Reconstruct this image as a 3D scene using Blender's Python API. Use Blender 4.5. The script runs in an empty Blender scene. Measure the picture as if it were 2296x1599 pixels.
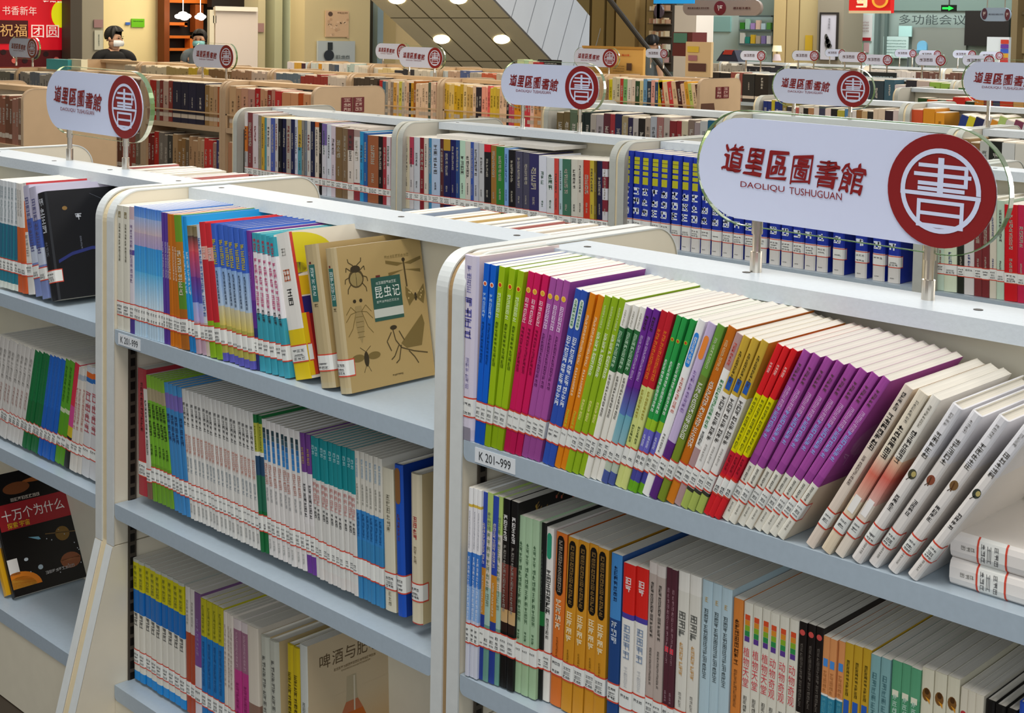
import bpy, math, random
from mathutils import Matrix, Vector

# ------------------------------------------------------------------ camera, light, exposure
C = bpy.context.scene.collection
SC = bpy.context.scene
CAM_ROT = [[0.709507, 0.704504, 0.016573], [0.052965, -0.02986, -0.99815], [-0.702705, 0.709072, -0.0585]]

cd = bpy.data.cameras.new('camera')
cam = bpy.data.objects.new('camera', cd)
C.objects.link(cam)
cd.sensor_width = 36.0
cd.sensor_fit = 'HORIZONTAL'
cd.lens = 36.0 * 3093.5 / 2296
cd.shift_x = (1148 - 1094.3) / 2296
cd.shift_y = (246.9 - 799.5) / 2296
cd.clip_end = 120
r0, r1, r2 = (Vector(v) for v in CAM_ROT)
cam.matrix_world = Matrix(((r0.x, -r1.x, -r2.x, 0), (r0.y, -r1.y, -r2.y, 0), (r0.z, -r1.z, -r2.z, 1.54), (0, 0, 0, 1)))
SC.camera = cam
SC.view_settings.view_transform = 'Standard'
SC.view_settings.look = 'None'
SC.view_settings.exposure = 0.0
SC.view_settings.gamma = 1.0
SC.view_settings.use_curve_mapping = False
w = bpy.data.worlds.new('world')
SC.world = w
w.use_nodes = True
w.node_tree.nodes['Background'].inputs[0].default_value = (1.0, 0.96, 0.90, 1)
w.node_tree.nodes['Background'].inputs[1].default_value = 0.25


def area(name, loc, sx, sy, power, col, rot=(0, 0, 0)):
    l = bpy.data.lights.new(name, 'AREA')
    l.shape = 'RECTANGLE'
    l.size, l.size_y = sx, sy
    l.energy = power
    l.color = col
    o = bpy.data.objects.new(name, l)
    o.location = loc
    o.rotation_euler = rot
    C.objects.link(o)


COOL, NEUT, WARM = (0.92, 0.96, 1.0), (1.0, 0.97, 0.92), (1.0, 0.86, 0.66)
area('window_or_fill_light', (1.4, -2.4, 2.3), 4.5, 2.2, 76, (0.86, 0.93, 1.0), (math.radians(72), 0, math.radians(36)))  # window behind the camera, giving the cool front daylight
area('window_or_fill_light', (3.2, 9.5, 2.1), 5.0, 2.2, 380, (1.0, 0.97, 0.9), (0, math.radians(86), 0))  # added fill to brighten the stair soffit; no window known there
area('ceiling_light', (-0.9, 0.5, 3.4), 2.6, 1.0, 52, NEUT)
area('ceiling_light', (-3.2, 1.2, 3.4), 2.6, 1.0, 52, COOL)
area('ceiling_light', (-0.6, 4.2, 3.4), 2.6, 1.0, 40, NEUT)
area('ceiling_light', (-3.6, 5.5, 3.4), 2.6, 1.0, 40, NEUT)
area('ceiling_light', (-5.8, 2.7, 3.4), 2.0, 1.0, 42, WARM)  # added lamp to brighten the book fronts of the left-hand racks
area('ceiling_light', (-7.2, 5.5, 3.4), 2.6, 1.0, 50, WARM)
area('ceiling_light', (-7.0, 9.2, 3.4), 2.6, 1.0, 60, WARM)
area('ceiling_light', (-11.0, 6.4, 3.4), 2.6, 1.2, 85, WARM)
area('ceiling_light', (-3.4, 9.2, 3.4), 2.6, 1.0, 56, NEUT)
area('ceiling_light', (-6.0, 12.4, 3.4), 3.4, 1.4, 100, NEUT)
area('ceiling_light', (-8.6, 15.4, 3.4), 3.4, 1.4, 150, COOL)
area('ceiling_light', (-13.0, 9.6, 3.4), 2.6, 1.4, 110, WARM)

# ------------------------------------------------------------------ measured tables
PLANET = [-2.9509, 1.4525, 0.2054]
BOOKS = [
 ('R1', 1, -1.4485, -1.4187, 0.0283, -0.0083, 0.275, 1.412, 0.932, 0.18, 'lav', 'lavender hardback with violet title', '', 1),
 ('R1', 2, -1.4178, -1.396, 0.0448, 0.0792, 0.2679, 1.412, 0.932, 0.18, 'blueA', 'plain blue thin paperback', 'lavender book', 1),
 ('R1', 3, -1.3958, -1.3596, 0.0788, 0.1554, 0.2684, 1.412, 0.932, 0.18, 'limeA', 'yellow-green thin paperback', 'blue pair', 1),
 ('R1', 3, -1.3594, -1.3236, 0.1561, 0.1825, 0.2702, 1.412, 0.932, 0.18, 'crim', 'crimson thin paperback', 'yellow-green trio', 1),
 ('R1', 3, -1.3234, -1.2873, 0.1827, 0.194, 0.2681, 1.412, 0.932, 0.18, 'purpA', 'plum purple thin paperback', 'crimson trio', 1),
 ('R1', 2, -1.283, -1.2594, 0.2152, 0.2188, 0.2603, 1.412, 0.932, 0.18, 'bluew', 'blue paperback with bold white title', 'plum trio', 1),
 ('R1', 2, -1.2594, -1.2378, 0.2207, 0.2493, 0.2592, 1.412, 0.932, 0.18, 'orange', 'orange paperback with white title', 'white-titled blues', 1),
 ('R1', 3, -1.2378, -1.2037, 0.2493, 0.2526, 0.2611, 1.412, 0.932, 0.18, 'limeB', 'grass-green paperback with white title', 'orange pair', 1),
 ('R1', 3, -1.2037, -1.1735, 0.2546, 0.2777, 0.2564, 1.412, 0.932, 0.18, 'whgr', 'white paperback with dark green band', 'grass-green trio', 1),
 ('R1', 2, -1.1731, -1.1514, 0.2774, 0.2794, 0.2573, 1.412, 0.932, 0.18, 'purteal', 'purple-to-teal shaded paperback', 'green-banded trio', 1),
 ('R1', 2, -1.151, -1.1296, 0.2779, 0.2871, 0.2572, 1.412, 0.932, 0.18, 'redlime', 'red and lime paperback', 'purple-teal pair', 1),
 ('R1', 3, -1.1292, -1.104, 0.2893, 0.3193, 0.256, 1.412, 0.932, 0.18, 'green3', 'emerald paperback with yellow roundel', 'red-lime pair', 1),
 ('R1', 1, -1.1036, -1.0914, 0.3166, 0.3394, 0.2587, 1.412, 0.932, 0.18, 'whpill', 'white book with blue title pill', 'emerald trio', 1),
 ('R1', 1, -1.0911, -1.0782, 0.3407, 0.3473, 0.2589, 1.412, 0.932, 0.18, 'lilac', 'lilac book with orange title pill', 'white pill book', 1),
 ('R1', 1, -1.0779, -1.0659, 0.3473, 0.3449, 0.2588, 1.412, 0.932, 0.18, 'olive', 'olive green book with white title', 'lilac book', 1),
 ('R1', 1, -1.0655, -1.0522, 0.3512, 0.3576, 0.259, 1.412, 0.932, 0.18, 'orbr', 'burnt orange book with white title', 'olive book', 1),
 ('R1', 1, -1.0519, -1.0409, 0.3556, 0.3571, 0.2526, 1.412, 0.932, 0.18, 'mauve', 'mauve book with green title', 'burnt orange book', 1),
 ('R1', 3, -1.0405, -1.006, 0.3572, 0.3769, 0.2516, 1.412, 0.932, 0.18, 'gold3', 'mustard-topped white paperback', 'mauve book', 1),
 ('R1', 3, -1.0056, -0.9787, 0.4049, 0.431, 0.2546, 1.412, 0.932, 0.18, 'redyel', 'red and yellow paperback', 'mustard trio', 1),
 ('R1', 8, -0.978, -0.8836, 0.4333, 0.5514, 0.2562, 1.412, 0.932, 0.18, 'pur8', 'leaning purple paperback with white foot', 'red-yellow trio', 1),
 ('R1', 1, -0.8565, -0.8432, 0.5116, 0.5038, 0.2456, 1.412, 0.932, 0.18, 'blossom', 'leaning pink calligraphy book', 'purple set', 1),
 ('R1', 1, -0.8348, -0.82, 0.5006, 0.4969, 0.2412, 1.412, 0.932, 0.18, 'beige1', 'leaning beige book with red smudge', 'calligraphy book', 1),
 ('R1', 1, -0.8176, -0.8042, 0.4979, 0.4943, 0.2381, 1.412, 0.932, 0.18, 'beige2', 'leaning ivory book with red smudge', 'beige smudged book', 1),
 ('R1', 1, -0.7955, -0.78, 0.5097, 0.5216, 0.2346, 1.412, 0.932, 0.18, 'natA', 'leaning white book with acorn drawing', 'ivory smudged book', 1),
 ('R1', 1, -0.7755, -0.7603, 0.5219, 0.5357, 0.2318, 1.412, 0.932, 0.18, 'natB', 'leaning white book with chestnut drawing', 'acorn book', 1),
 ('R1', 1, -0.7514, -0.736, 0.5421, 0.5503, 0.2353, 1.412, 0.932, 0.18, 'natC', 'leaning white book with bird drawing', 'chestnut book', 1),
 ('R1', 1, -0.7262, -0.7111, 0.5592, 0.5692, 0.2334, 1.412, 0.932, 0.18, 'natD', 'leaning white book with dark acorn', 'bird book', 1),
 ('R2', 3, -1.4277, -1.404, 0.008, 0.0142, 0.2858, 1.412, 0.577, 0.185, 'whblue', 'white paperback with blue middle', '', 1),
 ('R2', 1, -1.4073, -1.397, 0.0135, 0.0201, 0.2835, 1.4156, 0.577, 0.185, 'bluor', 'blue book with orange patch', 'white-blue trio', 1),
 ('R2', 1, -1.3983, -1.387, 0.019, 0.0151, 0.2846, 1.4173, 0.577, 0.185, 'patt', 'pale green flecked thin book', 'first blue-orange book', 1),
 ('R2', 1, -1.3885, -1.3759, 0.0143, 0.0147, 0.2816, 1.4192, 0.577, 0.185, 'bluor2', 'blue book with longer orange patch', 'flecked book', 1),
 ('R2', 1, -1.3777, -1.3679, 0.0136, 0.0049, 0.2827, 1.4214, 0.577, 0.185, 'patt', 'pale green flecked thin book', 'second blue-orange book', 1),
 ('R2', 2, -1.3692, -1.3405, 0.0038, 0.0207, 0.2814, 1.4231, 0.577, 0.185, 'food', 'black cookery book with brown photo', 'second blue-orange book', 1),
 ('R2', 3, -1.3444, -1.3018, 0.021, 0.0041, 0.2625, 1.4281, 0.577, 0.185, 'palegr', 'pale sage green book', 'black cookery pair', 1),
 ('R2', 1, -1.3082, -1.2955, 0.0034, 0.0127, 0.2599, 1.4355, 0.577, 0.185, 'blkgr', 'black book with green glow', 'sage trio', 1),
 ('R2', 1, -1.2972, -1.2838, 0.0096, 0.0143, 0.2547, 1.4378, 0.577, 0.185, 'whtab', 'white book with green title tab', 'black-green book', 1),
 ('R2', 1, -1.2822, -1.2617, 0.0232, 0.0289, 0.2529, 1.438, 0.577, 0.185, 'oran2', 'deep orange book with black title box', 'tabbed white book', 1),
 ('R2', 4, -1.26, -1.1807, 0.0365, 0.008, 0.2523, 1.438, 0.577, 0.185, 'gold4', 'golden book with black title box', 'deep orange book', 1),
 ('R2', 1, -1.1767, -1.1577, 0.0122, 0.0159, 0.2514, 1.438, 0.577, 0.185, 'blue2', 'two-tone blue book', 'golden set', 1),
 ('R2', 2, -1.1545, -1.1127, 0.0131, 0.0111, 0.2442, 1.438, 0.577, 0.185, 'whred', 'white book with red cap', 'two-tone blue book', 1),
 ('R2', 2, -1.112, -1.0833, 0.0085, 0.012, 0.2578, 1.438, 0.577, 0.185, 'greig', 'greyish pink slim book', 'red-capped pair', 1),
 ('R2', 2, -1.0826, -1.0641, 0.0117, 0.0111, 0.2583, 1.438, 0.577, 0.185, 'maroon', 'maroon slim book', 'greyish pink pair', 1),
 ('R2', 2, -1.0634, -1.0272, 0.0099, 0.012, 0.2597, 1.438, 0.577, 0.185, 'cream2', 'cream book with pencil-line title', 'maroon pair', 1),
 ('R2', 3, -1.0258, -0.9775, 0.0108, 0.0101, 0.2587, 1.438, 0.577, 0.185, 'paleb', 'pale blue book', 'cream pair', 1),
 ('R2', 1, -0.9761, -0.9618, 0.0121, 0.0086, 0.2499, 1.438, 0.577, 0.185, 'orred', 'orange book with red foot', 'pale blue trio', 1),
 ('R2', 6, -0.9611, -0.8818, 0.0093, 0.0173, 0.2492, 1.438, 0.577, 0.185, 'rainb', 'white book with rainbow stripe', 'orange-red book', 1),
 ('R2', 3, -0.8812, -0.8492, 0.0162, 0.0199, 0.2507, 1.438, 0.577, 0.185, 'blkred', 'black-topped book with red dot', 'rainbow set', 1),
 ('R2', 3, -0.8489, -0.8206, 0.0174, 0.0242, 0.2429, 1.438, 0.577, 0.185, 'peach', 'peach and blue book', 'black-topped trio', 1),
 ('R2', 3, -0.8203, -0.7867, 0.023, 0.0223, 0.2448, 1.438, 0.577, 0.185, 'goldw', 'yellow-topped book with blue tag', 'peach trio', 1),
 ('R2', 2, -0.7855, -0.7606, 0.0206, 0.0224, 0.2425, 1.438, 0.577, 0.185, 'tealb', 'grey-teal book', 'yellow-topped trio', 1),
 ('R2', 3, -0.76, -0.7229, 0.0227, 0.0209, 0.2436, 1.438, 0.577, 0.185, 'green2', 'jade green book', 'grey-teal pair', 1),
 ('R2', 3, -0.7223, -0.6778, 0.0184, 0.0217, 0.2479, 1.438, 0.577, 0.185, 'owl', 'cream book with brown owl', 'jade trio', 1),
 ('R2', 3, -0.6773, -0.6489, 0.0255, 0.0234, 0.2407, 1.438, 0.577, 0.185, 'cdot', 'cream book with red dot', 'owl trio', 1),
 ('R2', 3, -0.6484, -0.6123, 0.0226, 0.0268, 0.2366, 1.438, 0.577, 0.185, 'black3', 'plain black book', 'red-dot trio', 1),
 ('R2', 1, -0.6108, -0.5973, 0.0259, 0.0226, 0.2484, 1.438, 0.577, 0.185, 'blue3', 'royal blue book', 'black trio', 1),
 ('L1', 2, -2.4331, -2.3842, -0.0015, -0.0178, 0.248, 1.414, 0.932, 0.19, 'creamL', 'cream slim book with grey title', '', 1),
 ('L1', 1, -2.3837, -2.366, -0.0198, -0.0126, 0.2498, 1.414, 0.932, 0.19, 'purwh', 'white booklet with purple ends', 'cream pair', 1),
 ('L1', 12, -2.366, -2.2601, -0.0125, -0.0546, 0.2529, 1.414, 0.932, 0.19, 'sky', 'sky-blue gradient booklet', 'purple-ended booklet', 0),
 ('L1', 3, -2.2601, -2.2376, -0.0516, -0.0425, 0.2506, 1.414, 0.932, 0.19, 'violet', 'violet thin booklet', 'sky-blue set', 0),
 ('L1', 3, -2.2376, -2.1988, -0.0426, -0.0865, 0.2501, 1.414, 0.932, 0.19, 'brorange', 'brown-orange thin booklet', 'violet trio', 1),
 ('L1', 1, -2.1988, -2.1718, -0.0867, -0.155, 0.2515, 1.414, 0.932, 0.19, 'grbrown', 'green and brown thin booklet', 'brown-orange trio', 1),
 ('L1', 2, -2.1723, -2.1494, -0.1551, -0.1464, 0.253, 1.4144, 0.932, 0.19, 'cyan', 'bright azure booklet', 'green-brown booklet', 1),
 ('L1', 2, -2.1511, -2.1198, -0.1437, -0.1441, 0.2368, 1.4155, 0.932, 0.19, 'redpur', 'red-to-violet shaded booklet', 'azure pair', 1),
 ('L1', 1, -2.1221, -2.1084, -0.1413, -0.1564, 0.242, 1.417, 0.932, 0.19, 'bluethin', 'pale blue lettered booklet', 'red-violet pair', 1),
 ('L1', 2, -2.1095, -2.069, -0.1529, -0.1742, 0.248, 1.4177, 0.932, 0.19, 'redlim', 'red booklet with lime foot', 'lettered booklet', 1),
 ('L1', 6, -2.072, -1.9736, -0.1716, -0.1443, 0.2493, 1.4198, 0.932, 0.19, 'blyel', 'blue booklet with yellow title', 'red-lime pair', 1),
 ('L1', 1, -1.9802, -1.9676, -0.1458, -0.1014, 0.2461, 1.425, 0.932, 0.19, 'deeppur', 'deep purple booklet', 'blue-yellow set', 1),
 ('L1', 5, -1.9685, -1.882, -0.1007, -0.2128, 0.2438, 1.4257, 0.932, 0.19, 'teal5', 'teal booklet with pink letters', 'purple booklet', 1),
 ('L1', 1, -1.8745, -1.8263, -0.2774, -0.2639, 0.2526, 1.4314, 0.932, 0.225, 'moon', 'white hardback with yellow and red shapes', 'teal set', 1),
 ('L1', 1, -1.8066, -1.7674, -0.2335, -0.1911, 0.2409, 1.432, 0.932, 0.2, 'tan1', 'tan hardback with green spine label', 'shaped hardback', 1),
 ('L1', 1, -1.7568, -1.7291, -0.2143, -0.1623, 0.241, 1.432, 0.932, 0.193, 'insect', 'tan insect book showing its cover', 'tan hardback', 1),
 ('L2', 1, -2.4017, -2.37, -0.0088, -0.0307, 0.2557, 1.444, 0.598, 0.18, 'red1', 'red thin book', '', 1),
 ('L2', 1, -2.3667, -2.3486, -0.0537, -0.1057, 0.2182, 1.444, 0.598, 0.18, 'white1', 'white ruled thin booklet', 'red book', 1),
 ('L2', 5, -2.3461, -2.2707, -0.103, -0.1659, 0.2488, 1.444, 0.598, 0.18, 'lime5', 'lime booklet with black title', 'white booklet', 1),
 ('L2', 4, -2.2707, -2.2126, -0.1668, -0.1414, 0.2475, 1.444, 0.598, 0.18, 'blvio', 'blue booklet with violet patch', 'lime set', 1),
 ('L2', 18, -2.2126, -1.986, -0.1395, -0.1195, 0.2469, 1.444, 0.598, 0.18, 'wh18', 'white booklet with red and grey lettering', 'blue-violet set', 1),
 ('L2', 2, -1.986, -1.9653, -0.1144, -0.0967, 0.2456, 1.444, 0.598, 0.18, 'gryel', 'dark green booklet with yellow title', 'white set', 1),
 ('L2', 8, -1.9646, -1.8538, -0.1091, -0.114, 0.2416, 1.444, 0.598, 0.18, 'wh8', 'white booklet with blue top bars', 'dark green pair', 1),
 ('L2', 2, -1.8538, -1.8278, -0.1142, -0.0924, 0.2411, 1.444, 0.598, 0.18, 'purw', 'purple-topped white booklet', 'blue-barred set', 1),
 ('L2', 10, -1.8278, -1.7138, -0.0889, -0.0612, 0.2418, 1.444, 0.598, 0.18, 'tealw', 'teal-topped white booklet', 'purple-topped pair', 1),
 ('L2', 6, -1.7132, -1.6497, -0.0634, -0.0395, 0.2447, 1.444, 0.598, 0.18, 'crblue', 'cream booklet with blue lower half', 'teal-topped set', 1),
 ('L2', 1, -1.6475, -1.6213, -0.0501, -0.0524, 0.2322, 1.444, 0.598, 0.18, 'cream1', 'cream paperback with faint title', 'cream-blue set', 1),
 ('L2', 1, -1.6181, -1.5988, -0.0602, -0.0528, 0.2441, 1.444, 0.598, 0.165, 'royal', 'royal blue hardback', 'cream paperback', 1),
 ('L2', 1, -1.5839, -1.5598, -0.0399, -0.0242, 0.2396, 1.444, 0.598, 0.18, 'crred', 'cream hardback with red trim', 'royal blue hardback', 1),
 ('L3', 9, -2.4208, -2.233, -0.0275, -0.0428, 0.2476, 1.448, 0.211, 0.19, 'yelblue', 'yellow and blue banded booklet', '', 1),
 ('L3', 2, -2.2322, -2.2006, -0.0369, -0.0218, 0.2463, 1.448, 0.211, 0.19, 'whred3', 'white booklet with rust lower half', 'yellow-blue set', 1),
 ('L3', 1, -2.1998, -2.1778, -0.0249, -0.0285, 0.2449, 1.448, 0.211, 0.19, 'pur3', 'mauve-purple booklet', 'rust pair', 1),
 ('L3', 4, -2.177, -2.1037, -0.0321, -0.03, 0.2402, 1.448, 0.211, 0.19, 'yelblue2', 'yellow-topped bright blue booklet', 'mauve booklet', 1),
 ('L3', 3, -2.103, -2.0692, -0.0315, -0.034, 0.2375, 1.448, 0.211, 0.19, 'wh3', 'white booklet with orange spot', 'bright blue set', 1),
 ('L3', 2, -2.0685, -2.0214, -0.0373, -0.0434, 0.2348, 1.448, 0.211, 0.19, 'mag', 'magenta booklet', 'orange-spot trio', 1),
 ('L3', 1, -2.0207, -1.987, -0.0434, -0.0496, 0.2373, 1.448, 0.211, 0.19, 'crdark', 'cream book with dark photo', 'magenta pair', 1),
 ('L3', 2, -1.9843, -1.9308, -0.0557, -0.0571, 0.2289, 1.448, 0.211, 0.16, 'grcream', 'grey-cream book with ink title', 'photo book', 1),
 ('L3', 2, -1.9072, -1.8711, -0.0259, -0.0337, 0.2408, 1.448, 0.211, 0.16, 'yel2', 'yellow book with black letters', 'grey-cream pair', 1),
 ('L3', 1, -1.8673, -1.8458, -0.0405, -0.0462, 0.2524, 1.448, 0.211, 0.21, 'beer', 'cream beer book showing its cover', 'yellow pair', 1),
 ('Q1', 6, -2.9913, -2.8851, 0.0646, 0.0053, 0.2435, 1.43, 0.938, 0.19, 'whteal', 'white booklet with teal foot', '', 1),
 ('Q1', 2, -2.8851, -2.8369, -0.0116, -0.1051, 0.2431, 1.43, 0.938, 0.19, 'whorange', 'white booklet with orange middle', 'white-teal set', 1),
 ('Q1', 1, -2.8369, -2.804, -0.1582, -0.1915, 0.2457, 1.43, 0.938, 0.19, 'whred4', 'white booklet with red edge', 'orange-middle pair', 1),
 ('Q1', 2, -2.802, -2.7358, -0.2581, -0.2541, 0.2448, 1.43, 0.938, 0.19, 'blu4', 'blue and white booklet', 'red-edged booklet', 1),
 ('Q1', 1, -2.7328, -2.6928, -0.2708, -0.2621, 0.2355, 1.43, 0.938, 0.21, 'blackbk', 'black book showing its cover', 'blue-white pair', 1),
 ('Q2', 9, -3.0568, -2.8824, 0.2237, 0.2711, 0.2372, 1.438, 0.585, 0.19, 'wh9', 'white booklet with faint grey lettering', '', 0),
 ('Q2', 4, -2.8824, -2.8093, 0.2753, 0.2494, 0.2373, 1.438, 0.585, 0.19, 'grn4', 'dark green booklet', 'faint-lettered set', 0),
 ('Q2', 4, -2.8093, -2.7366, 0.2525, 0.2167, 0.2377, 1.438, 0.585, 0.19, 'blue4', 'cobalt blue booklet', 'dark green set', 1),
 ('Q2', 2, -2.7366, -2.6934, 0.2199, 0.1924, 0.2383, 1.438, 0.585, 0.19, 'lime2', 'lime booklet with white band', 'cobalt set', 1),
 ('Q2', 1, -2.6924, -2.6721, 0.1919, 0.2361, 0.2391, 1.438, 0.585, 0.19, 'red4', 'pinkish red thin booklet', 'white-banded limes', 1),
 ('Q2', 3, -2.6702, -2.6207, 0.1701, 0.1296, 0.2329, 1.438, 0.585, 0.19, 'whred5', 'cream booklet with red lettering', 'pink-red booklet', 1),
 ('Q2', 2, -2.6188, -2.5578, 0.1202, 0.0416, 0.238, 1.438, 0.585, 0.19, 'whred6', 'white booklet with red-blue cap', 'pink-red booklet', 1),
 ('A1', 1, -4.584, -4.5648, -0.0107, -0.0077, 0.2894, 3.24, 0.904, 0.17, '0:#b9b3b0|.45:#c8702a|.8:#d8d0cb', 'white and orange book', '', 0),
 ('A1', 1, -4.5639, -4.5306, -0.0109, -0.008, 0.2871, 3.24, 0.904, 0.17, '0:#7c3a3c', 'maroon book', 'white and orange one', 1),
 ('A1', 1, -4.5297, -4.4939, -0.0112, -0.0083, 0.2842, 3.24, 0.904, 0.17, '0:#cfc3c4', 'pale lilac book', 'maroon one', 1),
 ('A1', 1, -4.493, -4.4726, -0.0115, -0.0085, 0.2797, 3.24, 0.904, 0.17, '0:#8a7f6a', 'olive grey book', 'pale lilac one', 0),
 ('A1', 1, -4.4717, -4.452, -0.0117, -0.0087, 0.2754, 3.24, 0.904, 0.17, '0:#c39a33', 'gold book', 'olive grey one', 0),
 ('A1', 1, -4.4511, -4.4381, -0.0119, -0.0088, 0.2731, 3.24, 0.904, 0.17, '0:#4d8a92', 'thin teal book', 'gold one', 0),
 ('A1', 1, -4.4372, -4.4105, -0.012, -0.0091, 0.2731, 3.24, 0.904, 0.17, '0:#cfcac6', 'white book', 'thin teal one', 0),
 ('A1', 1, -4.4096, -4.383, -0.0123, -0.0093, 0.2737, 3.24, 0.904, 0.17, '0:#4a5aa0', 'slate blue book', 'white one', 0),
 ('A1', 1, -4.3822, -4.3612, -0.0125, -0.0096, 0.2743, 3.24, 0.904, 0.17, '0:#c4c0bd', 'light grey book', 'slate blue one', 0),
 ('A1', 1, -4.3604, -4.3369, -0.0127, -0.0098, 0.2748, 3.24, 0.904, 0.17, '0:#16161f', 'black book', 'light grey one', 0),
 ('A1', 1, -4.336, -4.3127, -0.013, -0.0101, 0.2753, 3.24, 0.904, 0.17, '0:#15183a', 'dark navy book', 'black one', 0),
 ('A1', 1, -4.3118, -4.2806, -0.0132, -0.0104, 0.2758, 3.24, 0.904, 0.17, '0:#a59d92', 'stone grey book', 'dark navy one', 1),
 ('A1', 1, -4.2797, -4.2567, -0.0135, -0.0106, 0.2765, 3.24, 0.904, 0.17, '0:#1c2148', 'navy book', 'stone grey one', 0),
 ('A1', 1, -4.2559, -4.2383, -0.0137, -0.0108, 0.2768, 3.24, 0.904, 0.17, '0:#c6c8d4', 'pale blue book', 'navy one', 0),
 ('A1', 1, -4.2374, -4.212, -0.0139, -0.0111, 0.2763, 3.24, 0.904, 0.17, '0:#4e8fa0|.62:#bfa040', 'gold and teal book', 'pale blue one', 0),
 ('A1', 1, -4.2112, -4.1964, -0.0141, -0.0112, 0.2761, 3.24, 0.904, 0.17, '0:#8b857a', 'grey book', 'gold and teal one', 0),
 ('A1', 1, -4.1956, -4.1782, -0.0142, -0.0114, 0.2758, 3.24, 0.904, 0.17, '0:#6f7680', 'slate grey book', 'grey one', 0),
 ('A1', 1, -4.1774, -4.1566, -0.0144, -0.0116, 0.2754, 3.24, 0.904, 0.17, '0:#c8c4bd', 'off-white book', 'slate grey one', 0),
 ('A1', 1, -4.1557, -4.1319, -0.0146, -0.0119, 0.2751, 3.24, 0.904, 0.17, '0:#20243f', 'midnight blue book', 'off-white one', 0),
 ('A1', 1, -4.1311, -4.1064, -0.0148, -0.0121, 0.2746, 3.24, 0.904, 0.17, '0:#d3c6b4|.93:#cc6a35', 'cream with orange top book', 'midnight blue one', 0),
 ('A1', 1, -4.1056, -4.0882, -0.0151, -0.0123, 0.2732, 3.24, 0.904, 0.17, '0:#161214', 'narrow black book', 'cream with orange top one', 0),
 ('A1', 1, -4.0874, -4.061, -0.0152, -0.0125, 0.2711, 3.24, 0.904, 0.17, '0:#c9c6cc|.7:#75609c', 'white with purple top book', 'narrow black one', 0),
 ('A1', 1, -4.0602, -4.0335, -0.0155, -0.0128, 0.2689, 3.24, 0.904, 0.17, '0:#cfd3da', 'grey-white book', 'white with purple top one', 0),
 ('A1', 1, -4.0327, -4.0077, -0.0157, -0.013, 0.2668, 3.24, 0.904, 0.17, '0:#cbbcc4', 'pale pink book', 'grey-white one', 0),
 ('A1', 1, -4.0069, -3.9693, -0.016, -0.0134, 0.2638, 3.24, 0.904, 0.17, '0:#7a603f', 'brown book', 'pale pink one', 1),
 ('A1', 1, -3.9685, -3.9352, -0.0163, -0.0137, 0.2611, 3.24, 0.904, 0.17, '0:#7d664c', 'tan brown book', 'brown one', 1),
 ('A1', 1, -3.9345, -3.9014, -0.0166, -0.014, 0.2602, 3.24, 0.904, 0.17, '0:#d4c8bc|.7:#6a3a3a', 'white with maroon top book', 'tan brown one', 1),
 ('A1', 1, -3.9007, -3.8656, -0.0169, -0.0143, 0.2598, 3.24, 0.904, 0.17, '0:#8a2f38|.25:#d6cfc8|.9:#a58d86', 'white with red foot book', 'white with maroon top one', 1),
 ('A1', 1, -3.8648, -3.8443, -0.0173, -0.0145, 0.2558, 3.24, 0.904, 0.17, '0:#2f8fc0', 'sky blue book', 'white with red foot one', 0),
 ('A1', 1, -3.8435, -3.8231, -0.0175, -0.0147, 0.2519, 3.24, 0.904, 0.17, '0:#2a5a98', 'steel blue book', 'sky blue one', 0),
 ('A1', 1, -3.8223, -3.7625, -0.0177, -0.0152, 0.2444, 3.24, 0.904, 0.17, '0:#9a5a38', 'wide brown portrait book', 'steel blue one', 1),
 ('A1', 1, -3.7617, -3.7395, -0.0182, -0.0154, 0.2444, 3.24, 0.904, 0.17, '0:#201618', 'blackish book', 'wide brown portrait one', 0),
 ('A1', 1, -3.7387, -3.7166, -0.0184, -0.0157, 0.2449, 3.24, 0.904, 0.17, '0:#9a3038', 'crimson red book', 'blackish one', 0),
 ('A1', 1, -3.7158, -3.6948, -0.0186, -0.0159, 0.2454, 3.24, 0.904, 0.17, '0:#d0c2c6', 'pinkish white book', 'crimson red one', 0),
 ('A1', 1, -3.694, -3.6825, -0.0188, -0.016, 0.2458, 3.24, 0.904, 0.17, '0:#a04848', 'narrow red book', 'pinkish white one', 0),
 ('B1', 1, -3.6267, -3.5942, -0.0195, -0.017, 0.2537, 3.24, 0.904, 0.17, '0:#cbbfa2', 'speckled cream book', '', 1),
 ('B1', 1, -3.5935, -3.5733, -0.0198, -0.0172, 0.2538, 3.24, 0.904, 0.17, '0:#c9c2c0|.62:#b03a50', 'white with red top book', 'speckled cream one', 0),
 ('B1', 1, -3.5726, -3.5421, -0.02, -0.0175, 0.2542, 3.24, 0.904, 0.17, '0:#c6c8cc', 'grey lettered book', 'white with red top one', 1),
 ('B1', 1, -3.5414, -3.5177, -0.0202, -0.0178, 0.2548, 3.24, 0.904, 0.17, '0:#7f1d26', 'wine red book', 'grey lettered one', 0),
 ('B1', 1, -3.5171, -3.4962, -0.0205, -0.018, 0.2553, 3.24, 0.904, 0.17, '0:#cfc6b8', 'cream book', 'wine red one', 0),
 ('B1', 1, -3.4955, -3.4802, -0.0207, -0.0182, 0.2558, 3.24, 0.904, 0.17, '0:#3d7fa6', 'thin blue book', 'cream one', 0),
 ('B1', 1, -3.4795, -3.4377, -0.0208, -0.0186, 0.2561, 3.24, 0.904, 0.17, '0:#aebfd6', 'pale blue picture book', 'thin blue one', 1),
 ('B1', 1, -3.437, -3.4193, -0.0212, -0.0188, 0.257, 3.24, 0.904, 0.17, '0:#54282a', 'dark brown book', 'pale blue picture one', 0),
 ('B1', 1, -3.4186, -3.3854, -0.0214, -0.0191, 0.2574, 3.24, 0.904, 0.17, '0:#1c1f4e|.85:#b08a30', 'navy with gold top book', 'dark brown one', 1),
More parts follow.
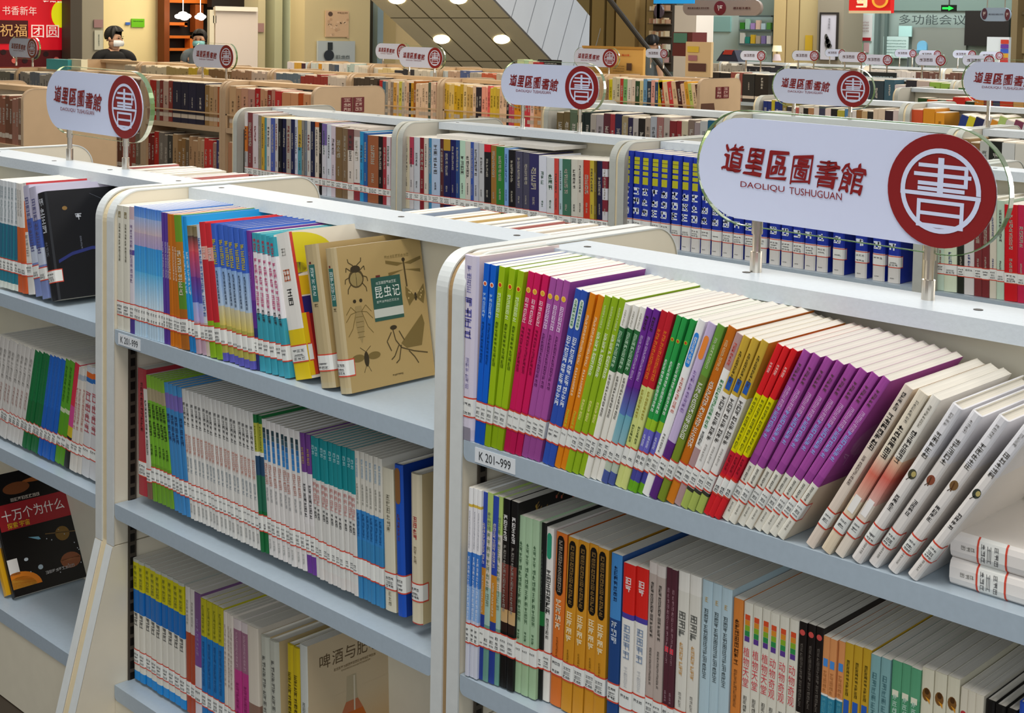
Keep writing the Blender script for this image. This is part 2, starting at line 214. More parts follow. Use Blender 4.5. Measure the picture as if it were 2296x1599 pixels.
 ('B1', 1, -3.3847, -3.3595, -0.0217, -0.0194, 0.2581, 3.24, 0.904, 0.17, '0:#191c55', 'plain navy book', 'navy with gold top one', 1),
 ('B1', 1, -3.3589, -3.341, -0.0219, -0.0196, 0.2586, 3.24, 0.904, 0.17, '0:#2c4a80', 'denim blue book', 'plain navy one', 0),
 ('B1', 1, -3.3404, -3.3135, -0.0221, -0.0198, 0.2583, 3.24, 0.904, 0.17, '0:#b6d4bc', 'mint book', 'denim blue one', 1),
 ('B1', 1, -3.3128, -3.2871, -0.0223, -0.0201, 0.2576, 3.24, 0.904, 0.17, '0:#cdc6ba', 'ivory book', 'mint one', 1),
 ('B1', 1, -3.2865, -3.2705, -0.0226, -0.0202, 0.2571, 3.24, 0.904, 0.17, '0:#3a55a0', 'bright blue book', 'ivory one', 0),
 ('B1', 1, -3.2699, -3.248, -0.0227, -0.0205, 0.2564, 3.24, 0.904, 0.17, '0:#b6b8c0', 'silver book', 'bright blue one', 1),
 ('B1', 1, -3.2474, -3.2222, -0.0229, -0.0207, 0.2557, 3.24, 0.904, 0.17, '0:#bcbcbc', 'light grey lettered book', 'silver one', 1),
 ('B1', 1, -3.2216, -3.1913, -0.0232, -0.021, 0.2541, 3.24, 0.904, 0.17, '0:#1d1d20|.9:#d02030', 'black with red top book', 'light grey lettered one', 1),
 ('B1', 1, -3.1906, -3.1644, -0.0235, -0.0213, 0.2526, 3.24, 0.904, 0.17, '0:#9a6c33', 'caramel book', 'black with red top one', 1),
 ('B1', 1, -3.1638, -3.1282, -0.0237, -0.0216, 0.2507, 3.24, 0.904, 0.17, '0:#2f7a35', 'leaf green book', 'caramel one', 1),
 ('B1', 1, -3.1276, -3.1091, -0.024, -0.0218, 0.2494, 3.24, 0.904, 0.17, '0:#7ba3d6', 'powder blue book', 'leaf green one', 0),
 ('B1', 1, -3.1085, -3.0782, -0.0242, -0.022, 0.2437, 3.24, 0.904, 0.17, '0:#17151a', 'black lettered book', 'powder blue one', 1),
 ('B1', 1, -3.0776, -3.0453, -0.0245, -0.0223, 0.2421, 3.24, 0.904, 0.17, '0:#48465a', 'dark slate book', 'black lettered one', 1),
 ('B1', 1, -3.0447, -3.0173, -0.0248, -0.0226, 0.2408, 3.24, 0.904, 0.17, '0:#4a485a', 'second slate book', 'dark slate one', 1),
 ('B1', 1, -3.0167, -2.9758, -0.0251, -0.023, 0.2388, 3.24, 0.904, 0.17, '0:#33305e', 'indigo book', 'second slate one', 1),
 ('B1', 1, -2.9753, -2.9431, -0.0254, -0.0233, 0.2352, 3.24, 0.904, 0.17, '0:#d6d8e2', 'bright white book', 'indigo one', 1),
 ('B1', 1, -2.9425, -2.9079, -0.0257, -0.0236, 0.2313, 3.24, 0.904, 0.17, '0:#d2d4d6', 'white with black letters book', 'bright white one', 1),
 ('B1', 1, -2.9073, -2.8892, -0.0261, -0.0238, 0.2313, 3.24, 0.904, 0.17, '0:#c8463e', 'coral red book', 'white with black letters one', 0),
 ('B1', 1, -2.8886, -2.8723, -0.0262, -0.024, 0.2319, 3.24, 0.904, 0.17, '0:#a9c2c6', 'pale teal book', 'coral red one', 0),
 ('B1', 1, -2.8717, -2.8384, -0.0264, -0.0243, 0.2325, 3.24, 0.904, 0.17, '0:#3f6e58', 'bottle green book', 'pale teal one', 1),
 ('B1', 1, -2.8378, -2.8109, -0.0267, -0.0246, 0.2336, 3.24, 0.904, 0.17, '0:#ccc9bb', 'beige lettered book', 'bottle green one', 1),
 ('B1', 1, -2.8104, -2.7871, -0.027, -0.0248, 0.2346, 3.24, 0.904, 0.17, '0:#c9c2b4', 'second beige book', 'beige lettered one', 1),
 ('B1', 1, -2.7866, -2.7593, -0.0272, -0.0251, 0.2354, 3.24, 0.904, 0.17, '0:#c23420', 'vermilion book', 'second beige one', 1),
 ('B1', 1, -2.7587, -2.7414, -0.0274, -0.0253, 0.2363, 3.24, 0.904, 0.17, '0:#bfa838', 'mustard book', 'vermilion one', 0),
 ('B1', 1, -2.7408, -2.7316, -0.0276, -0.0254, 0.2369, 3.24, 0.904, 0.17, '0:#6b5a20', 'thin gold book', 'mustard one', 0),
 ('B1', 1, -2.7311, -2.7093, -0.0277, -0.0256, 0.2373, 3.24, 0.904, 0.17, '0:#201d40', 'dark navy book', 'thin gold one', 1),
 ('B1', 1, -2.7088, -2.6875, -0.0279, -0.0259, 0.238, 3.24, 0.904, 0.17, '0:#8d2f3c|.2:#c8c4c8|.35:#7a2634|.5:#cfcfd4|.65:#7a2634|.8:#cfcfd4|.9:#7a2634', 'red and white striped book', 'dark navy one', 1),
 ('C1', 1, -2.6328, -2.5999, 0.0088, 0.0081, 0.2776, 3.24, 0.904, 0.17, 'dict', '', '', 1),
 ('C1', 1, -2.5948, -2.5623, 0.008, 0.0074, 0.2773, 3.24, 0.904, 0.17, 'dict', '', '', 1),
 ('C1', 1, -2.5606, -2.5275, 0.0074, 0.0067, 0.277, 3.24, 0.904, 0.17, 'dict', '', '', 1),
 ('C1', 1, -2.5235, -2.4902, 0.0066, 0.0059, 0.2767, 3.24, 0.904, 0.17, 'dict', '', '', 1),
 ('C1', 1, -2.4885, -2.4551, 0.0059, 0.0052, 0.2763, 3.24, 0.904, 0.17, 'dict', '', '', 1),
 ('C1', 1, -2.4506, -2.4171, 0.0051, 0.0044, 0.276, 3.24, 0.904, 0.17, 'dict', '', '', 1),
 ('C1', 1, -2.4132, -2.3796, 0.0044, 0.0037, 0.2756, 3.24, 0.904, 0.17, 'dict', '', '', 1),
 ('C1', 1, -2.3764, -2.3447, 0.0037, 0.003, 0.2748, 3.24, 0.904, 0.17, 'dict', '', '', 1),
 ('C1', 1, -2.3431, -2.3092, 0.0031, 0.0023, 0.2744, 3.24, 0.904, 0.17, 'dict', '', '', 1),
 ('C1', 1, -2.3055, -2.2716, 0.0023, 0.0016, 0.2737, 3.24, 0.904, 0.17, 'dict', '', '', 1),
 ('C1', 1, -2.2685, -2.2344, 0.0016, 0.0009, 0.2731, 3.24, 0.904, 0.17, 'dict', '', '', 1),
 ('C1', 1, -2.2319, -2.1978, 0.0009, 0.0002, 0.2725, 3.24, 0.904, 0.17, 'dict', '', '', 1),
 ('C1', 1, -2.1928, -2.1586, 0.0002, -0.0006, 0.2718, 3.24, 0.904, 0.17, 'dict', '', '', 1),
 ('C1', 1, -2.1543, -2.1199, -0.0005, -0.0013, 0.2711, 3.24, 0.904, 0.17, 'dict', '', '', 1),
 ('C1', 1, -2.1112, -2.0768, -0.0014, -0.0021, 0.2704, 3.24, 0.904, 0.17, 'dict', '', '', 1),
 ('C1', 1, -2.0731, -2.0386, -0.0021, -0.0028, 0.2698, 3.24, 0.904, 0.17, 'dict', '', '', 1),
 ('C1', 1, -2.0354, -2.0008, -0.0028, -0.0036, 0.2691, 3.24, 0.904, 0.17, 'dict', '', '', 1),
 ('C1', 1, -1.9977, -1.9639, -0.0035, -0.0043, 0.2685, 3.24, 0.904, 0.17, 'dict', '', '', 1),
 ('C1', 1, -1.9626, -1.9278, -0.0042, -0.0049, 0.2679, 3.24, 0.904, 0.17, 'dict', '', '', 1),
 ('C1', 1, -1.9117, -1.8769, -0.0051, -0.0059, 0.267, 3.24, 0.904, 0.17, 'dict', '', '', 1),
 ('C1', 1, -1.846, -1.8111, -0.0063, -0.0071, 0.2659, 3.24, 0.904, 0.17, 'dict', '', '', 1),
 ('C1', 1, -1.7941, -1.7591, -0.0073, -0.0081, 0.265, 3.24, 0.904, 0.17, 'dict', '', '', 1),
 ('C1', 1, -1.7508, -1.7157, -0.0081, -0.0089, 0.2643, 3.24, 0.904, 0.17, 'dict', '', '', 1),
 ('D1', 1, -1.6133, -1.5945, -0.0321, -0.0307, 0.229, 3.24, 0.904, 0.17, '0:#c3d8c4', 'mint book', '', 1),
 ('D1', 1, -1.5942, -1.5604, -0.0323, -0.0313, 0.2309, 3.24, 0.904, 0.17, '0:#d2dcc0', 'pale lime book', 'mint one', 1),
 ('D1', 1, -1.5594, -1.5414, -0.0327, -0.0315, 0.2311, 3.24, 0.904, 0.17, '0:#20241c', 'blackish green book', 'pale lime one', 1),
 ('D1', 1, -1.5404, -1.5148, -0.0331, -0.0319, 0.2362, 3.24, 0.904, 0.17, '0:#d2ccc8', 'plain white book', 'blackish green one', 1),
 ('D1', 1, -1.5144, -1.4954, -0.0334, -0.0322, 0.2388, 3.24, 0.904, 0.17, '0:#7a2e30', 'maroon book', 'plain white one', 1),
 ('D1', 1, -1.4951, -1.4763, -0.0336, -0.0324, 0.2376, 3.24, 0.904, 0.17, '0:#75292c', 'second maroon book', 'maroon one', 1),
 ('D1', 1, -1.476, -1.4589, -0.034, -0.0328, 0.2455, 3.24, 0.904, 0.17, '0:#d3cbb8', 'cream book', 'second maroon one', 1),
 ('D1', 1, -1.4585, -1.4394, -0.0341, -0.033, 0.2412, 3.24, 0.904, 0.17, '0:#b9ccb6', 'pale green book', 'cream one', 1),
 ('D1', 1, -1.4381, -1.4058, -0.0342, -0.0332, 0.2341, 3.24, 0.904, 0.17, '0:#c8101c', 'wide red book', 'pale green one', 1),
 ('D1', 1, -1.4055, -1.3874, -0.0346, -0.0334, 0.2359, 3.24, 0.904, 0.17, '0:#c02048', 'pinkish red book', 'wide red one', 1),
]
FILL = [
 (4.72, 0.93, -7.7129, -7.4533, 0.25, 0.26, 0.0, 0.03, 0.06, 'a8201c 8f8378 7a2a2a b59a8e 86332f'),
 (4.72, 0.93, -7.4482, -7.0979, 0.255, 0.256, 0.0, 0.07, 0.09, '1b1b38 1d1d3c 191a36'),
 (4.72, 0.93, -7.0931, -6.9092, 0.24, 0.25, 0.0, 0.04, 0.06, '8d6f45 b0906a b39272 a4552f'),
 (4.72, 0.93, -6.8354, -6.5799, 0.24, 0.255, 0.0, 0.05, 0.08, 'c2a07a b98f6c c09078 b5847a'),
 (4.72, 0.93, -6.5799, -6.5276, 0.245, 0.25, 0.0, 0.05, 0.06, 'a81420'),
 (4.72, 0.93, -6.5276, -6.4585, 0.24, 0.25, 0.0, 0.03, 0.04, 'bf8f6e'),
 (4.72, 0.93, -6.4585, -6.42, 0.24, 0.25, 0.0, 0.04, 0.05, '8a2a26'),
 (4.72, 0.93, -6.42, -6.386, 0.24, 0.25, 0.0, 0.03, 0.04, 'b87f70'),
 (4.72, 0.93, -6.386, -6.327, 0.24, 0.25, 0.0, 0.04, 0.07, 'bd2c30'),
 (4.72, 0.93, -6.3228, -6.17, 0.235, 0.24, 0.0, 0.05, 0.08, 'c98f66 cd9269'),
 (4.72, 0.93, -6.17, -6.1254, 0.235, 0.24, 0.0, 0.05, 0.06, 'b84a18'),
 (4.72, 0.93, -6.1254, -6.0134, 0.235, 0.24, 0.0, 0.06, 0.08, 'cb9066'),
 (4.72, 0.57, -7.7381, -6.9153, 0.25, 0.29, 0.0, 0.03, 0.06, '7a1f20 b01f1f 77706a 3a3a3a a98a66 8d6a40 6a5844 b08c6a b39270 b8957a c03030 a07a70 38386a'),
 (4.72, 0.57, -6.8458, -6.5979, 0.27, 0.28, 0.0, 0.08, 0.12, 'b08064 b5876a'),
 (4.72, 0.57, -8.5022, -7.7648, 0.25, 0.29, 0.0, 0.03, 0.05, '7a3a34 8a4a40 6a3c30 9a4038 7a6a5a'),
 (4.72, 0.93, -8.4422, -7.7768, 0.24, 0.26, 0.0, 0.04, 0.06, '8f7a62 a2876a 7a4a40'),
 (4.72, 0.93, -9.9649, -8.9991, 0.23, 0.255, 0.0, 0.03, 0.05, '8a857c 77736a 38445a 9a938a 6e7684 a8a29a'),
 (3.24, 0.92, -6.8291, -6.4581, 0.22, 0.25, 0.0, 0.025, 0.045, '7a4a36 8a5644 6e4434 96685a 7c5a4a'),
 (3.24, 0.57, -6.8327, -6.4605, 0.22, 0.25, 0.0, 0.025, 0.045, '6a3a2c 704438'),
 (6.32, 0.93, -10.7391, -7.3625, 0.24, 0.262, 0.0, 0.03, 0.06, 'c8bca8 e0d2b4 b8a06a d8b83a 8a6a4a a8846a c9b6a8 6a7a8a 9a3a34 d0c4b8 4a4038'),
 (6.32, 0.92, -7.3383, -6.7085, 0.24, 0.262, 0.0, 0.02, 0.035, 'b22a2a 3a6a84 8a8a86 cfb9a2 8c7c70 d9a450 cdb49a c9c04e b9b2a4 d8bda4 d9b090 20201e c89428 9a5a1e e2c4a6 e4c6aa e0c2a2 e2c4a8 4a5a4a e4c4ac d8b8a0 8a3a30 d6c2b2'),
 (6.32, 0.92, -6.6781, -5.7704, 0.24, 0.262, 0.0, 0.02, 0.035, 'd8b040 e0c070 d4a81c caa428 e6c88a cfa860 e6c4a4 2a2430 f0a08a e4605c d8b83a d2b040 e6c0a0 1e1c24 c04a60 d8901e e8b0a0 c63a48 e8c0b0 d09a6a 3a4a3a'),
 (8.17, 0.93, -10.8616, -9.7794, 0.255, 0.275, 0.0, 0.04, 0.07, 'e2dce2 d8a84a 4a3040 d8e4ea cfd8d4 d8962a e4ddd0 6a6e74 4a5a70 e6e2dc b8ccc8 e8e4da'),
 (8.17, 0.93, -9.7794, -8.5874, 0.23, 0.25, 0.0, 0.04, 0.07, 'd8d2c4 e0c890 3a3a40 d6cfc0 cdd6d8'),
 (8.17, 0.93, -8.5874, -6.8633, 0.235, 0.26, 0.0, 0.03, 0.05, 'c8a890 5a6a9a b8b0a4 d0684a cfc0ac c86a42 2a3a30 4a7a3a c8c4a8 8a3a34 d8d4c0 c9b8a0 b0b8b0'),
 (8.17, 0.93, -6.8633, -6.2809, 0.24, 0.262, 0.0, 0.03, 0.045, 'd8c8a0 b09070 d0c420 c9c2a6 c6bfa2 b83a30 78b070 d8cfc4 dccabc 2a4a30 d8c890 6a9ac0 2a3a4a e2a49a 2a4a6a d0b81c d8b060 2a5a90'),
 (8.17, 0.93, -6.2726, -5.909, 0.235, 0.255, -0.18, 0.03, 0.045, 'c84a2a e0c4a0 c8383a e2c09a 4a1c1c e2b89a d8a030 b8c86a e4c8a4 5a3a2a e0a060'),
 (4.72, 0.93, -4.2316, -3.9508, 0.235, 0.255, 0.0, 0.03, 0.045, '6a5a3a 5a6a54 1e2a28 a8a098 a49ca0'),
 (4.72, 0.93, -3.9508, -3.2918, 0.235, 0.25, 0.0, 0.025, 0.04, '5a2a34 9a3038 26284a 9a8a6a 2a2444 b0a8a4 1e1a1a a8988a a8acb4 9a6a66 b0a49c 7a2428 8a262c c0b49a 7c6a60 96888a b4b6b6 1c5a78 a87434 8c8a84 9a9692'),
 (4.72, 0.93, -3.2477, -2.5111, 0.235, 0.25, 0.0, 0.03, 0.05, 'd8d4cc b8a890 c8c0b4'),
 (4.72, 0.93, -2.5111, -1.9749, 0.235, 0.25, 0.0, 0.035, 0.055, 'c4b49a 2a2c38 9a8270 c8c4be b8bcc0 9a7444 8a6038 c0beb8 181a16 cfd0cc d8d4c8 d6d2c0'),
 (6.32, 0.92, -4.1751, -4.0297, 0.26, 0.27, 0.0, 0.02, 0.03, '22306e b8a82a 22306e 8a7a3a'),
 (6.32, 0.92, -4.027, -3.3781, 0.235, 0.255, 0.0, 0.025, 0.045, '3a3438 b05a50 c8beb4 1e1a18 a87a54 d8ccc4 3a3a50 d8c4bc 1c1c1c a8a03a 4a7aa0 cfc8c4 8a6238 b89a70 2a2624 cdb8a0 d0bca4 30242a c8b8b4 3a3458 6a625a b8322e 2a2a26 8a8478 3a4a70 d88a60 d49468'),
 (6.32, 0.92, -3.3107, -3.137, 0.25, 0.27, 0.0, 0.05, 0.07, 'c8502a d28a1e d89022 a87020'),
 (6.32, 0.92, -3.1232, -2.6552, 0.235, 0.26, 0.3, 0.03, 0.045, '22387a c8be2a 1e2450 c8c4c4 d08a2a a8c070 d0ccc8 7a3a54 c8c8cc c84a2c 6a6a70 c0bcc0 b0602a c8c4bc c8c01e 3a1a1c d8862a d8d4d8 20284a'),
 (8.17, 0.92, -4.2405, -3.4423, 0.22, 0.25, 0.0, 0.04, 0.08, '2a4a22 c85a22 2a4a22 c8302a c8281e 2a3a22 d07a22 8a3a30 3a3a5a c83a1e d09a5a 2a7ab0 3a7a1e c84a1e 5a4a8a c8222e 1e4a1e'),
 (10.02, 0.95, -7.1927, -6.5686, 0.24, 0.255, 0.0, 0.09, 0.14, '2a2624 1e1c1c 8a4a44 2a2a2a 24201e d0d8d4 2a2420'),
 (10.02, 0.95, -5.8848, -4.2305, 0.2, 0.25, 0.0, 0.08, 0.14, 'c8d8d4 2a3a44 3a5a6a c8c0c4 2a2830 b8a8a0 8cb04a 3a6a3a d8dcd0 cfd4c8 7a62a8 d8dcd0 a87a4a'),
 (13.72, 0.93, -10.0256, -5.8038, 0.22, 0.25, 0.0, 0.05, 0.1, 'c8c0b0 3a3a40 8a7a6a d0c8c0 6a4a40 a8a098'),
]
BG = {
 'banner': [-14.9, 6.5478, 1.0251, -14.84, 8.0216, 1.9803],
 'bn_disc': [-14.835, 7.7728, 1.4763, -14.825, 8.008, 1.7861],
 'bn_box': [-14.835, 6.8421, 1.287, -14.825, 7.4877, 1.5522],
 'bn_low': [-14.835, 6.8405, 1.0244, -14.825, 8.0074, 1.2172],
 'bn_t1': [-14.82, 7.1723, 1.6114, -14.81, 7.5839, 1.7122],
 'bn_t2': [-14.82, 7.1451, 1.3685, -14.81, 7.464, 1.5094],
 'bn_t3': [-14.82, 7.518, 1.3613, -14.81, 7.8591, 1.5047],
 'bn_t0': [-14.82, 7.6551, 1.733, -14.81, 8.0001, 1.8152],
 'p_dark': [-14.8, 7.8911, -0.3709, -14.6, 8.0374, 2.1048],
 'p_grey': [-14.85, 8.0649, -0.3922, -14.65, 8.341, 2.1152],
 'plate': [-14.64, 8.2083, 1.4832, -14.63, 8.3236, 1.5769],
 'notice': [-14.64, 8.214, 1.2224, -14.63, 8.3237, 1.4519],
 'green': [-14.99, 8.9089, 1.494, -14.98, 9.0881, 1.5976],
 'bluemark': [-14.99, 8.8294, 1.5193, -14.98, 8.8905, 1.5519],
 'door': [-15.0, 9.3549, -0.5274, -14.96, 10.0909, 2.2929],
 'd_post': [-14.94, 9.2487, -0.4813, -14.79, 9.3247, 2.161],
 'd_bar0': [-14.94, 9.3274, 1.8041, -14.82, 9.9575, 1.8652],
 'd_bar1': [-14.94, 9.3284, 1.5237, -14.82, 9.5975, 1.5624],
 'd_bar2': [-14.94, 9.329, 1.3636, -14.82, 9.6763, 1.3969],
 'd_bar3': [-14.94, 9.3295, 1.2084, -14.82, 9.677, 1.2417],
 'd_bar4': [-14.94, 9.5588, 1.5086, -14.82, 9.5976, 1.5641],
 'd_bar5': [-14.94, 9.6376, 1.2085, -14.82, 9.6832, 1.3982],
 'd_bar6': [-14.94, 9.7144, 1.444, -14.82, 9.8327, 1.7907],
 'lamp1': [-14.6, 9.2249, 1.58, -14.4, 9.4326, 1.6987],
 'lamp2': [-14.6, 9.5091, 1.5839, -14.4, 9.6441, 1.6875],
 'board': [-13.8, 9.2909, 0.9877, -13.75, 9.8977, 1.7482],
 'board_top': [-13.74, 9.2685, 1.7054, -13.72, 9.873, 1.7583],
 'bpost': [-13.8, 9.2103, 0.9911, -13.75, 9.2723, 1.7142],
 'bmid': [-13.8, 9.2584, 1.5579, -13.75, 9.3019, 1.647],
 'header': [-14.7, 9.8089, 1.7606, -14.6, 10.5182, 2.1932],
 'c1': [-14.6, 10.2978, -0.5109, -14.3, 10.4077, 2.1956],
 'c2': [-14.7, 10.5532, -0.5487, -14.5, 10.7009, 2.2099],
 'c3': [-14.6, 10.5533, -0.5292, -14.3, 10.6725, 2.206],
 'c4': [-14.7, 10.8217, -0.5664, -14.5, 10.9365, 2.2201],
 'c5': [-14.6, 10.7857, -0.5499, -14.3, 11.0297, 2.2178],
 'c6': [-14.5, 10.7983, -0.5517, -14.0, 11.8796, 2.2296],
 'plate2': [-14.29, 10.2848, 1.4568, -14.28, 10.3736, 1.5688],
 'poster': [-13.99, 11.1188, 1.4074, -13.98, 11.5022, 1.747],
 'picture': [-13.99, 10.9848, 1.0215, -13.96, 11.5964, 1.3557],
 'pic_disc': [-13.955, 11.0669, 1.1033, -13.945, 11.2346, 1.2408],
 'pic_stem': [-13.955, 11.1381, 1.2408, -13.945, 11.2111, 1.3382],
 'pic_txt': [-13.955, 11.2567, 1.0791, -13.945, 11.5017, 1.241],
 'w1': [-14.9, 12.5584, -0.7171, -14.8, 12.698, 2.2952],
 'w2': [-14.8, 12.6122, -0.7105, -14.7, 12.7192, 2.295],
 'w3': [-14.85, 12.7625, -0.7302, -14.75, 12.9967, 2.3044],
 'w4': [-14.88, 13.0672, -0.82, -14.83, 15.1062, 2.3527],
 't1': [-17.1362, 16.9, -1.0993, -14.4979, 17.0, 2.4852],
 't2': [-14.0141, 16.4, -0.8906, -13.7697, 16.7, 2.4339],
 't3': [-13.716, 16.4, -0.8672, -13.5646, 16.7, 2.4297],
 't4': [-13.4467, 16.3, -0.8249, -13.0738, 16.65, 2.4193],
 't5': [-13.1196, 16.4, -0.8117, -12.9656, 16.7, 2.4197],
 't6': [-12.9401, 16.4, -0.7959, -12.8048, 16.7, 2.4169],
 'tb': [-14.3692, 16.75, -0.8985, -13.0867, 16.95, 2.445],
 'alc': [-12.7151, 16.28, 0.9619, -12.369, 16.38, 2.0786],
 'wcol': [-11.6585, 15.4, -0.5969, -11.2864, 15.8, 1.9129],
 'shopwall': [-12.3397, 16.8, 0.9772, -11.5222, 16.9, 1.9727],
 'shoppanel': [-12.0574, 16.77, 1.561, -11.6861, 16.8, 1.7828],
 'dsh': [-11.3517, 16.5, 1.0086, -10.7858, 16.8, 1.8009],
 'dsh1': [-11.2737, 16.4, 1.5746, -10.741, 16.45, 1.5996],
 'dsh2': [-11.2672, 16.4, 1.3746, -10.7344, 16.45, 1.3996],
 'dsh0': [-11.2803, 16.4, 1.7744, -10.7476, 16.45, 1.7993],
 'u1': [-10.5727, 16.2, -0.5598, -10.3877, 16.7, 2.3689],
 'u2': [-10.3666, 16.2, -0.5408, -10.1844, 16.7, 2.3655],
 'u3': [-10.1635, 16.2, -0.5176, -9.8885, 16.7, 2.3614],
 'ub': [-10.7685, 16.5, -0.5747, -10.0716, 16.8, 2.38],
 'gold': [-10.0572, 16.18, 1.2982, -9.9476, 16.19, 1.5312],
 'gp': [-9.8275, 16.1, -0.4743, -9.4411, 16.6, 2.3508],
 'gposter': [-9.7551, 16.07, 1.2131, -9.5224, 16.09, 1.8111],
 'gfig': [-9.704, 16.055, 1.3539, -9.571, 16.06, 1.5648],
 'gtext': [-9.6986, 16.055, 1.6119, -9.5526, 16.06, 1.7641],
 'glass': [-9.9395, 16.95, -0.4448, -7.5293, 17.0, 2.3692],
 'gl_band': [-9.965, 16.92, 1.8781, -7.5599, 16.94, 2.3677],
 'gdoor1': [-9.8837, 16.89, 1.0517, -9.4317, 16.92, 1.9599],
 'wposter': [-9.727, 16.87, 1.4649, -9.4586, 16.88, 1.8207],
 'wp_top': [-9.7164, 16.855, 1.7416, -9.622, 16.86, 1.8141],
 'wp_bot': [-9.7061, 16.855, 1.4709, -9.4647, 16.86, 1.5131],
 'wp_mid': [-9.6713, 16.855, 1.5615, -9.4837, 16.86, 1.7422],
 'gframe1': [-9.4094, 16.85, 1.0612, -9.3565, 16.9, 1.9587],
 'gframe2': [-9.2646, 16.85, 1.0658, -9.2254, 16.9, 1.9586],
 'gnot1': [-9.6699, 16.87, 1.3068, -9.5891, 16.88, 1.4399],
 'gnot2': [-9.5757, 16.87, 1.309, -9.4955, 16.88, 1.4416],
 'gcard': [-9.2786, 16.86, 1.2483, -8.9165, 16.88, 1.5327],
 'gcy': [-9.059, 16.86, 1.5348, -8.8735, 16.88, 1.6761],
 'gwall': [-8.8908, 16.91, 1.0895, -8.1362, 16.93, 1.6581],
 'gtxt': [-9.0662, 16.875, 1.6943, -7.6291, 16.88, 1.8264],
 'screen': [-8.1358, 16.85, 1.4339, -7.5563, 16.9, 1.8786],
 'exit': [-7.7638, 15.45, 1.8389, -7.5904, 15.5, 1.9178],
 'chair': [-8.6391, 16.57, 1.3664, -8.5033, 16.6, 1.4697],
 'easel': [-6.9506, 14.95, 1.2147, -6.6939, 15.0, 1.5478],
 'eas_strip': [-6.7834, 14.935, 1.2174, -6.6917, 14.94, 1.5243],
 'rp': [-7.0898, 15.9, -0.1863, -6.2837, 16.5, 2.2935],
 'rp1': [-7.0166, 15.7, -0.2002, -6.9423, 16.1, 2.2904],
 'rp2': [-7.0176, 15.8, 1.8132, -6.2753, 15.85, 1.8439],
 'rp3': [-6.9951, 15.85, 1.3622, -6.7421, 15.88, 1.6629],
 'hs1': [-8.1986, 10.96, 1.7073, -7.2973, 11.0, 1.8562],
 'hs1_disc': [-7.8264, 10.951, 1.7113, -7.6871, 10.955, 1.8475],
 'hs1_t1': [-8.138, 10.951, 1.7361, -7.8785, 10.955, 1.8223],
 'hs1_t2': [-7.6056, 10.951, 1.7461, -7.4048, 10.955, 1.8133],
 'hs2': [-5.632, 11.96, 1.6851, -5.3602, 12.0, 1.8084],
 'hs2_d1': [-5.6196, 11.951, 1.7002, -5.5655, 11.955, 1.8041],
 'hs2_d2': [-5.4048, 11.951, 1.6937, -5.356, 11.955, 1.7964],
 'hs2_t': [-5.5529, 11.951, 1.7248, -5.4131, 11.955, 1.7724],
 'hs3': [-9.3438, 11.97, 1.6849, -9.2221, 12.0, 1.8493],
 'lant': [-5.7837, 9.94, 1.7198, -5.4189, 10.0, 1.9461],
 'lant_b': [-5.7751, 9.925, 1.716, -5.4107, 9.935, 1.7372],
 'lant_t': [-5.7207, 9.93, 1.7585, -5.61, 9.935, 1.8436],
 'lant_d': [-5.5755, 9.93, 1.7586, -5.4322, 9.935, 1.885],
 'bban': [-8.1872, 10.48, 1.8106, -7.7169, 10.5, 2.0953],
 'yboard': [-7.4091, 8.57, 1.1978, -6.7843, 8.6, 1.4123],
 'yb_t1': [-7.189, 8.561, 1.3277, -6.913, 8.565, 1.3775],
 'yb_t2': [-7.2894, 8.561, 1.2086, -7.1018, 8.565, 1.2518],
 'yb_t3': [-7.0835, 8.561, 1.2144, -6.9642, 8.565, 1.2713],
 'yb_t4': [-6.9419, 8.561, 1.2327, -6.8561, 8.565, 1.2892],
 'yb_top': [-7.4112, 8.558, 1.4018, -6.769, 8.568, 1.4196],
 'pboard': [-6.5964, 8.87, 1.1912, -6.3518, 8.9, 1.468],
 'pb1': [-6.5748, 8.861, 1.3864, -6.4669, 8.865, 1.432],
 'pb2': [-6.564, 8.861, 1.3196, -6.482, 8.865, 1.3617],
 'pb3': [-6.5617, 8.861, 1.2367, -6.3942, 8.865, 1.2997],
 'rbox': [-10.3911, 13.7, 1.2496, -10.0936, 14.0, 1.5445],
 'rbox_top': [-10.3729, 13.691, 1.413, -10.1697, 13.695, 1.5331],
 'cloth': [-9.5563, 13.45, 1.2089, -9.2424, 13.6, 1.3446],
 'tlamp': [-8.7139, 13.3, 1.2406, -8.6025, 13.4, 1.411],
 'bsign': [-7.6885, 8.33, 1.2385, -7.4434, 8.35, 1.3002],
 'sbk': [-7.8443, 8.25, 1.2012, -7.6142, 8.35, 1.296],
 'bx1': [-9.3633, 4.87, 1.1985, -9.0485, 4.95, 1.2724],
 'bx2': [-9.1043, 4.9, 1.2046, -8.9133, 4.95, 1.2776],
 'blk': [-5.7739, 10.18, 1.1722, -5.4836, 10.2, 1.2445],
}
SIGNS = {'near': [-1.187, 1.632], 'leftrow': [-3.1847, 1.655], 'row2': [-3.3672, 3.46], 'r3a': [-3.2059, 4.92, 1.3269], 'r3b': [-2.3733, 4.92, 1.3788], 'f1': [-10.0509, 4.92, 1.3415], 'f2': [-7.5345, 4.92, 1.3431], 'f3': [-9.7795, 8.37, 1.3224], 'f4': [-7.3597, 6.52, 1.3352], 'f5': [-7.3316, 8.37, 1.328]}
TINY = [[-8.0661, 10.22, 1.3417], [-7.0042, 10.22, 1.3474], [-6.4763, 10.22, 1.3606], [-8.3857, 13.92, 1.3371], [-6.0292, 10.22, 1.3606], [-5.7976, 10.22, 1.3446], [-7.5184, 13.92, 1.3528], [-5.3396, 10.22, 1.3535], [-7.2334, 13.92, 1.3499], [-6.8452, 13.92, 1.3594], [-4.9432, 10.22, 1.3608], [-6.548, 13.92, 1.3526]]
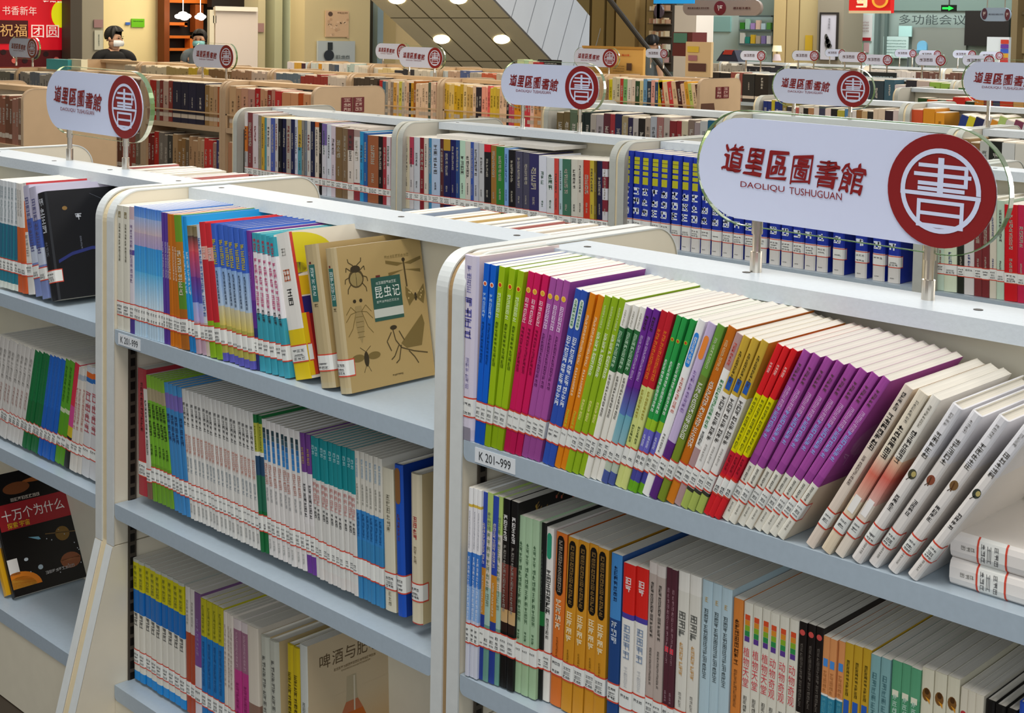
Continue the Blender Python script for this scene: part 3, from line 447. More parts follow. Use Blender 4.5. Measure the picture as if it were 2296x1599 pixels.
STAIR = {'bl': [-10.9145, 10.3044, 1.133], 'br': [-10.0475, 11.1652, 1.1533], 'tl': [-10.6242, 9.0263, 1.8137], 'tr': [-9.757, 9.8874, 1.8339]}
SPOTS = [[-10.5839, 9.9673, 1.427], [-10.1346, 10.4134, 1.4375], [-10.4297, 9.2, 1.8266], [-9.9917, 9.6348, 1.8368]]
JOINTS = [-0.3631, 0.255, 0.9204]
RAILPTS = [[-10.0155, 11.967, 1.9401], [-9.6572, 12.274, 1.3576]]
PEOPLE = {'p1': [-12.2142, 7.071, 1.4859], 'p1s': [-10.7977, 6.2035, 1.3057], 'p2': [-13.6671, 9.0138, 1.4618], 'p3': [-10.8629, 13.91, 1.482]}


# ------------------------------------------------------------------ helpers


def lin(h):
    h = h.lstrip('#')
    o = []
    for i in (0, 2, 4):
        c = int(h[i:i + 2], 16) / 255
        o.append(c / 12.92 if c <= 0.04045 else ((c + 0.055) / 1.055) ** 2.4)
    return (o[0], o[1], o[2], 1.0)


class MB:
    """collects faces with a colour each; build() links them as ONE mesh object"""

    def __init__(s):
        s.v, s.f, s.c = [], [], []

    def face(s, pts, col=(1, 1, 1, 1)):
        n = len(s.v)
        s.v += [tuple(p) for p in pts]
        s.f.append(tuple(range(n, n + len(pts))))
        s.c.append(col)

    def box(s, x0, y0, z0, x1, y1, z1, col=(1, 1, 1, 1)):
        P = [(x0, y0, z0), (x1, y0, z0), (x1, y1, z0), (x0, y1, z0), (x0, y0, z1), (x1, y0, z1), (x1, y1, z1), (x0, y1, z1)]
        n = len(s.v)
        s.v += P
        for q in ((0, 3, 2, 1), (4, 5, 6, 7), (0, 1, 5, 4), (1, 2, 6, 5), (2, 3, 7, 6), (3, 0, 4, 7)):
            s.f.append(tuple(n + i for i in q))
            s.c.append(col)

    def prism(s, poly, axis, a, b, col=(1, 1, 1, 1), rim=None):
        """poly: 2-D outline; axis 'x' -> (y,z), 'y' -> (x,z), 'z' -> (x,y)"""
        def P(u, v, t):
            return (t, u, v) if axis == 'x' else ((u, t, v) if axis == 'y' else (u, v, t))
        n = len(s.v)
        k = len(poly)
        s.v += [P(u, v, a) for u, v in poly] + [P(u, v, b) for u, v in poly]
        s.f.append(tuple(range(n, n + k)))
        s.c.append(col)
        s.f.append(tuple(range(n + 2 * k - 1, n + k - 1, -1)))
        s.c.append(col)
        for i in range(k):
            j = (i + 1) % k
            s.f.append((n + i, n + j, n + k + j, n + k + i))
            s.c.append(rim or col)

    def tube(s, pts, r, n=10, col=(1, 1, 1, 1)):
        for a, b in zip(pts, pts[1:]):
            a, b = Vector(a), Vector(b)
            d = (b - a).normalized()
            u = d.cross(Vector((0.3, 0.2, 1)) if abs(d.z) < .9 else Vector((1, 0, 0))).normalized()
            v = d.cross(u)
            A = [a + r * (u * math.cos(6.28319 * i / n) + v * math.sin(6.28319 * i / n)) for i in range(n)]
            B = [p + (b - a) for p in A]
            for i in range(n):
                j = (i + 1) % n
                s.face((A[i], A[j], B[j], B[i]), col)
            s.face(A[::-1], col)
            s.face(B, col)

    def ball(s, c, rx, ry, rz, col=(1, 1, 1, 1), n=12, m=8):
        for i in range(m):
            for j in range(n):
                q = []
                for (a, b) in ((i, j), (i, j + 1), (i + 1, j + 1), (i + 1, j)):
                    th, ph = math.pi * a / m, 2 * math.pi * b / n
                    q.append((c[0] + rx * math.sin(th) * math.cos(ph), c[1] + ry * math.sin(th) * math.sin(ph), c[2] + rz * math.cos(th)))
                if i == 0:
                    q = [q[0], q[2], q[3]]
                elif i == m - 1:
                    q = [q[0], q[1], q[2]]
                s.face(q, col)

    def add(s, o, M):
        n = len(s.v)
        s.v += [tuple(M @ Vector(p)) for p in o.v]
        s.f += [tuple(n + i for i in f) for f in o.f]
        s.c += o.c

    def mesh(s, name, mat, org=(0, 0, 0), smooth=False):
        me = bpy.data.meshes.new(name)
        ox, oy, oz = org
        me.from_pydata([(x - ox, y - oy, z - oz) for x, y, z in s.v], [], s.f)
        if mat.get('uses_col'):
            at = me.color_attributes.new('Col', 'FLOAT_COLOR', 'CORNER')
            buf = []
            for f, c in zip(s.f, s.c):
                if isinstance(c[0], tuple):
                    for q in c:
                        buf += q
                else:
                    buf += list(c) * len(f)
            at.data.foreach_set('color', buf)
        me.materials.append(mat)
        if smooth:
            me.polygons.foreach_set('use_smooth', [True] * len(me.polygons))
        return me

    def build(s, name, mat, parent=None, org=(0, 0, 0), smooth=False):
        o = bpy.data.objects.new(name, s.mesh(name, mat, org, smooth))
        C.objects.link(o)
        if parent is not None:
            o.parent = parent
        return o


def tag(o, label, cat, group=None, kind=None):
    o['label'] = label
    o['category'] = cat
    if group:
        o['group'] = group
    if kind:
        o['kind'] = kind
    return o


def empty(name, loc):
    o = bpy.data.objects.new(name, None)
    o.location = loc
    o.empty_display_size = 0.1
    C.objects.link(o)
    return o


def struct(o):
    o['kind'] = 'structure'
    return o


_gl = {}


def glyphs(txt):
    """flat outline faces of a string, 1 unit high, as (verts2d, faces, width)"""
    if txt in _gl:
        return _gl[txt]
    cu = bpy.data.curves.new('txt', 'FONT')
    cu.body = txt
    cu.size = 1.0
    cu.resolution_u = 3
    ob = bpy.data.objects.new('txt', cu)
    C.objects.link(ob)
    dg = bpy.context.evaluated_depsgraph_get()
    dg.update()
    ev = ob.evaluated_get(dg)
    me = ev.to_mesh()
    V = [(v.co.x, v.co.y) for v in me.vertices]
    F = [tuple(p.vertices) for p in me.polygons]
    ev.to_mesh_clear()
    bpy.data.objects.remove(ob)
    bpy.data.curves.remove(cu)
    if V:
        x0 = min(p[0] for p in V)
        x1 = max(p[0] for p in V)
        y0 = min(p[1] for p in V)
        y1 = max(p[1] for p in V)
    else:
        x0 = x1 = y0 = y1 = 0
    _gl[txt] = (V, F, (x0, y0, x1, y1))
    return _gl[txt]


def put_text(mb, txt, f, x0, y0, x1, y1, col):
    """fits a string's outlines into the rectangle; f maps (u, v) to a point"""
    V, F, (a, b, c, d) = glyphs(txt)
    if not V:
        return
    sx, sy = (x1 - x0) / (c - a), (y1 - y0) / (d - b)
    for q in F:
        mb.face([f(x0 + (V[i][0] - a) * sx, y0 + (V[i][1] - b) * sy) for i in q], col)


def marks(mb, f, x0, y0, x1, y1, col, rng, n=1, dense=1.0):
    """unreadable small print: n square clusters of strokes along the longer side"""
    W, Hh = x1 - x0, y1 - y0
    for i in range(n):
        if Hh > W:
            g = Hh / n
            cx, cy = (x0 + x1) / 2, y1 - g * (i + .5)
        else:
            g = W / n
            cx, cy = x0 + g * (i + .5), (y0 + y1) / 2
        hx, hy = min(W, g * .86) / 2, min(Hh, g * .86) / 2
        t = min(hx, hy) * .135 * dense
        R = [(-hx * .9, hy * .35 - t, hx * .7, hy * .35 + t), (-hx, hy * .8 - t, hx, hy * .8 + t), (-hx * .8, -t, hx * .8, t), (-hx, -hy * .85 - t, hx, -hy * .85 + t)]
        vx = rng.uniform(-.6, .6) * hx
        R.append((vx - t, -hy * .9, vx + t, hy * .9))
        if rng.random() < .6:
            R.append((-hx * .9, -hy * .8, -hx * .9 + 2 * t, hy * .5))
        if rng.random() < .5:
            R.append((hx * .7, -hy * .8, hx * .7 + 2 * t, hy * .8))
        if rng.random() < .5:
            R.append((-hx * .2 - t, -hy * .2, -hx * .2 + t, hy * .95))
        R.pop(rng.randrange(4))
        for a, b, c, d in R:
            mb.face([f(cx + a, cy + b), f(cx + c, cy + b), f(cx + c, cy + d), f(cx + a, cy + d)], col)


# ------------------------------------------------------------------ materials
def principled(name):
    m = bpy.data.materials.new(name)
    m.use_nodes = True
    return m, m.node_tree, m.node_tree.nodes['Principled BSDF']


def mat(name, hexcol, rough=.5, metal=0., spec=.4, emit=0., bump=0., bscale=60., vary=.06):
    m, nt, b = principled(name)
    N = nt.nodes
    no = N.new('ShaderNodeTexNoise')
    no.inputs['Scale'].default_value = bscale
    tc = N.new('ShaderNodeTexCoord')
    nt.links.new(tc.outputs['Object'], no.inputs['Vector'])
    mx = N.new('ShaderNodeMix')
    mx.data_type = 'RGBA'
    c = lin(hexcol)
    mx.inputs[6].default_value = tuple(v * (1 - vary) for v in c[:3]) + (1,)
    mx.inputs[7].default_value = tuple(min(1, v * (1 + vary)) for v in c[:3]) + (1,)
    nt.links.new(no.outputs['Fac'], mx.inputs[0])
    nt.links.new(mx.outputs[2], b.inputs['Base Color'])
    b.inputs['Roughness'].default_value = rough
    b.inputs['Metallic'].default_value = metal
    b.inputs['Specular IOR Level'].default_value = spec
    if emit:
        nt.links.new(mx.outputs[2], b.inputs['Emission Color'])
        b.inputs['Emission Strength'].default_value = emit
    if bump:
        bp = N.new('ShaderNodeBump')
        bp.inputs['Strength'].default_value = bump
        bp.inputs['Distance'].default_value = .002
        nt.links.new(no.outputs['Fac'], bp.inputs['Height'])
        nt.links.new(bp.outputs[0], b.inputs['Normal'])
    return m


def print_mat(name, rough=.42, spec=.35, emit=0.):
    m, nt, b = principled(name)
    a = nt.nodes.new('ShaderNodeAttribute')
    a.attribute_name = 'Col'
    nt.links.new(a.outputs['Color'], b.inputs['Base Color'])
    b.inputs['Roughness'].default_value = rough
    b.inputs['Specular IOR Level'].default_value = spec
    if emit:
        nt.links.new(a.outputs['Color'], b.inputs['Emission Color'])
        b.inputs['Emission Strength'].default_value = emit
    m['uses_col'] = 1
    return m


def paper_mat(name, hexcol):
    m, nt, b = principled(name)
    N = nt.nodes
    tc = N.new('ShaderNodeTexCoord')
    mp = N.new('ShaderNodeMapping')
    mp.inputs['Scale'].default_value = (900, 6, 6)
    no = N.new('ShaderNodeTexNoise')
    no.inputs['Scale'].default_value = 1.0
    no.inputs['Detail'].default_value = 3
    nt.links.new(tc.outputs['Object'], mp.inputs['Vector'])
    nt.links.new(mp.outputs[0], no.inputs['Vector'])
    mx = N.new('ShaderNodeMix')
    mx.data_type = 'RGBA'
    c = lin(hexcol)
    mx.inputs[6].default_value = tuple(v * .72 for v in c[:3]) + (1,)
    mx.inputs[7].default_value = tuple(min(1, v * 1.1) for v in c[:3]) + (1,)
    nt.links.new(no.outputs['Fac'], mx.inputs[0])
    nt.links.new(mx.outputs[2], b.inputs['Base Color'])
    b.inputs['Roughness'].default_value = .8
    b.inputs['Specular IOR Level'].default_value = .1
    return m


M_EDGE = mat('panel_edge_laminate', '#d3d6d3', .42)
M_FACE = mat('panel_face_laminate', '#e6dcc6', .5, bscale=14)
M_TRIM = mat('panel_joint_strip', '#dccba6', .5)
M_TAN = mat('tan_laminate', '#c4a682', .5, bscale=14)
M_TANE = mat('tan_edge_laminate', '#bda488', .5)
M_PLAIN = mat('shade_grey_laminate', '#bdb8ab', .5, bscale=14)  # second row's shade put into the grey; right-hand far rows use it too
M_TRIMB = mat('brown_joint_strip', '#a5875e', .5)
M_SHELF = mat('shelf_steel', '#a9b7c2', .33, .0, .5, bscale=120)
M_RAIL = mat('top_rail_steel', '#c2cad0', .4, bscale=160, bump=.15)
M_BACK = mat('back_panel_board', '#e0d8c2', .6, bscale=20)
M_SLOT = mat('slotted_upright_steel', '#2a241c', .5)
M_PRINT = print_mat('printed_cover')
M_GLOSS = print_mat('printed_gloss', .25, .5)
M_PAPER = paper_mat('page_edges', '#efe9dc')
M_LABEL = print_mat('label_paper', .5, .3)
M_SIGNW = print_mat('sign_print', .3, .4)
M_CHROME = mat('sign_post_metal', '#d8cfc2', .22, 1.0)
M_MISC = print_mat('painted_board', .55, .3)
M_LIT = print_mat('backlit_print', .4, .3, .35)
M_LAMP = print_mat('lamp_glow', .4, .3, 9.0)
m, nt, b = principled('clear_acrylic')
b.inputs['Base Color'].default_value = (.96, .99, .97, 1)
b.inputs['Roughness'].default_value = .02
b.inputs['Transmission Weight'].default_value = 1.0
b.inputs['IOR'].default_value = 1.12
M_ACR = m
M_ACREDGE = mat('acrylic_edge', '#6d9656', .15, 0, .8)
M_ACREDGE.node_tree.nodes['Principled BSDF'].inputs['Transmission Weight'].default_value = .55
M_FLOOR = mat('floor_vinyl', '#33291f', .4, bscale=8)
M_GEDGE = mat('shade_grey_edge', '#b4b6ae', .45)  # edge band of those panels, shade likewise put into its grey
M_WALL = mat('wall_paint', '#f0dfa6', .7, bscale=3, vary=.03)
M_WALLG = mat('wall_glass_room', '#9fb0a6', .35, bscale=3)
M_SOFF = mat('soffit_panel', '#ece3c0', .55, bscale=4, vary=.03)
M_CLAD = mat('stair_cladding', '#c3cad4', .5, bscale=4, vary=.03)
M_SKIN = mat('skin', '#d9ab8c', .55)
M_HAIR = mat('hair', '#151210', .6)
M_SHIRT = mat('shirt', '#121214', .8)
M_MASK = mat('mask_cloth', '#e6eaec', .7)
M_MASKB = mat('mask_cloth_blue', '#8fd0d6', .7)
M_TROUS = mat('trouser_cloth', '#23252e', .8)
M_GREY = mat('jacket_cloth', '#6f7a80', .8)

# ------------------------------------------------------------------ setting
f = MB()
f.box(-16, -3, -.05, 6, 18, 0)
struct(f.build('floor', M_FLOOR))


def bx(mb, key, col, grow=0):
    a = BG[key]
    mb.box(*a, lin(col))
    return a


def wallbox(name, a, m):
    q = MB()
    q.box(*a)
    return struct(q.build(name, m))


wallbox('wall_left', (-15.2, -3, 0, -15.0, 17.2, 3.2), M_WALL)
wallbox('wall_right', (-15, 17.0, 0, 4, 17.2, 3.2), M_WALLG)

# ------------------------------------------------------------------ bookcases
PT = .025   # end panel thickness


def arc(cx, cy, r, a0, a1, n=12):
    return [(cx + r * math.cos(math.radians(a0 + (a1 - a0) * i / n)), cy + r * math.sin(math.radians(a0 + (a1 - a0) * i / n))) for i in range(n + 1)]


def bookcase(xl, xr, yf, label, group, shelves=(.932, .578, .205), back=True, full=True, guard=False, emblem=False, tan=False, jw=.006, jm=None, jr_w=None, grey=False):
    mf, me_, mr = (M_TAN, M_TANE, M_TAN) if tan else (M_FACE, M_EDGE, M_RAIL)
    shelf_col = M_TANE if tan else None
    if grey:
        mf, me_ = M_PLAIN, M_GEDGE
    D = .517
    jr_ = jw if jr_w is None else jr_w
    yb, zt, zs = yf + D, 1.206, .491
    yc = yf + .232
    org = ((xl + xr) / 2, yf + D / 2, 0)
    root = empty('bookcase', org)
    tag(root, label, 'bookcase', group)
    up = arc(yb - .06, zt - .06, .06, 0, 90) + arc(yf + .06, zt - .06, .06, 90, 180)
    for side in (0, 1):
        x0 = xl + jw if side == 0 else xr - jr_ - PT
        q = MB()
        q.prism(up + [(yf, zs + .001), (yb, zs + .001)], 'x', x0 + .0015, x0 + PT - .0015)
        sp = q.build('side_panel', mf, root, org)
        q = MB()   # the pale edge band round the panel
        o1 = up
        i1 = arc(yb - .06, zt - .06, .0585, 0, 90) + arc(yf + .06, zt - .06, .0585, 90, 180)
        o1 = [(yb, zs)] + o1 + [(yf, zs)]
        i1 = [(yb - .002, zs)] + i1 + [(yf + .002, zs)]
        o1 = [(y + (.001 if y > yc else -.001), z + (.001 if z > .8 else 0)) for y, z in o1]
        for k in range(len(o1) - 1):
            a, b2, c, d = o1[k], o1[k + 1], i1[k + 1], i1[k]
            q.face([(x0, *a), (x0 + PT, *a), (x0 + PT, *b2), (x0, *b2)])
            q.face([(x0, *d), (x0, *c), (x0, *b2), (x0, *a)])
            q.face([(x0 + PT, *a), (x0 + PT, *b2), (x0 + PT, *c), (x0 + PT, *d)])
        q.build('edge_band', me_, sp, org)
        q = MB()
        q.prism([(yf - .001, zs - .001), (yf - .128, 0), (yb + .128, 0), (yb + .001, zs - .001)], 'x', x0, x0 + PT)
        bp = q.build('base_panel', mf, root, org)
        for (ya, ybm, sgn) in ((yf - .001, yf - .128, -1), (yb + .001, yb + .128, 1)):
            q = MB()
            q.face([(x0, ya + .0012 * sgn, zs - .001), (x0 + PT, ya + .0012 * sgn, zs - .001), (x0 + PT, ybm + .0012 * sgn, .001), (x0, ybm + .0012 * sgn, .001)])
            q.build('edge_band', me_, bp, org)
        if full:
            q = MB()   # slotted upright on the inner face
            xi = x0 + PT + .0006 if side == 0 else x0 - .0006
            sg = 1 if side == 0 else -1
            z = .06
            q.box(min(xi, xi + .003 * sg), yf + .032, .05, max(xi, xi + .003 * sg), yf + .05, 1.12, lin('#4a4238'))
            while z < 1.1:
                q.box(min(xi, xi + .0036 * sg), yf + .036, z, max(xi, xi + .0036 * sg), yf + .046, z + .016, lin('#120e0a'))
                z += .024
            q.build('slotted_upright', M_MISC, root, org)
    # the joint strip between neighbouring bays, on the left
    q = MB()
    q.prism(arc(yb - .06, zt - .0625, .059, 0, 90) + arc(yf + .06, zt - .0625, .059, 90, 180) + [(yf + .002, .495), (yf - .124, .01), (yb + .124, .01), (yb - .002, .495)], 'x', xl - jw, xl + jw)
    q.build('joint_strip', jm or (M_TANE if tan else M_TRIM), root, org)
    xa, xb = xl + jw + PT + .001, xr - jr_ - PT - .001
    q = MB()
    q.box(xa, yc - .006, .02, xb, yc + .006, 1.178)
    q.build('back_panel', M_BACK, root, org)
    # top rail with a turned-down front
    y0, y1 = yf + .172, yf + .272
    q = MB()
    q.box(xa, y0, 1.179, xb, y1, 1.2035)
    r = q.build('top_rail', mr, root, org)
    if full:
        q = MB()
        for px in (xa + .045, xa + .34, xb - .33, xb - .045):
            q = MB()
            q.prism(arc(px, (y0 + y1) / 2, .006, 0, 340, 10), 'z', 1.2036, 1.2041)
            q.build('screw_hole', M_SLOT, r, org)
    for z in shelves:
        for fr in (0, 1) if back else (0,):
            q = MB()
            t, rr = .03, .010
            ya, yb2 = (yf + .002, yc - .008) if fr == 0 else (yc + .008, yb - .002)
            # rounded lower corners at both ends of the front lip
            pr = [(xb, z), (xa, z)] + arc(xa + rr, z - t + rr, rr, 180, 270, 4) + arc(xb - rr, z - t + rr, rr, 270, 360, 4)
            if fr == 0:
                q.prism(pr, 'y', ya, ya + .004)
                q.box(xa, ya + .004, z - .022, xb, yb2, z)
            else:
                q.prism(pr, 'y', yb2 - .004, yb2)
                q.box(xa, ya, z - .022, xb, yb2 - .004, z)
            s = q.build('shelf_board', shelf_col or M_SHELF, root, org)
            root['s%d_%d' % (int(z * 1000), fr)] = s.name
    q = MB()
    q.box(xa, yf + .004, 0.002, xb, yf + .018, min(shelves) - .032)
    q.build('kick_panel', M_BACK, root, org)
    if guard:
        q = MB()
        for z in shelves[:1]:
            q.box(xa, yf + .001, z + .075, xb, yf + .007, z + .083)
            q.box(xa, yf + .001, z, xa + .012, yf + .007, z + .083)
        q.build('guard_rail', mat('guard_rail_wood', '#c8ab88', .5), root, org)
    if emblem:
        xs = xr - jr_ + .0002
        for k in (0, 1):
            q = MB()
            ya = yf + .195 + k * .085
            q.box(xs, ya, 1.06, xs + .003, ya + .078, 1.145, lin('#6a2226'))
            rng = random.Random(5 + k)
            for rr2 in range(3):
                fz = 1.13 - rr2 * .026
                marks(q, lambda u, v: (xs + .0036, u, v), ya + .012, fz - .0095, ya + .064, fz + .0095, lin('#d8b9a8'), rng, 2 if rr2 else 1)
            q.build('class_plate', M_LABEL, root, org)
    return root, org


BC = {}
front = 'bookcases of the front row'
BC['Q'] = bookcase(-3.468, -2.468, 1.408, 'front bookcase bay holding the black book and the planet book', front, jr_w=.0095)
BC['L'] = bookcase(-2.468, -1.468, 1.408, 'front bookcase bay holding the tan insect book and the beer book', front, jw=.0095, jr_w=.005)
BC['R'] = bookcase(-1.468, -.395, 1.408, 'front bookcase bay under the big sign, with leaning purple books', front, shelves=(.932, .575, .205), jw=.005, jm=M_TRIMB)
sec = 'bookcases of the second row'
for i, t in enumerate(('bookcase bay of the second rack, filled with navy and brown books', 'bookcase bay of the second rack, with green, indigo and white books', 'bookcase bay of the second rack, full of blue reference volumes', 'bookcase bay of the second rack, with a wide red volume')):
    bookcase(-4.64 + i, -3.64 + i, 3.22, t, sec, shelves=(.904, .56, .2), grey=True, jw=.004)
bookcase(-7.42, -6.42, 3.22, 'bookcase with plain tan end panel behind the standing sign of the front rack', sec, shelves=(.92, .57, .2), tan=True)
far3 = 'bookcases of the third row'
for i, t in enumerate(('third-row bookcase bay with tan bound volumes beside a plated end panel', 'third-row bookcase bay with a navy block of volumes', 'third-row bookcase bay half hidden by a green-edged sign', 'third-row bookcase bay with grey books under the red banner')):
    x = -6.0 - .88 * i
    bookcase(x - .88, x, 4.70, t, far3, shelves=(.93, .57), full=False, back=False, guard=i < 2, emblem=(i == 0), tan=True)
for i, t in enumerate(('third-row bookcase bay behind the second sign', 'third-row bookcase bay behind the big sign', 'third-row bookcase bay with a yellow-and-black spine')):
    bookcase(-4.3 + i, -3.3 + i, 4.70, t, far3, shelves=(.93, .57), full=False, back=False, grey=True)
far4 = 'bookcases of the fourth row'
for i, t in enumerate(('fourth-row bookcase bay with yellow and pink books', 'fourth-row bookcase bay with beige and amber books behind the plated panel', 'fourth-row bookcase bay under the framed picture', 'fourth-row bookcase bay under the white board', 'fourth-row bookcase bay in front of the person in black', 'fourth-row bookcase bay at the far end of its row')):
    x = -5.75 - .95 * i
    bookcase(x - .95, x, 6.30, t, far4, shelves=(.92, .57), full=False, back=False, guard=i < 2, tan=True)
for i, t in enumerate(('fourth-row bookcase bay with wire guard and blue volumes', 'fourth-row bookcase bay with slanting colourful books')):
    bookcase(-4.22 + .88 * i, -3.34 + .88 * i + .1 * i, 6.30, t, far4, shelves=(.92, .57), full=False, back=False, guard=i == 0, grey=True)
far5 = 'bookcases of the fifth row'
for i, t in enumerate(('fifth-row bookcase bay with plated end panel and slanting orange books', 'fifth-row bookcase bay below the stair soffit', 'fifth-row bookcase bay with dull green books', 'fifth-row bookcase bay with pale books', 'fifth-row bookcase bay with white books in front of the picture')):
    x = -5.92 - .92 * i
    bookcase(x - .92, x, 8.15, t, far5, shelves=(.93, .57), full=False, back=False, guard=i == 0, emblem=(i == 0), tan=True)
bookcase(-4.4, -3.4, 8.15, 'fifth-row bookcase bay with red and green books', far5, shelves=(.92, .57), full=False, back=False, grey=True)
for i, t in enumerate(('sixth-row display bay with dark covers', 'sixth-row display bay with the black name board', 'sixth-row display bay with magazines')):
    bookcase(-6.9 + i, -5.9 + i, 10.0, t, 'display bays of the sixth row', shelves=(.95, .6), full=False, back=False, grey=True)
for i, t in enumerate(('low bookcase in front of the white column', 'low bookcase in front of the tan pillars', 'low bookcase before the grey pillar poster', 'low bookcase before the dark screen')):
    bookcase(-9.7 + .95 * i, -8.75 + .95 * i, 13.7, t, 'bookcases along the glass room', shelves=(.93, .57), full=False, back=False)

# the class label on the edge of a shelf
for key, x in (('R', -1.412), ('L', -2.418)):
    root, org = BC[key]
    s = bpy.data.objects[root['s932_0']]
    q = MB()
    x0, y = x - org[0], 1.408 + .0012 - org[1]
    q.box(x0, y, .905, x0 + .082, y + .0006, .927, lin('#dfe3e6'))
    put_text(q, 'K 201~999' if key == 'R' else 'K 201-999', lambda u, v: (u, y - .0004, v), x0 + .009, .9095, x0 + .073, .9225, lin('#2a2c2e'))
    q.build('class_label', M_LABEL, s)

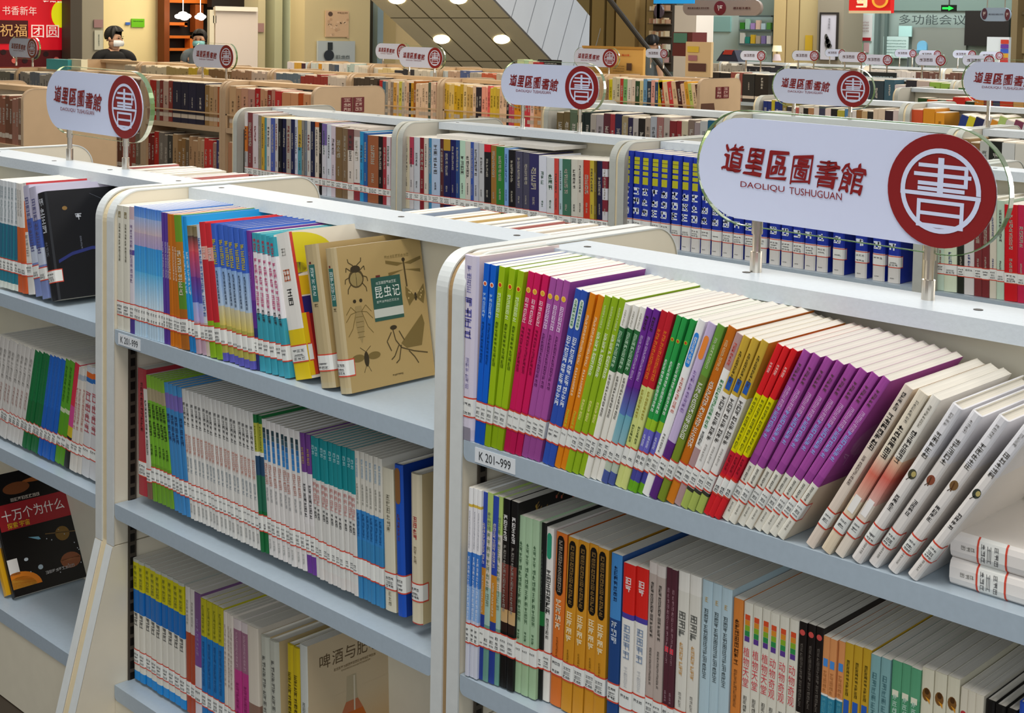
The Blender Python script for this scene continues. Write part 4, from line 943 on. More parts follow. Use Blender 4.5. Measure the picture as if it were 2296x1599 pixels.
# ------------------------------------------------------------------ books
W, K_ = '#efece6', '#26241f'
ST = {
 # R1
 'lav': dict(b='0:c9c0d2|.06:d6cedd', m=[(.55, .78, '5a58a8', .5), (.8, .95, '8a86b8', .3), (.28, .45, 'a8a0c8', .25)], spots=[(.0, .07, '8d8794')], side='e6cfc8', hard=1),
 'blueA': dict(b='0:0a50b4|.24:0b60cc', dot=(.89, 'd8582e', 'f0e8e0'), m=[(.7, .84, 'a9cdf4', .55), (.45, .68, '063f86', .45)]),
 'limeA': dict(b='0:8aa80e|.24:9cbc14', dot=(.9, 'd03a20', 'e8d840'), m=[(.72, .86, 'dcecb0', .55), (.45, .7, '4f6a0a', .45)]),
 'crim': dict(b='0:b8124e|.24:d0185a', dot=(.9, 'e8a030', 'f0d060'), m=[(.72, .86, 'f4c8d4', .55), (.45, .7, '8a0a38', .45)]),
 'purpA': dict(b='0:96488e|.24:a8529e', dot=(.9, 'f0b030', 'f0d060'), m=[(.72, .86, 'ecd0ec', .55), (.4, .7, '6a2a66', .45)]),
 'bluew': dict(b='0:2f52ae', pill=(.78, .95, 'd6e2d4'), m=[(.79, .94, '2a7a4a', .4), (.34, .74, 'e8eef8', .62)]),
 'orange': dict(b='0:de8212', m=[(.6, .88, 'f8dcae', .4), (.42, .58, 'f8e0b8', .35), (.24, .34, 'c8d23a', .4)]),
 'limeB': dict(b='0:93b41e', m=[(.55, .8, 'eef4d0', .5), (.82, .95, 'd2e09a', .3), (.3, .42, 'f0ea90', .4)]),
 'whgr': dict(b='0:ece8dc|.62:2c6a3a|.87:eeeae0', m=[(.64, .85, 'b8d8b8', .55), (.36, .6, '6a665e', .4), (.88, .97, 'b0aca0', .3)]),
 'purteal': dict(b=[('.0', '4a5a9a', '4a5a9a'), ('.07', 'b8c4b0', 'b8c4b0'), ('.22', '8fb8c0', '6aa8b8'), ('.4', '5a7ab8', '5a2a88'), ('.56', '6a2a8e', '6a2a8e')], m=[(.6, .85, 'c0a0d4', .4), (.88, .96, '3a2a20', .5)]),
 'redlime': dict(b='0:d2d884|.58:bf1e2c', m=[(.62, .9, 'e87a2a', .5), (.4, .56, 'a89a3a', .4), (.26, .36, '4a5a2a', .4)]),
 'green3': dict(b='0:6aa822|.06:4a4a9a|.2:6a66c0|.36:9cc02a|.42:2a9a48', dot=(.87, 'c8442a', 'a8d030'), m=[(.46, .76, 'e4f2e4', .5), (.26, .33, 'd8d8f0', .4)]),
 'whpill': dict(b='0:f0eeea', pill=(.74, .93, '2f86d8'), m=[(.48, .68, 'e08a7a', .45), (.25, .36, '8a8680', .3), (.76, .91, 'e6f0fa', .4)]),
 'lilac': dict(b='0:5a2a78|.3:5e2c7e|.33:c6b4d6', pill=(.8, .93, 'ec8a3a'), m=[(.5, .74, 'a488c0', .45)]),
 'olive': dict(b='0:7c8e2a|.36:6f8434|.72:6a9a3a', m=[(.36, .68, 'f0f0e0', .62), (.76, .93, 'cfe0b0', .35)]),
 'orbr': dict(b='0:d27c1e|.2:c66c16', m=[(.32, .7, 'f6e8d4', .55), (.76, .93, 'f0c890', .35)]),
 'mauve': dict(b='0:b09090|.34:e6e2dc|.36:f0eee8|.8:b89490', m=[(.46, .74, '4a9a5a', .5), (.36, .44, '3a3a38', .5), (.82, .95, 'e0584a', .4)]),
 'gold3': dict(b='0:a8b85a|.1:3a3a30|.12:e8e4de|.68:caa63a', m=[(.4, .66, '55514c', .6), (.74, .92, '4a3c1a', .35), (.28, .38, 'a8a49e', .3)], spots=[(.7, .77, '2a5aaa')]),
 'redyel': dict(b='0:d2222a|.25:c01c30|.38:d8d000|.72:d81e24', m=[(.4, .7, '6a6a10', .45), (.84, .9, 'f4c8c0', .4), (.27, .36, '7a1420', .4)]),
 'pur8': dict(b='0:e6e2d4|.345:9a4494|.4:a64c9e', m=[(.5, .68, '9ab4f0', .55), (.68, .8, 'd8a8d8', .5), (.83, .93, '6a4450', .5), (.24, .33, '55524a', .3), (.05, .11, '8a867c', .25)], cover='purple'),
 'blossom': dict(b='0:e2d2c2', m=[(.62, .84, '2a2624', .6), (.86, .97, '4a4644', .4), (.4, .58, '8a7a72', .35)]),
 'beige1': dict(b=[('0', 'e6d4b8', 'e6d4b8'), ('.34', 'e0b8a4', 'd8705c'), ('.5', 'd8705c', 'e6d6bc'), ('.62', 'e8dcc6', 'e8dcc6')], m=[(.6, .8, '2c2824', .55), (.82, .95, 'a09a8c', .3)], spots=[(.26, .36, 'f4f0ea')]),
 'beige2': dict(b=[('0', 'e8dccc', 'e8dccc'), ('.34', 'e4b8ac', 'd86a5c'), ('.5', 'd8685a', 'e8c4a4'), ('.62', 'ece6da', 'ece6da')], m=[(.6, .8, '2c2824', .55), (.82, .95, 'a09a8c', .3)], spots=[(.26, .36, 'f6f2ee')]),
 'nat': dict(b='0:e6e0da|.7:e4e2e4', m=[(.68, .84, '6a6660', .5), (.34, .44, '3e3a38', .4), (.88, .96, 'b0acaa', .35), (.05, .12, '9a968e', .2)], hard=1),
 # R2
 'whblue': dict(b='0:d2d4e0|.2:c9cfe2|.3:8ab0e0|.48:3a78c8|.66:e8e6e8|.9:d8b84a|.915:efeeec', m=[(.3, .64, 'e4ecf8', .5), (.68, .88, 'a8a8b0', .35)]),
 'bluor': dict(b='0:2a3f8e|.35:c8862a|.6:2f48a8', m=[(.62, .84, 'd8ccd0', .45), (.36, .56, 'f0dcb8', .3)]),
 'bluor2': dict(b='0:2a3f8e|.33:c8862a|.58:2f48a8', m=[(.62, .86, 'd8ccd0', .45), (.36, .54, 'f0dcb8', .3)]),
 'patt': dict(b='0:6a9a8a|.3:a8c4b4|.5:d8cfc0|.8:b0c870', m=[(.4, .9, '8a9a80', .6)]),
 'food': dict(b=[('0', '14110f', '14110f'), ('.3', '2a1a14', '2a1a14'), ('.35', 'caa878', 'c8a068'), ('.42', '5a2a22', '7a3a30'), ('.66', '1a1412', '141212')], m=[(.78, .92, 'e8e4e0', .55), (.4, .76, '9a948c', .35)], side='12100f', cover='flowers'),
 'palegr': dict(b='0:a2be96|.18:a8c4a0', m=[(.4, .86, '4a6a4a', .4), (.3, .36, '4a6a4a', .4)]),
 'blkgr': dict(b=[('0', '141614', '141614'), ('.42', '1a6a34', '1a6a34'), ('.5', '161a18', '141414')], m=[(.55, .85, '5a605a', .4)]),
 'whtab': dict(b='0:e6e2d8|.2:e8e4dc', pill=(.82, .97, '2e9a76'), m=[(.5, .76, '2e2c2a', .62), (.36, .48, '6a6660', .4)]),
 'oran2': dict(b='0:d8722a', pill=(.64, .985, '1a1412'), m=[(.44, .62, 'f4e4c4', .5), (.66, .96, 'a89a8a', .35), (.28, .4, 'a85a20', .2)], side='c8641e'),
 'gold4': dict(b='0:cf8f26', pill=(.6, .985, '16110c'), m=[(.4, .58, 'f6e6bc', .6), (.62, .96, '8a6a3a', .35), (.28, .36, '9a6a1a', .2)], side='b8821e'),
 'blue2': dict(b='0:22457e|.64:4486c4', m=[(.5, .63, 'd0dcec', .5), (.74, .94, '1e3a66', .35)], side='2a5490'),
 'whred': dict(b='0:e6e2da|.69:4a3f98|.72:d8261e', m=[(.46, .66, '8c9cb4', .6), (.84, .93, 'f0e4e0', .5), (.3, .42, 'c8c8c8', .3)]),
 'greig': dict(b='0:b8a89e|.94:d2c8c0', m=[(.6, .9, '4c4640', .35), (.35, .55, '6a625a', .25)]),
 'maroon': dict(b='0:542a34', m=[(.5, .9, 'a88088', .35), (.3, .36, 'a08088', .3)], spots=[(.56, .59, 'd83a4a')]),
 'cream2': dict(b='0:dcd8cc|.9:e6e2d8', m=[(.66, .8, '6a6a64', .7), (.46, .64, 'd0a468', .35), (.3, .38, '9a968e', .3)]),
 'paleb': dict(b='0:b4cad2', m=[(.5, .86, '5a6668', .42), (.89, .92, 'c8a86a', .3)]),
 'orred': dict(b='0:5a1e1e|.1:b0402e|.3:d6823a', m=[(.66, .9, '5a3418', .5), (.44, .64, '9a6030', .35)]),
 'rainb': dict(b='0:ddd8c8', bars=(.8, .94, ('5a3a8a', '2f8a4a', '84aa2a', 'd88a2a', 'd8502a')), t=[('植物天堂', .56, .77, 'd03a44')], m=[(.36, .52, '6a665e', .4), (.26, .33, '6a665e', .35)]),
 'rainb2': dict(b='0:ddd8c8', bars=(.8, .94, ('5a3a8a', '2f8a4a', '84aa2a', 'd88a2a', 'd8502a')), t=[('动物奇观', .56, .77, 'd03a44')], m=[(.36, .52, '6a665e', .4), (.26, .33, '6a665e', .35)]),
 'blkred': dict(b='0:d8d2c4|.55:1c1512', dot=(.95, 'd0504a', 'd0504a'), m=[(.58, .9, '6a625a', .35), (.34, .53, 'd0504a', .6)]),
 'peach': dict(b='0:dedacc|.5:2f7f9a|.7:e2e0d8|.71:d8925a', m=[(.52, .69, '58a4b8', .5), (.72, .83, 'b87844', .5)], spots=[(.85, .89, '4a8ad0')]),
 'goldw': dict(b='0:d0cabc|.62:c49c2a', m=[(.42, .61, '3a3630', .6), (.74, .92, '5a4a16', .35)], spots=[(.64, .72, '2a5ab0')]),
 'tealb': dict(b='0:7fa8a8', m=[(.4, .92, '4a7478', .45)]),
 'green2': dict(b='0:4f946c|.85:5a9e76', m=[(.4, .84, 'b8d8c4', .45)], spots=[(.83, .86, 'e0dcc4')]),
 'owl': dict(b='0:d8d2ba', m=[(.5, .72, '6a675c', .5)], owl=1),
 'cdot': dict(b='0:d8d0bc', dot=(.88, 'b8363e', 'b8363e'), m=[(.5, .78, '8a8678', .4)]),
 'black3': dict(b='0:151311', hard=1, side='100e0d'),
 'blue3': dict(b='0:2a52b8', hard=1),
 # L1
 'creamL': dict(b='0:d8d4c4', m=[(.55, .86, '6a6656', .25), (.9, .96, '8a7a4a', .4)]),
 'purwh': dict(b='0:4a3a86|.2:d8d2d8|.62:5a4a98|.66:d4ccd6|.9:c8aeb4', m=[(.4, .86, '9a88aa', .5)]),
 'sky': dict(b=[('0', 'b8d0e0', 'b0cce0'), ('.24', 'c8dce8', '5ab0dc'), ('.5', '4aa2d8', '3a92d0'), ('.7', 'a89cc4', 'b8a4b8'), ('.8', 'c8b4b8', '9ab0d8'), ('.92', '6a98d8', '4a80d0')]),
 'violet': dict(b='0:53368e|.24:573a94', m=[(.5, .78, 'c8bce0', .7)]),
 'brorange': dict(b='0:c86e12|.25:be6a14', m=[(.5, .76, 'e8d0b0', .4)]),
 'grbrown': dict(b='0:a8621e|.3:5a8a2a|.5:b8761e|.8:6a9a2a', m=[(.4, .74, 'e6d8c0', .5)]),
 'cyan': dict(b='0:1e78b8|.24:1e94d6', m=[(.42, .74, 'd0e8f4', .65)]),
 'redpur': dict(b=[('0', 'b89aa8', 'b89aa8'), ('.25', 'b8a8d0', '98a8d8'), ('.4', '4a58b0', '6a3a8a'), ('.6', '8a4a88', 'c84a5a'), ('.8', 'd05a60', '4a4038'), ('.92', '8a7a60', '7a7048')]),
 'bluethin': dict(b='0:c8b8a8|.25:d0d4dc', m=[(.3, .9, '5a78b8', .6)]),
 'redlim': dict(b='0:84ac1c|.27:bf2630|.72:d8988c|.82:cc2a34', m=[(.72, .82, 'e8d0c8', .5)]),
 'blyel': dict(b=[('0', '5a58b0', '5a58b0'), ('.06', 'b0a850', 'b0a850'), ('.26', 'd4c060', 'c8c0a0'), ('.4', 'b0c4d8', '8aacd8'), ('.68', '3a62c0', '3a62c0')], m=[(.7, .89, 'c8b83a', .72), (.42, .66, '3a4a62', .35)]),
 'deeppur': dict(b='0:2a2a6a|.3:5a2a86|.5:74348e', m=[(.6, .85, '9a6ab0', .35)]),
 'teal5': dict(b='0:3a9aac|.42:e8e4e6|.86:3aa0b0', m=[(.46, .82, 'd0628a', .55), (.36, .46, '3a3a40', .5), (.86, .96, 'b83a50', .5)]),
 'moon': dict(b='0:e0c21a|.34:e8e4dc', m=[(.5, .62, '2a2826', .35), (.66, .76, 'c8785a', .4), (.84, .9, 'b8b4ac', .25)], cover='moon', side='e6dcc8'),
 'tan1': dict(b='0:b8a884|.04:b9a67e', spine='tan', side='b59a66', hard=1),
 'insect': dict(b='0:b8a884|.04:b9a67e', spine='tan', side='b59a66', cover='insect', hard=1),
 # L2
 'red1': dict(b='0:a8323c', m=[(.5, .9, '5a1a20', .3)]),
 'white1': dict(b='0:7a5a4a|.2:d4d0c8', m=[(.4, .9, '4a4844', .4)]),
 'lime5': dict(b='0:6a9a2a|.3:74ae2e|.8:a89a7a|.9:84b434', m=[(.52, .78, '2a3f14', .7), (.36, .46, '3a5a1a', .5)]),
 'blvio': dict(b='0:3f86c0|.8:7a6ab4|.92:4a94cc', m=[(.54, .76, '2a4a78', .7)]),
 'wh18': dict(b='0:dcdad4', m=[(.72, .9, '6a6a68', .6), (.5, .66, 'cf9a8c', .7), (.36, .48, '9aa4aa', .5), (.04, .12, 'b0b0ac', .5)]),
 'gryel': dict(b='0:1e6a3a|.3:2a6a52|.56:2a4a68|.7:e8e8e0|.73:b8b848|.94:1e6e3a', m=[(.74, .92, '6a7a1a', .4)]),
 'wh8': dict(b='0:dedad6', bars=(.7, .94, ('3f8acc', '3480c4', '3a86c8', '2a6aa0', '3a5a68', '2a4048')), m=[(.52, .68, 'c8968a', .65), (.4, .5, 'a8a8a8', .4), (.04, .12, 'b4b4b0', .5)]),
 'purw': dict(b='0:6a3a92|.13:dcd8d4|.35:e0dcda|.72:70408a', m=[(.4, .64, '3c3a3c', .6), (.78, .9, 'b89a60', .5)]),
 'tealw': dict(b='0:d8d2cc|.08:d8d6d0|.7:1c8a90', m=[(.52, .68, 'd09a94', .75), (.42, .5, '4a4a4a', .6), (.87, .94, 'a8d4d8', .6)]),
 'crblue': dict(b='0:3a84b8|.4:3a86c4|.6:d8d4c8', m=[(.42, .58, '1e5a92', .6), (.64, .78, '9a988e', .4), (.82, .95, '9ab4c8', .5)]),
 'cream1': dict(b='0:d8d2bc', m=[(.55, .82, 'a29c88', .35), (.04, .14, '9a947e', .3)], side='c8b890'),
 'royal': dict(b='0:1e52b8', pill=(.74, .98, '8a6038'), m=[(.5, .68, '6a4a68', .3)], side='14388a', hard=1),
 'crred': dict(b='0:b04038|.008:d8cdb0', m=[(.56, .72, 'c8504a', .35), (.4, .52, '9a8a6e', .25)], side='c8b488', hard=1),
 # L3
 'yelblue': dict(b='0:1a84cc|.075:dcd8cc|.56:1468b4|.75:c8c010|.975:b8bab0', m=[(.45, .56, '5a5a58', .7), (.77, .95, '8a8a1a', .5)]),
 'whred3': dict(b='0:a8462a|.64:d2ccc4', m=[(.7, .9, 'a8a49c', .4)]),
 'pur3': dict(b='0:d4ccd0|.42:7a4a8e|.7:74507c', m=[(.5, .8, 'a88ab8', .4)]),
 'yelblue2': dict(b='0:1e74b8|.7:b8b020', m=[(.72, .95, '8a8a18', .4), (.3, .66, '1a5a98', .4)]),
 'wh3': dict(b='0:d8ccbc|.1:dad0c4', m=[(.4, .9, 'b8a89c', .5)], spots=[(.14, .22, 'd8602a')]),
 'mag': dict(b='0:b83a80|.6:9a6a80|.92:d2c6c4', m=[(.62, .9, 'c8a0b0', .3), (.1, .5, '9a2a6a', .4)]),
 'crdark': dict(b='0:5a1a1a|.1:3a2420|.28:8a6a5a|.4:d2c8b8', m=[]),
 'grcream': dict(b='0:b8b8aa', m=[(.4, .85, '72726a', .35)], side='d0b888', cover='letters', hard=1),
 'yel2': dict(b='0:c4ac1c', m=[(.3, .8, '5a4a10', .5)], side='b09a1c', hard=1),
 'beer': dict(b='0:c8cac2', m=[(.3, .6, '8a8c84', .35)], cover='beer', side='cdb896'),
 # bay at the far left
 'whteal': dict(b='0:d8dcd0|.06:2a7a8c|.6:d4d8da', m=[(.62, .95, 'a8b4b8', .5)], spots=[(.3, .6, '2a6a86')]),
 'whorange': dict(b='0:c8582a|.3:cc5f2a|.6:dcd8d2', m=[(.7, .95, 'b0aca4', .3)]),
 'whred4': dict(b='0:d8d4cc|.3:e0dcd4|.56:d8682a|.84:d0ccc6', m=[(.34, .54, 'b8b0a8', .4)], side='b83a40'),
 'blu4': dict(b='0:7a88b8|.3:c0c8d8|.45:4a62b0|.7:b8b4c8', m=[(.4, .9, '5a5a8a', .5)]),
 'blackbk': dict(b='0:17181d', m=[(.62, .95, 'c8ccd4', .5), (.4, .55, '6a6e78', .3)], side='15161b', cover='black', hard=1),
 'wh9': dict(b='0:d4d0ca', m=[(.6, .9, 'bab6b0', .6), (.36, .56, 'c8a8a0', .5)]),
 'grn4': dict(b='0:1a6a38|.5:1c7440', m=[(.5, .95, '2a8a54', .4)]),
 'blue4': dict(b='0:2060b8|.5:2366c2', m=[(.5, .95, '3a7ad0', .4)]),
 'lime2': dict(b='0:5a9a22|.5:c0cca4|.54:5aa02a', m=[(.6, .95, '3a7a1a', .4)]),
 'red4': dict(b='0:2a2a2a|.3:c8b02a|.4:c84a8a|.6:d03048', m=[]),
 'whred5': dict(b='0:d6d0c6|.88:a8b0b8|.93:d4d0c8', m=[(.4, .8, 'c8948c', .6)]),
 'whred6': dict(b='0:d0d0d0|.86:2a6ab0|.9:d8682a|.95:c8ccd0', m=[(.4, .78, 'b8646a', .7)]),
 'dict': dict(b='0:d6d2cc|.27:1e34a0|.96:2038a8', yel=1, side='1e34a0', hard=1),
 'planet': dict(b='0:0f0c0c|.56:8a1c20|.78:120e0e', side='120e0e', cover='planet'),
 'yelwhite': dict(b='0:d8a018|.4:d8d4ce', side='d8a018', cover='yelwhite'),
}
for k in 'ABCD':
    ST['nat' + k] = dict(ST['nat'], nat=k)
LAB = {'R1': (.125, .235), 'R2': (.175, .285), 'L1': (.115, .235), 'L2': (.15, .275), 'L3': (.13, .255), 'Q1': (.16, .28), 'Q2': (.17, .28), 'A1': (.13, .235), 'B1': (.13, .235), 'C1': (.15, .265), 'D1': (.18, .3)}
RED = lin('#cf4a36')
PAP = lin('#efe9dc')


def bands_of(b):
    if isinstance(b, str):
        b = [(p.split(':')[0], p.split(':')[1].lstrip('#'), p.split(':')[1].lstrip('#')) for p in b.split('|')]
    fs = [float(x[0]) for x in b] + [1.0]
    return [(fs[i], fs[i + 1], lin(b[i][1]), lin(b[i][2])) for i in range(len(b))]


def ell(mb, f, cx, cy, rx, ry, col, n=18, a0=0, a1=360):
    mb.face([f(cx + rx * math.cos(math.radians(a0 + (a1 - a0) * i / n)), cy + ry * math.sin(math.radians(a0 + (a1 - a0) * i / n))) for i in range(n + (0 if a1 - a0 == 360 else 1))], col)


def stroke(mb, f, pts, wd, col):
    for (a, b), (c, d) in zip(pts, pts[1:]):
        L = math.hypot(c - a, d - b) or 1
        nx, ny = -(d - b) / L * wd / 2, (c - a) / L * wd / 2
        mb.face([f(a - nx, b - ny), f(c - nx, d - ny), f(c + nx, d + ny), f(a + nx, b + ny)], col)


def rect2(mb, f, x0, y0, x1, y1, col):
    mb.face([f(x0, y0), f(x1, y0), f(x1, y1), f(x0, y1)], col)


def cover_art(mb, kind, t, d, h, rng):
    """printing on the front board; u runs 0..d away from the spine, v runs up"""
    lay = [0]

    def f(u, v):
        return (t + .0003 + lay[0] * .00015, min(max(u, .0006), d - .0006), min(max(v, .0006), h - .0006))
    ink, ink2 = lin('#55462a'), lin('#7a6638')
    if kind == 'insect':
        g = lin('#2f5a50')
        bl = lin('#3a3020')
        # beetle
        bx0, by0 = .21 * d, .79 * h
        for sx in (-1, 1):
            for (a, b2, c, e) in ((.055, .03, .1, .06), (.06, 0, .12, -.02), (.055, -.04, .1, -.09)):
                stroke(mb, f, [(bx0 + sx * a * d * .8, by0 + b2 * h), (bx0 + sx * c * d, by0 + e * h), (bx0 + sx * c * 1.05 * d, by0 + (e - .03) * h)], .0018, ink)
            stroke(mb, f, [(bx0 + sx * .02 * d, by0 + .07 * h), (bx0 + sx * .07 * d, by0 + .095 * h), (bx0 + sx * .075 * d, by0 + .12 * h)], .0018, ink)
        ell(mb, f, bx0, by0 - .02 * h, .085 * d, .065 * h, ink)
        lay[0] = 1
        ell(mb, f, bx0, by0 - .025 * h, .07 * d, .05 * h, lin('#9a8656'))
        ell(mb, f, bx0, by0 + .045 * h, .055 * d, .026 * h, bl)
        stroke(mb, f, [(bx0, by0 + .02 * h), (bx0, by0 - .075 * h)], .001, bl)
        lay[0] = 0
        # dragonfly
        qx, qy = .77 * d, .83 * h
        for sx in (-1, 1):
            for dy, ln in ((.0, .21), (-.045, .19)):
                mb.face([f(qx, qy + dy * h), f(qx + sx * ln * d, qy + (dy + .035 if dy == 0 else dy - .01) * h), f(qx + sx * ln * d, qy + (dy + .012 if dy == 0 else dy - .035) * h), f(qx + sx * .08 * d, qy + (dy - .014) * h)], ink2)
        stroke(mb, f, [(qx, qy + .02 * h), (qx + .01 * d, qy - .17 * h)], .0035, ink)
        lay[0] = 1
        ell(mb, f, qx, qy + .025 * h, .02 * d, .014 * h, bl)
        lay[0] = 0
        # long fly
        lx, ly = .2 * d, .48 * h
        for sx in (-1, 1):
            for (a, b2) in ((.14, .05), (.15, 0.), (.14, -.1)):
                stroke(mb, f, [(lx + sx * .03 * d, ly + .06 * h), (lx + sx * a * .6 * d, ly + (b2 + .05) * h), (lx + sx * a * d, ly + b2 * h)], .0012, ink2)
            ell(mb, f, lx + sx * .035 * d, ly + .135 * h, .018 * d, .013 * h, bl)
        mb.face([f(lx - .035 * d, ly + .1 * h), f(lx + .035 * d, ly + .1 * h), f(lx + .05 * d, ly - .02 * h), f(lx + .03 * d, ly - .1 * h), f(lx, ly - .16 * h), f(lx - .03 * d, ly - .1 * h), f(lx - .05 * d, ly - .02 * h)], lin('#a08a5c'))
        lay[0] = 1
        for k in range(6):
            stroke(mb, f, [(lx - .04 * d, ly + (.06 - k * .035) * h), (lx + .04 * d, ly + (.06 - k * .035) * h)], .0009, ink2)
        lay[0] = 0
        # moth
        kx, ky = .87 * d, .58 * h
        for sx in (-1, 1):
            mb.face([f(kx, ky), f(kx + sx * .11 * d, ky + .085 * h), f(kx + sx * .115 * d, ky + .02 * h), f(kx + sx * .085 * d, ky - .06 * h)], ink2)
            lay[0] = 1
            for j in range(5):
                ell(mb, f, kx + sx * rng.uniform(.03, .09) * d, ky + rng.uniform(-.02, .05) * h, .008 * d, .007 * h, lin('#c8b078'), 8)
            lay[0] = 0
        ell(mb, f, kx, ky, .016 * d, .03 * h, bl)
        # bee
        zx, zy = .23 * d, .21 * h
        for sx in (-1, 1):
            ell(mb, f, zx + sx * .09 * d, zy + .015 * h, .07 * d, .026 * h, ink2)
            stroke(mb, f, [(zx, zy + .05 * h), (zx + sx * .06 * d, zy + .085 * h)], .001, ink)
            stroke(mb, f, [(zx, zy - .03 * h), (zx + sx * .04 * d, zy - .09 * h)], .001, ink)
        lay[0] = 1
        ell(mb, f, zx, zy, .027 * d, .052 * h, bl)
        lay[0] = 0
        # mantis
        mx0, my0 = .58 * d, .36 * h
        mb.face([f(mx0 + .06 * d, my0 - .09 * h), f(mx0 + .34 * d, my0 + .09 * h), f(mx0 + .36 * d, my0 + .02 * h), f(mx0 + .3 * d, my0 - .13 * h), f(mx0 + .12 * d, my0 - .13 * h)], ink2)
        for pts in (((-.02, .02), (.0, -.06), (.06, -.12), (.2, -.16), (.36, -.19)), ((-.04, .0), (-.1, -.06), (-.06, -.13)), ((.03, -.1), (-.03, -.17), (-.07, -.19)), ((.14, -.15), (.2, -.2), (.24, -.25)), ((.05, 0.), (.1, -.07)), ((.06, -.1), (.02, -.2), (-.02, -.22))):
            stroke(mb, f, [(mx0 + a * d, my0 + b2 * h) for a, b2 in pts], .0022, ink)
        lay[0] = 1
        ell(mb, f, mx0 - .01 * d, my0 + .03 * h, .04 * d, .016 * h, bl)
        # green title block
        rect2(mb, f, .37 * d, .45 * h, .71 * d, .755 * h, g)
        lay[0] = 2
        rect2(mb, f, .37 * d, .475 * h, .71 * d, .535 * h, lin('#c9ccc4'))
        rect2(mb, f, .43 * d, .755 * h, .48 * d, .77 * h, lin('#6a2a28'))
        for i, ch in enumerate('昆虫记'):
            put_text(mb, ch, f, (.405 + i * .1) * d, .61 * h, (.49 + i * .1) * d, .69 * h, lin('#eef0ea'))
        marks(mb, f, .42 * d, .705 * h, .66 * d, .725 * h, lin('#c8d0c8'), rng, 8)
        marks(mb, f, .41 * d, .575 * h, .67 * d, .592 * h, lin('#b8c4bc'), rng, 9)
        lay[0] = 1
        marks(mb, f, .55 * d, .875 * h, .84 * d, .9 * h, lin('#9a8452'), rng, 9)
        marks(mb, f, .5 * d, .055 * h, .63 * d, .068 * h, lin('#5a4c2e'), rng, 6)
    elif kind == 'black':
        for i, (u, v, s) in enumerate(((.3, .74, .075), (.62, .7, .085), (.64, .53, .085))):
            marks(mb, f, u * d, v * h - s * h / 2, u * d + s * h, v * h + s * h / 2, lin('#d8dce4'), rng, 1, .7)
        P = [(.06, .36), (.22, .42), (.45, .455), (.7, .44), (.95, .39)]
        for (a, b2), (c, e) in zip(P, P[1:]):
            mb.face([f(a * d, b2 * h), f(c * d, e * h), f(c * d, (e - .03) * h), f(a * d, (b2 - .03) * h)], lin('#2c3470'))
        ell(mb, f, .2 * d, .83 * h, .03 * d, .02 * h, lin('#8a6a3a'), 8)
        marks(mb, f, .3 * d, .44 * h, .37 * d, .56 * h, lin('#6a6e7a'), rng, 6)
        rect2(mb, f, .72 * d, .1 * h, .78 * d, .125 * h, lin('#c8ccd4'))
        stroke(mb, f, [(.5 * d, .95 * h), (.7 * d, .86 * h), (.97 * d, .78 * h)], .0006, lin('#6a6e7a'))
    elif kind == 'planet':
        rect2(mb, f, 0.004, .53 * h, d - .002, .745 * h, lin('#a0242a'))
        ell(mb, f, .3 * d, .86 * h, .16 * d, .05 * h, lin('#7a4424'))
        ell(mb, f, .6 * d, .9 * h, .22 * d, .02 * h, lin('#a05a2a'))
        lay[0] = 1
        put_text(mb, '十万个为什么', f, .06 * d, .6 * h, .8 * d, .695 * h, lin('#f2eee6'))
        put_text(mb, '探索', f, .1 * d, .54 * h, .22 * d, .588 * h, lin('#e8c820'))
        put_text(mb, '宇宙', f, .24 * d, .54 * h, .36 * d, .588 * h, lin('#e8c820'))
        marks(mb, f, .2 * d, .755 * h, .55 * d, .785 * h, lin('#c8b8a8'), rng, 8)
        marks(mb, f, .84 * d, .62 * h, .89 * d, .7 * h, lin('#c89088'), rng, 4)
        ell(mb, f, .7 * d, .4 * h, .085 * d, .06 * h, lin('#7a5a26'))
        stroke(mb, f, [(.5 * d, .43 * h), (.97 * d, .38 * h)], .0025, lin('#6a5230'))
        ell(mb, f, .72 * d, .17 * h, .12 * d, .065 * h, lin('#8a4f30'))
        stroke(mb, f, [(.6 * d, .18 * h), (.84 * d, .18 * h)], .004, lin('#b0714a'))
        ell(mb, f, .08 * d, .06 * h, .26 * d, .13 * h, lin('#d87a1e'), 16, 0, 180)
        ell(mb, f, .1 * d, .06 * h, .18 * d, .09 * h, lin('#f0b040'), 16, 0, 180)
        mb.face([f(.3 * d, .44 * h), f(.42 * d, .425 * h), f(.44 * d, .4 * h), f(.41 * d, .4 * h)], lin('#7ab0c4'))
        for k in range(14):
            ell(mb, f, rng.uniform(.05, .95) * d, rng.uniform(.08, .5) * h, .006 * d, .005 * h, lin('#d8dce0'), 6)
        ell(mb, f, .22 * d, .27 * h, .025 * d, .014 * h, lin('#c8d0d4'), 10)
        ell(mb, f, .36 * d, .18 * h, .03 * d, .02 * h, lin('#a8b8c0'), 10)
        rect2(mb, f, .0, .17 * h, .12 * d, .3 * h, lin('#e8e2dc'))
        marks(mb, f, .4 * d, .11 * h, .75 * d, .135 * h, lin('#b8b4b0'), rng, 9)
    elif kind == 'yelwhite':
        rect2(mb, f, .0, .36 * h, d, h, lin('#dcd8d2'))
        lay[0] = 1
        mb.face([f(0, .36 * h), f(d, .36 * h), f(d, .43 * h), f(0, .4 * h)], lin('#e0a020'))
    elif kind == 'beer':
        lay[0] = 1
        bt = lin('#5e4a30')
        for i, ch in enumerate('啤酒与肥皂'):
            put_text(mb, ch, f, (.13 + i * .135) * d, .8 * h, (.245 + i * .135) * d, .9 * h, bt)
        marks(mb, f, .28 * d, .752 * h, .74 * d, .772 * h, lin('#8a7450'), rng, 18)
        marks(mb, f, .36 * d, .732 * h, .68 * d, .744 * h, lin('#9a8460'), rng, 18)
        lay[0] = 0
        n = 10     # the amber wash printed over the lower half of the cover
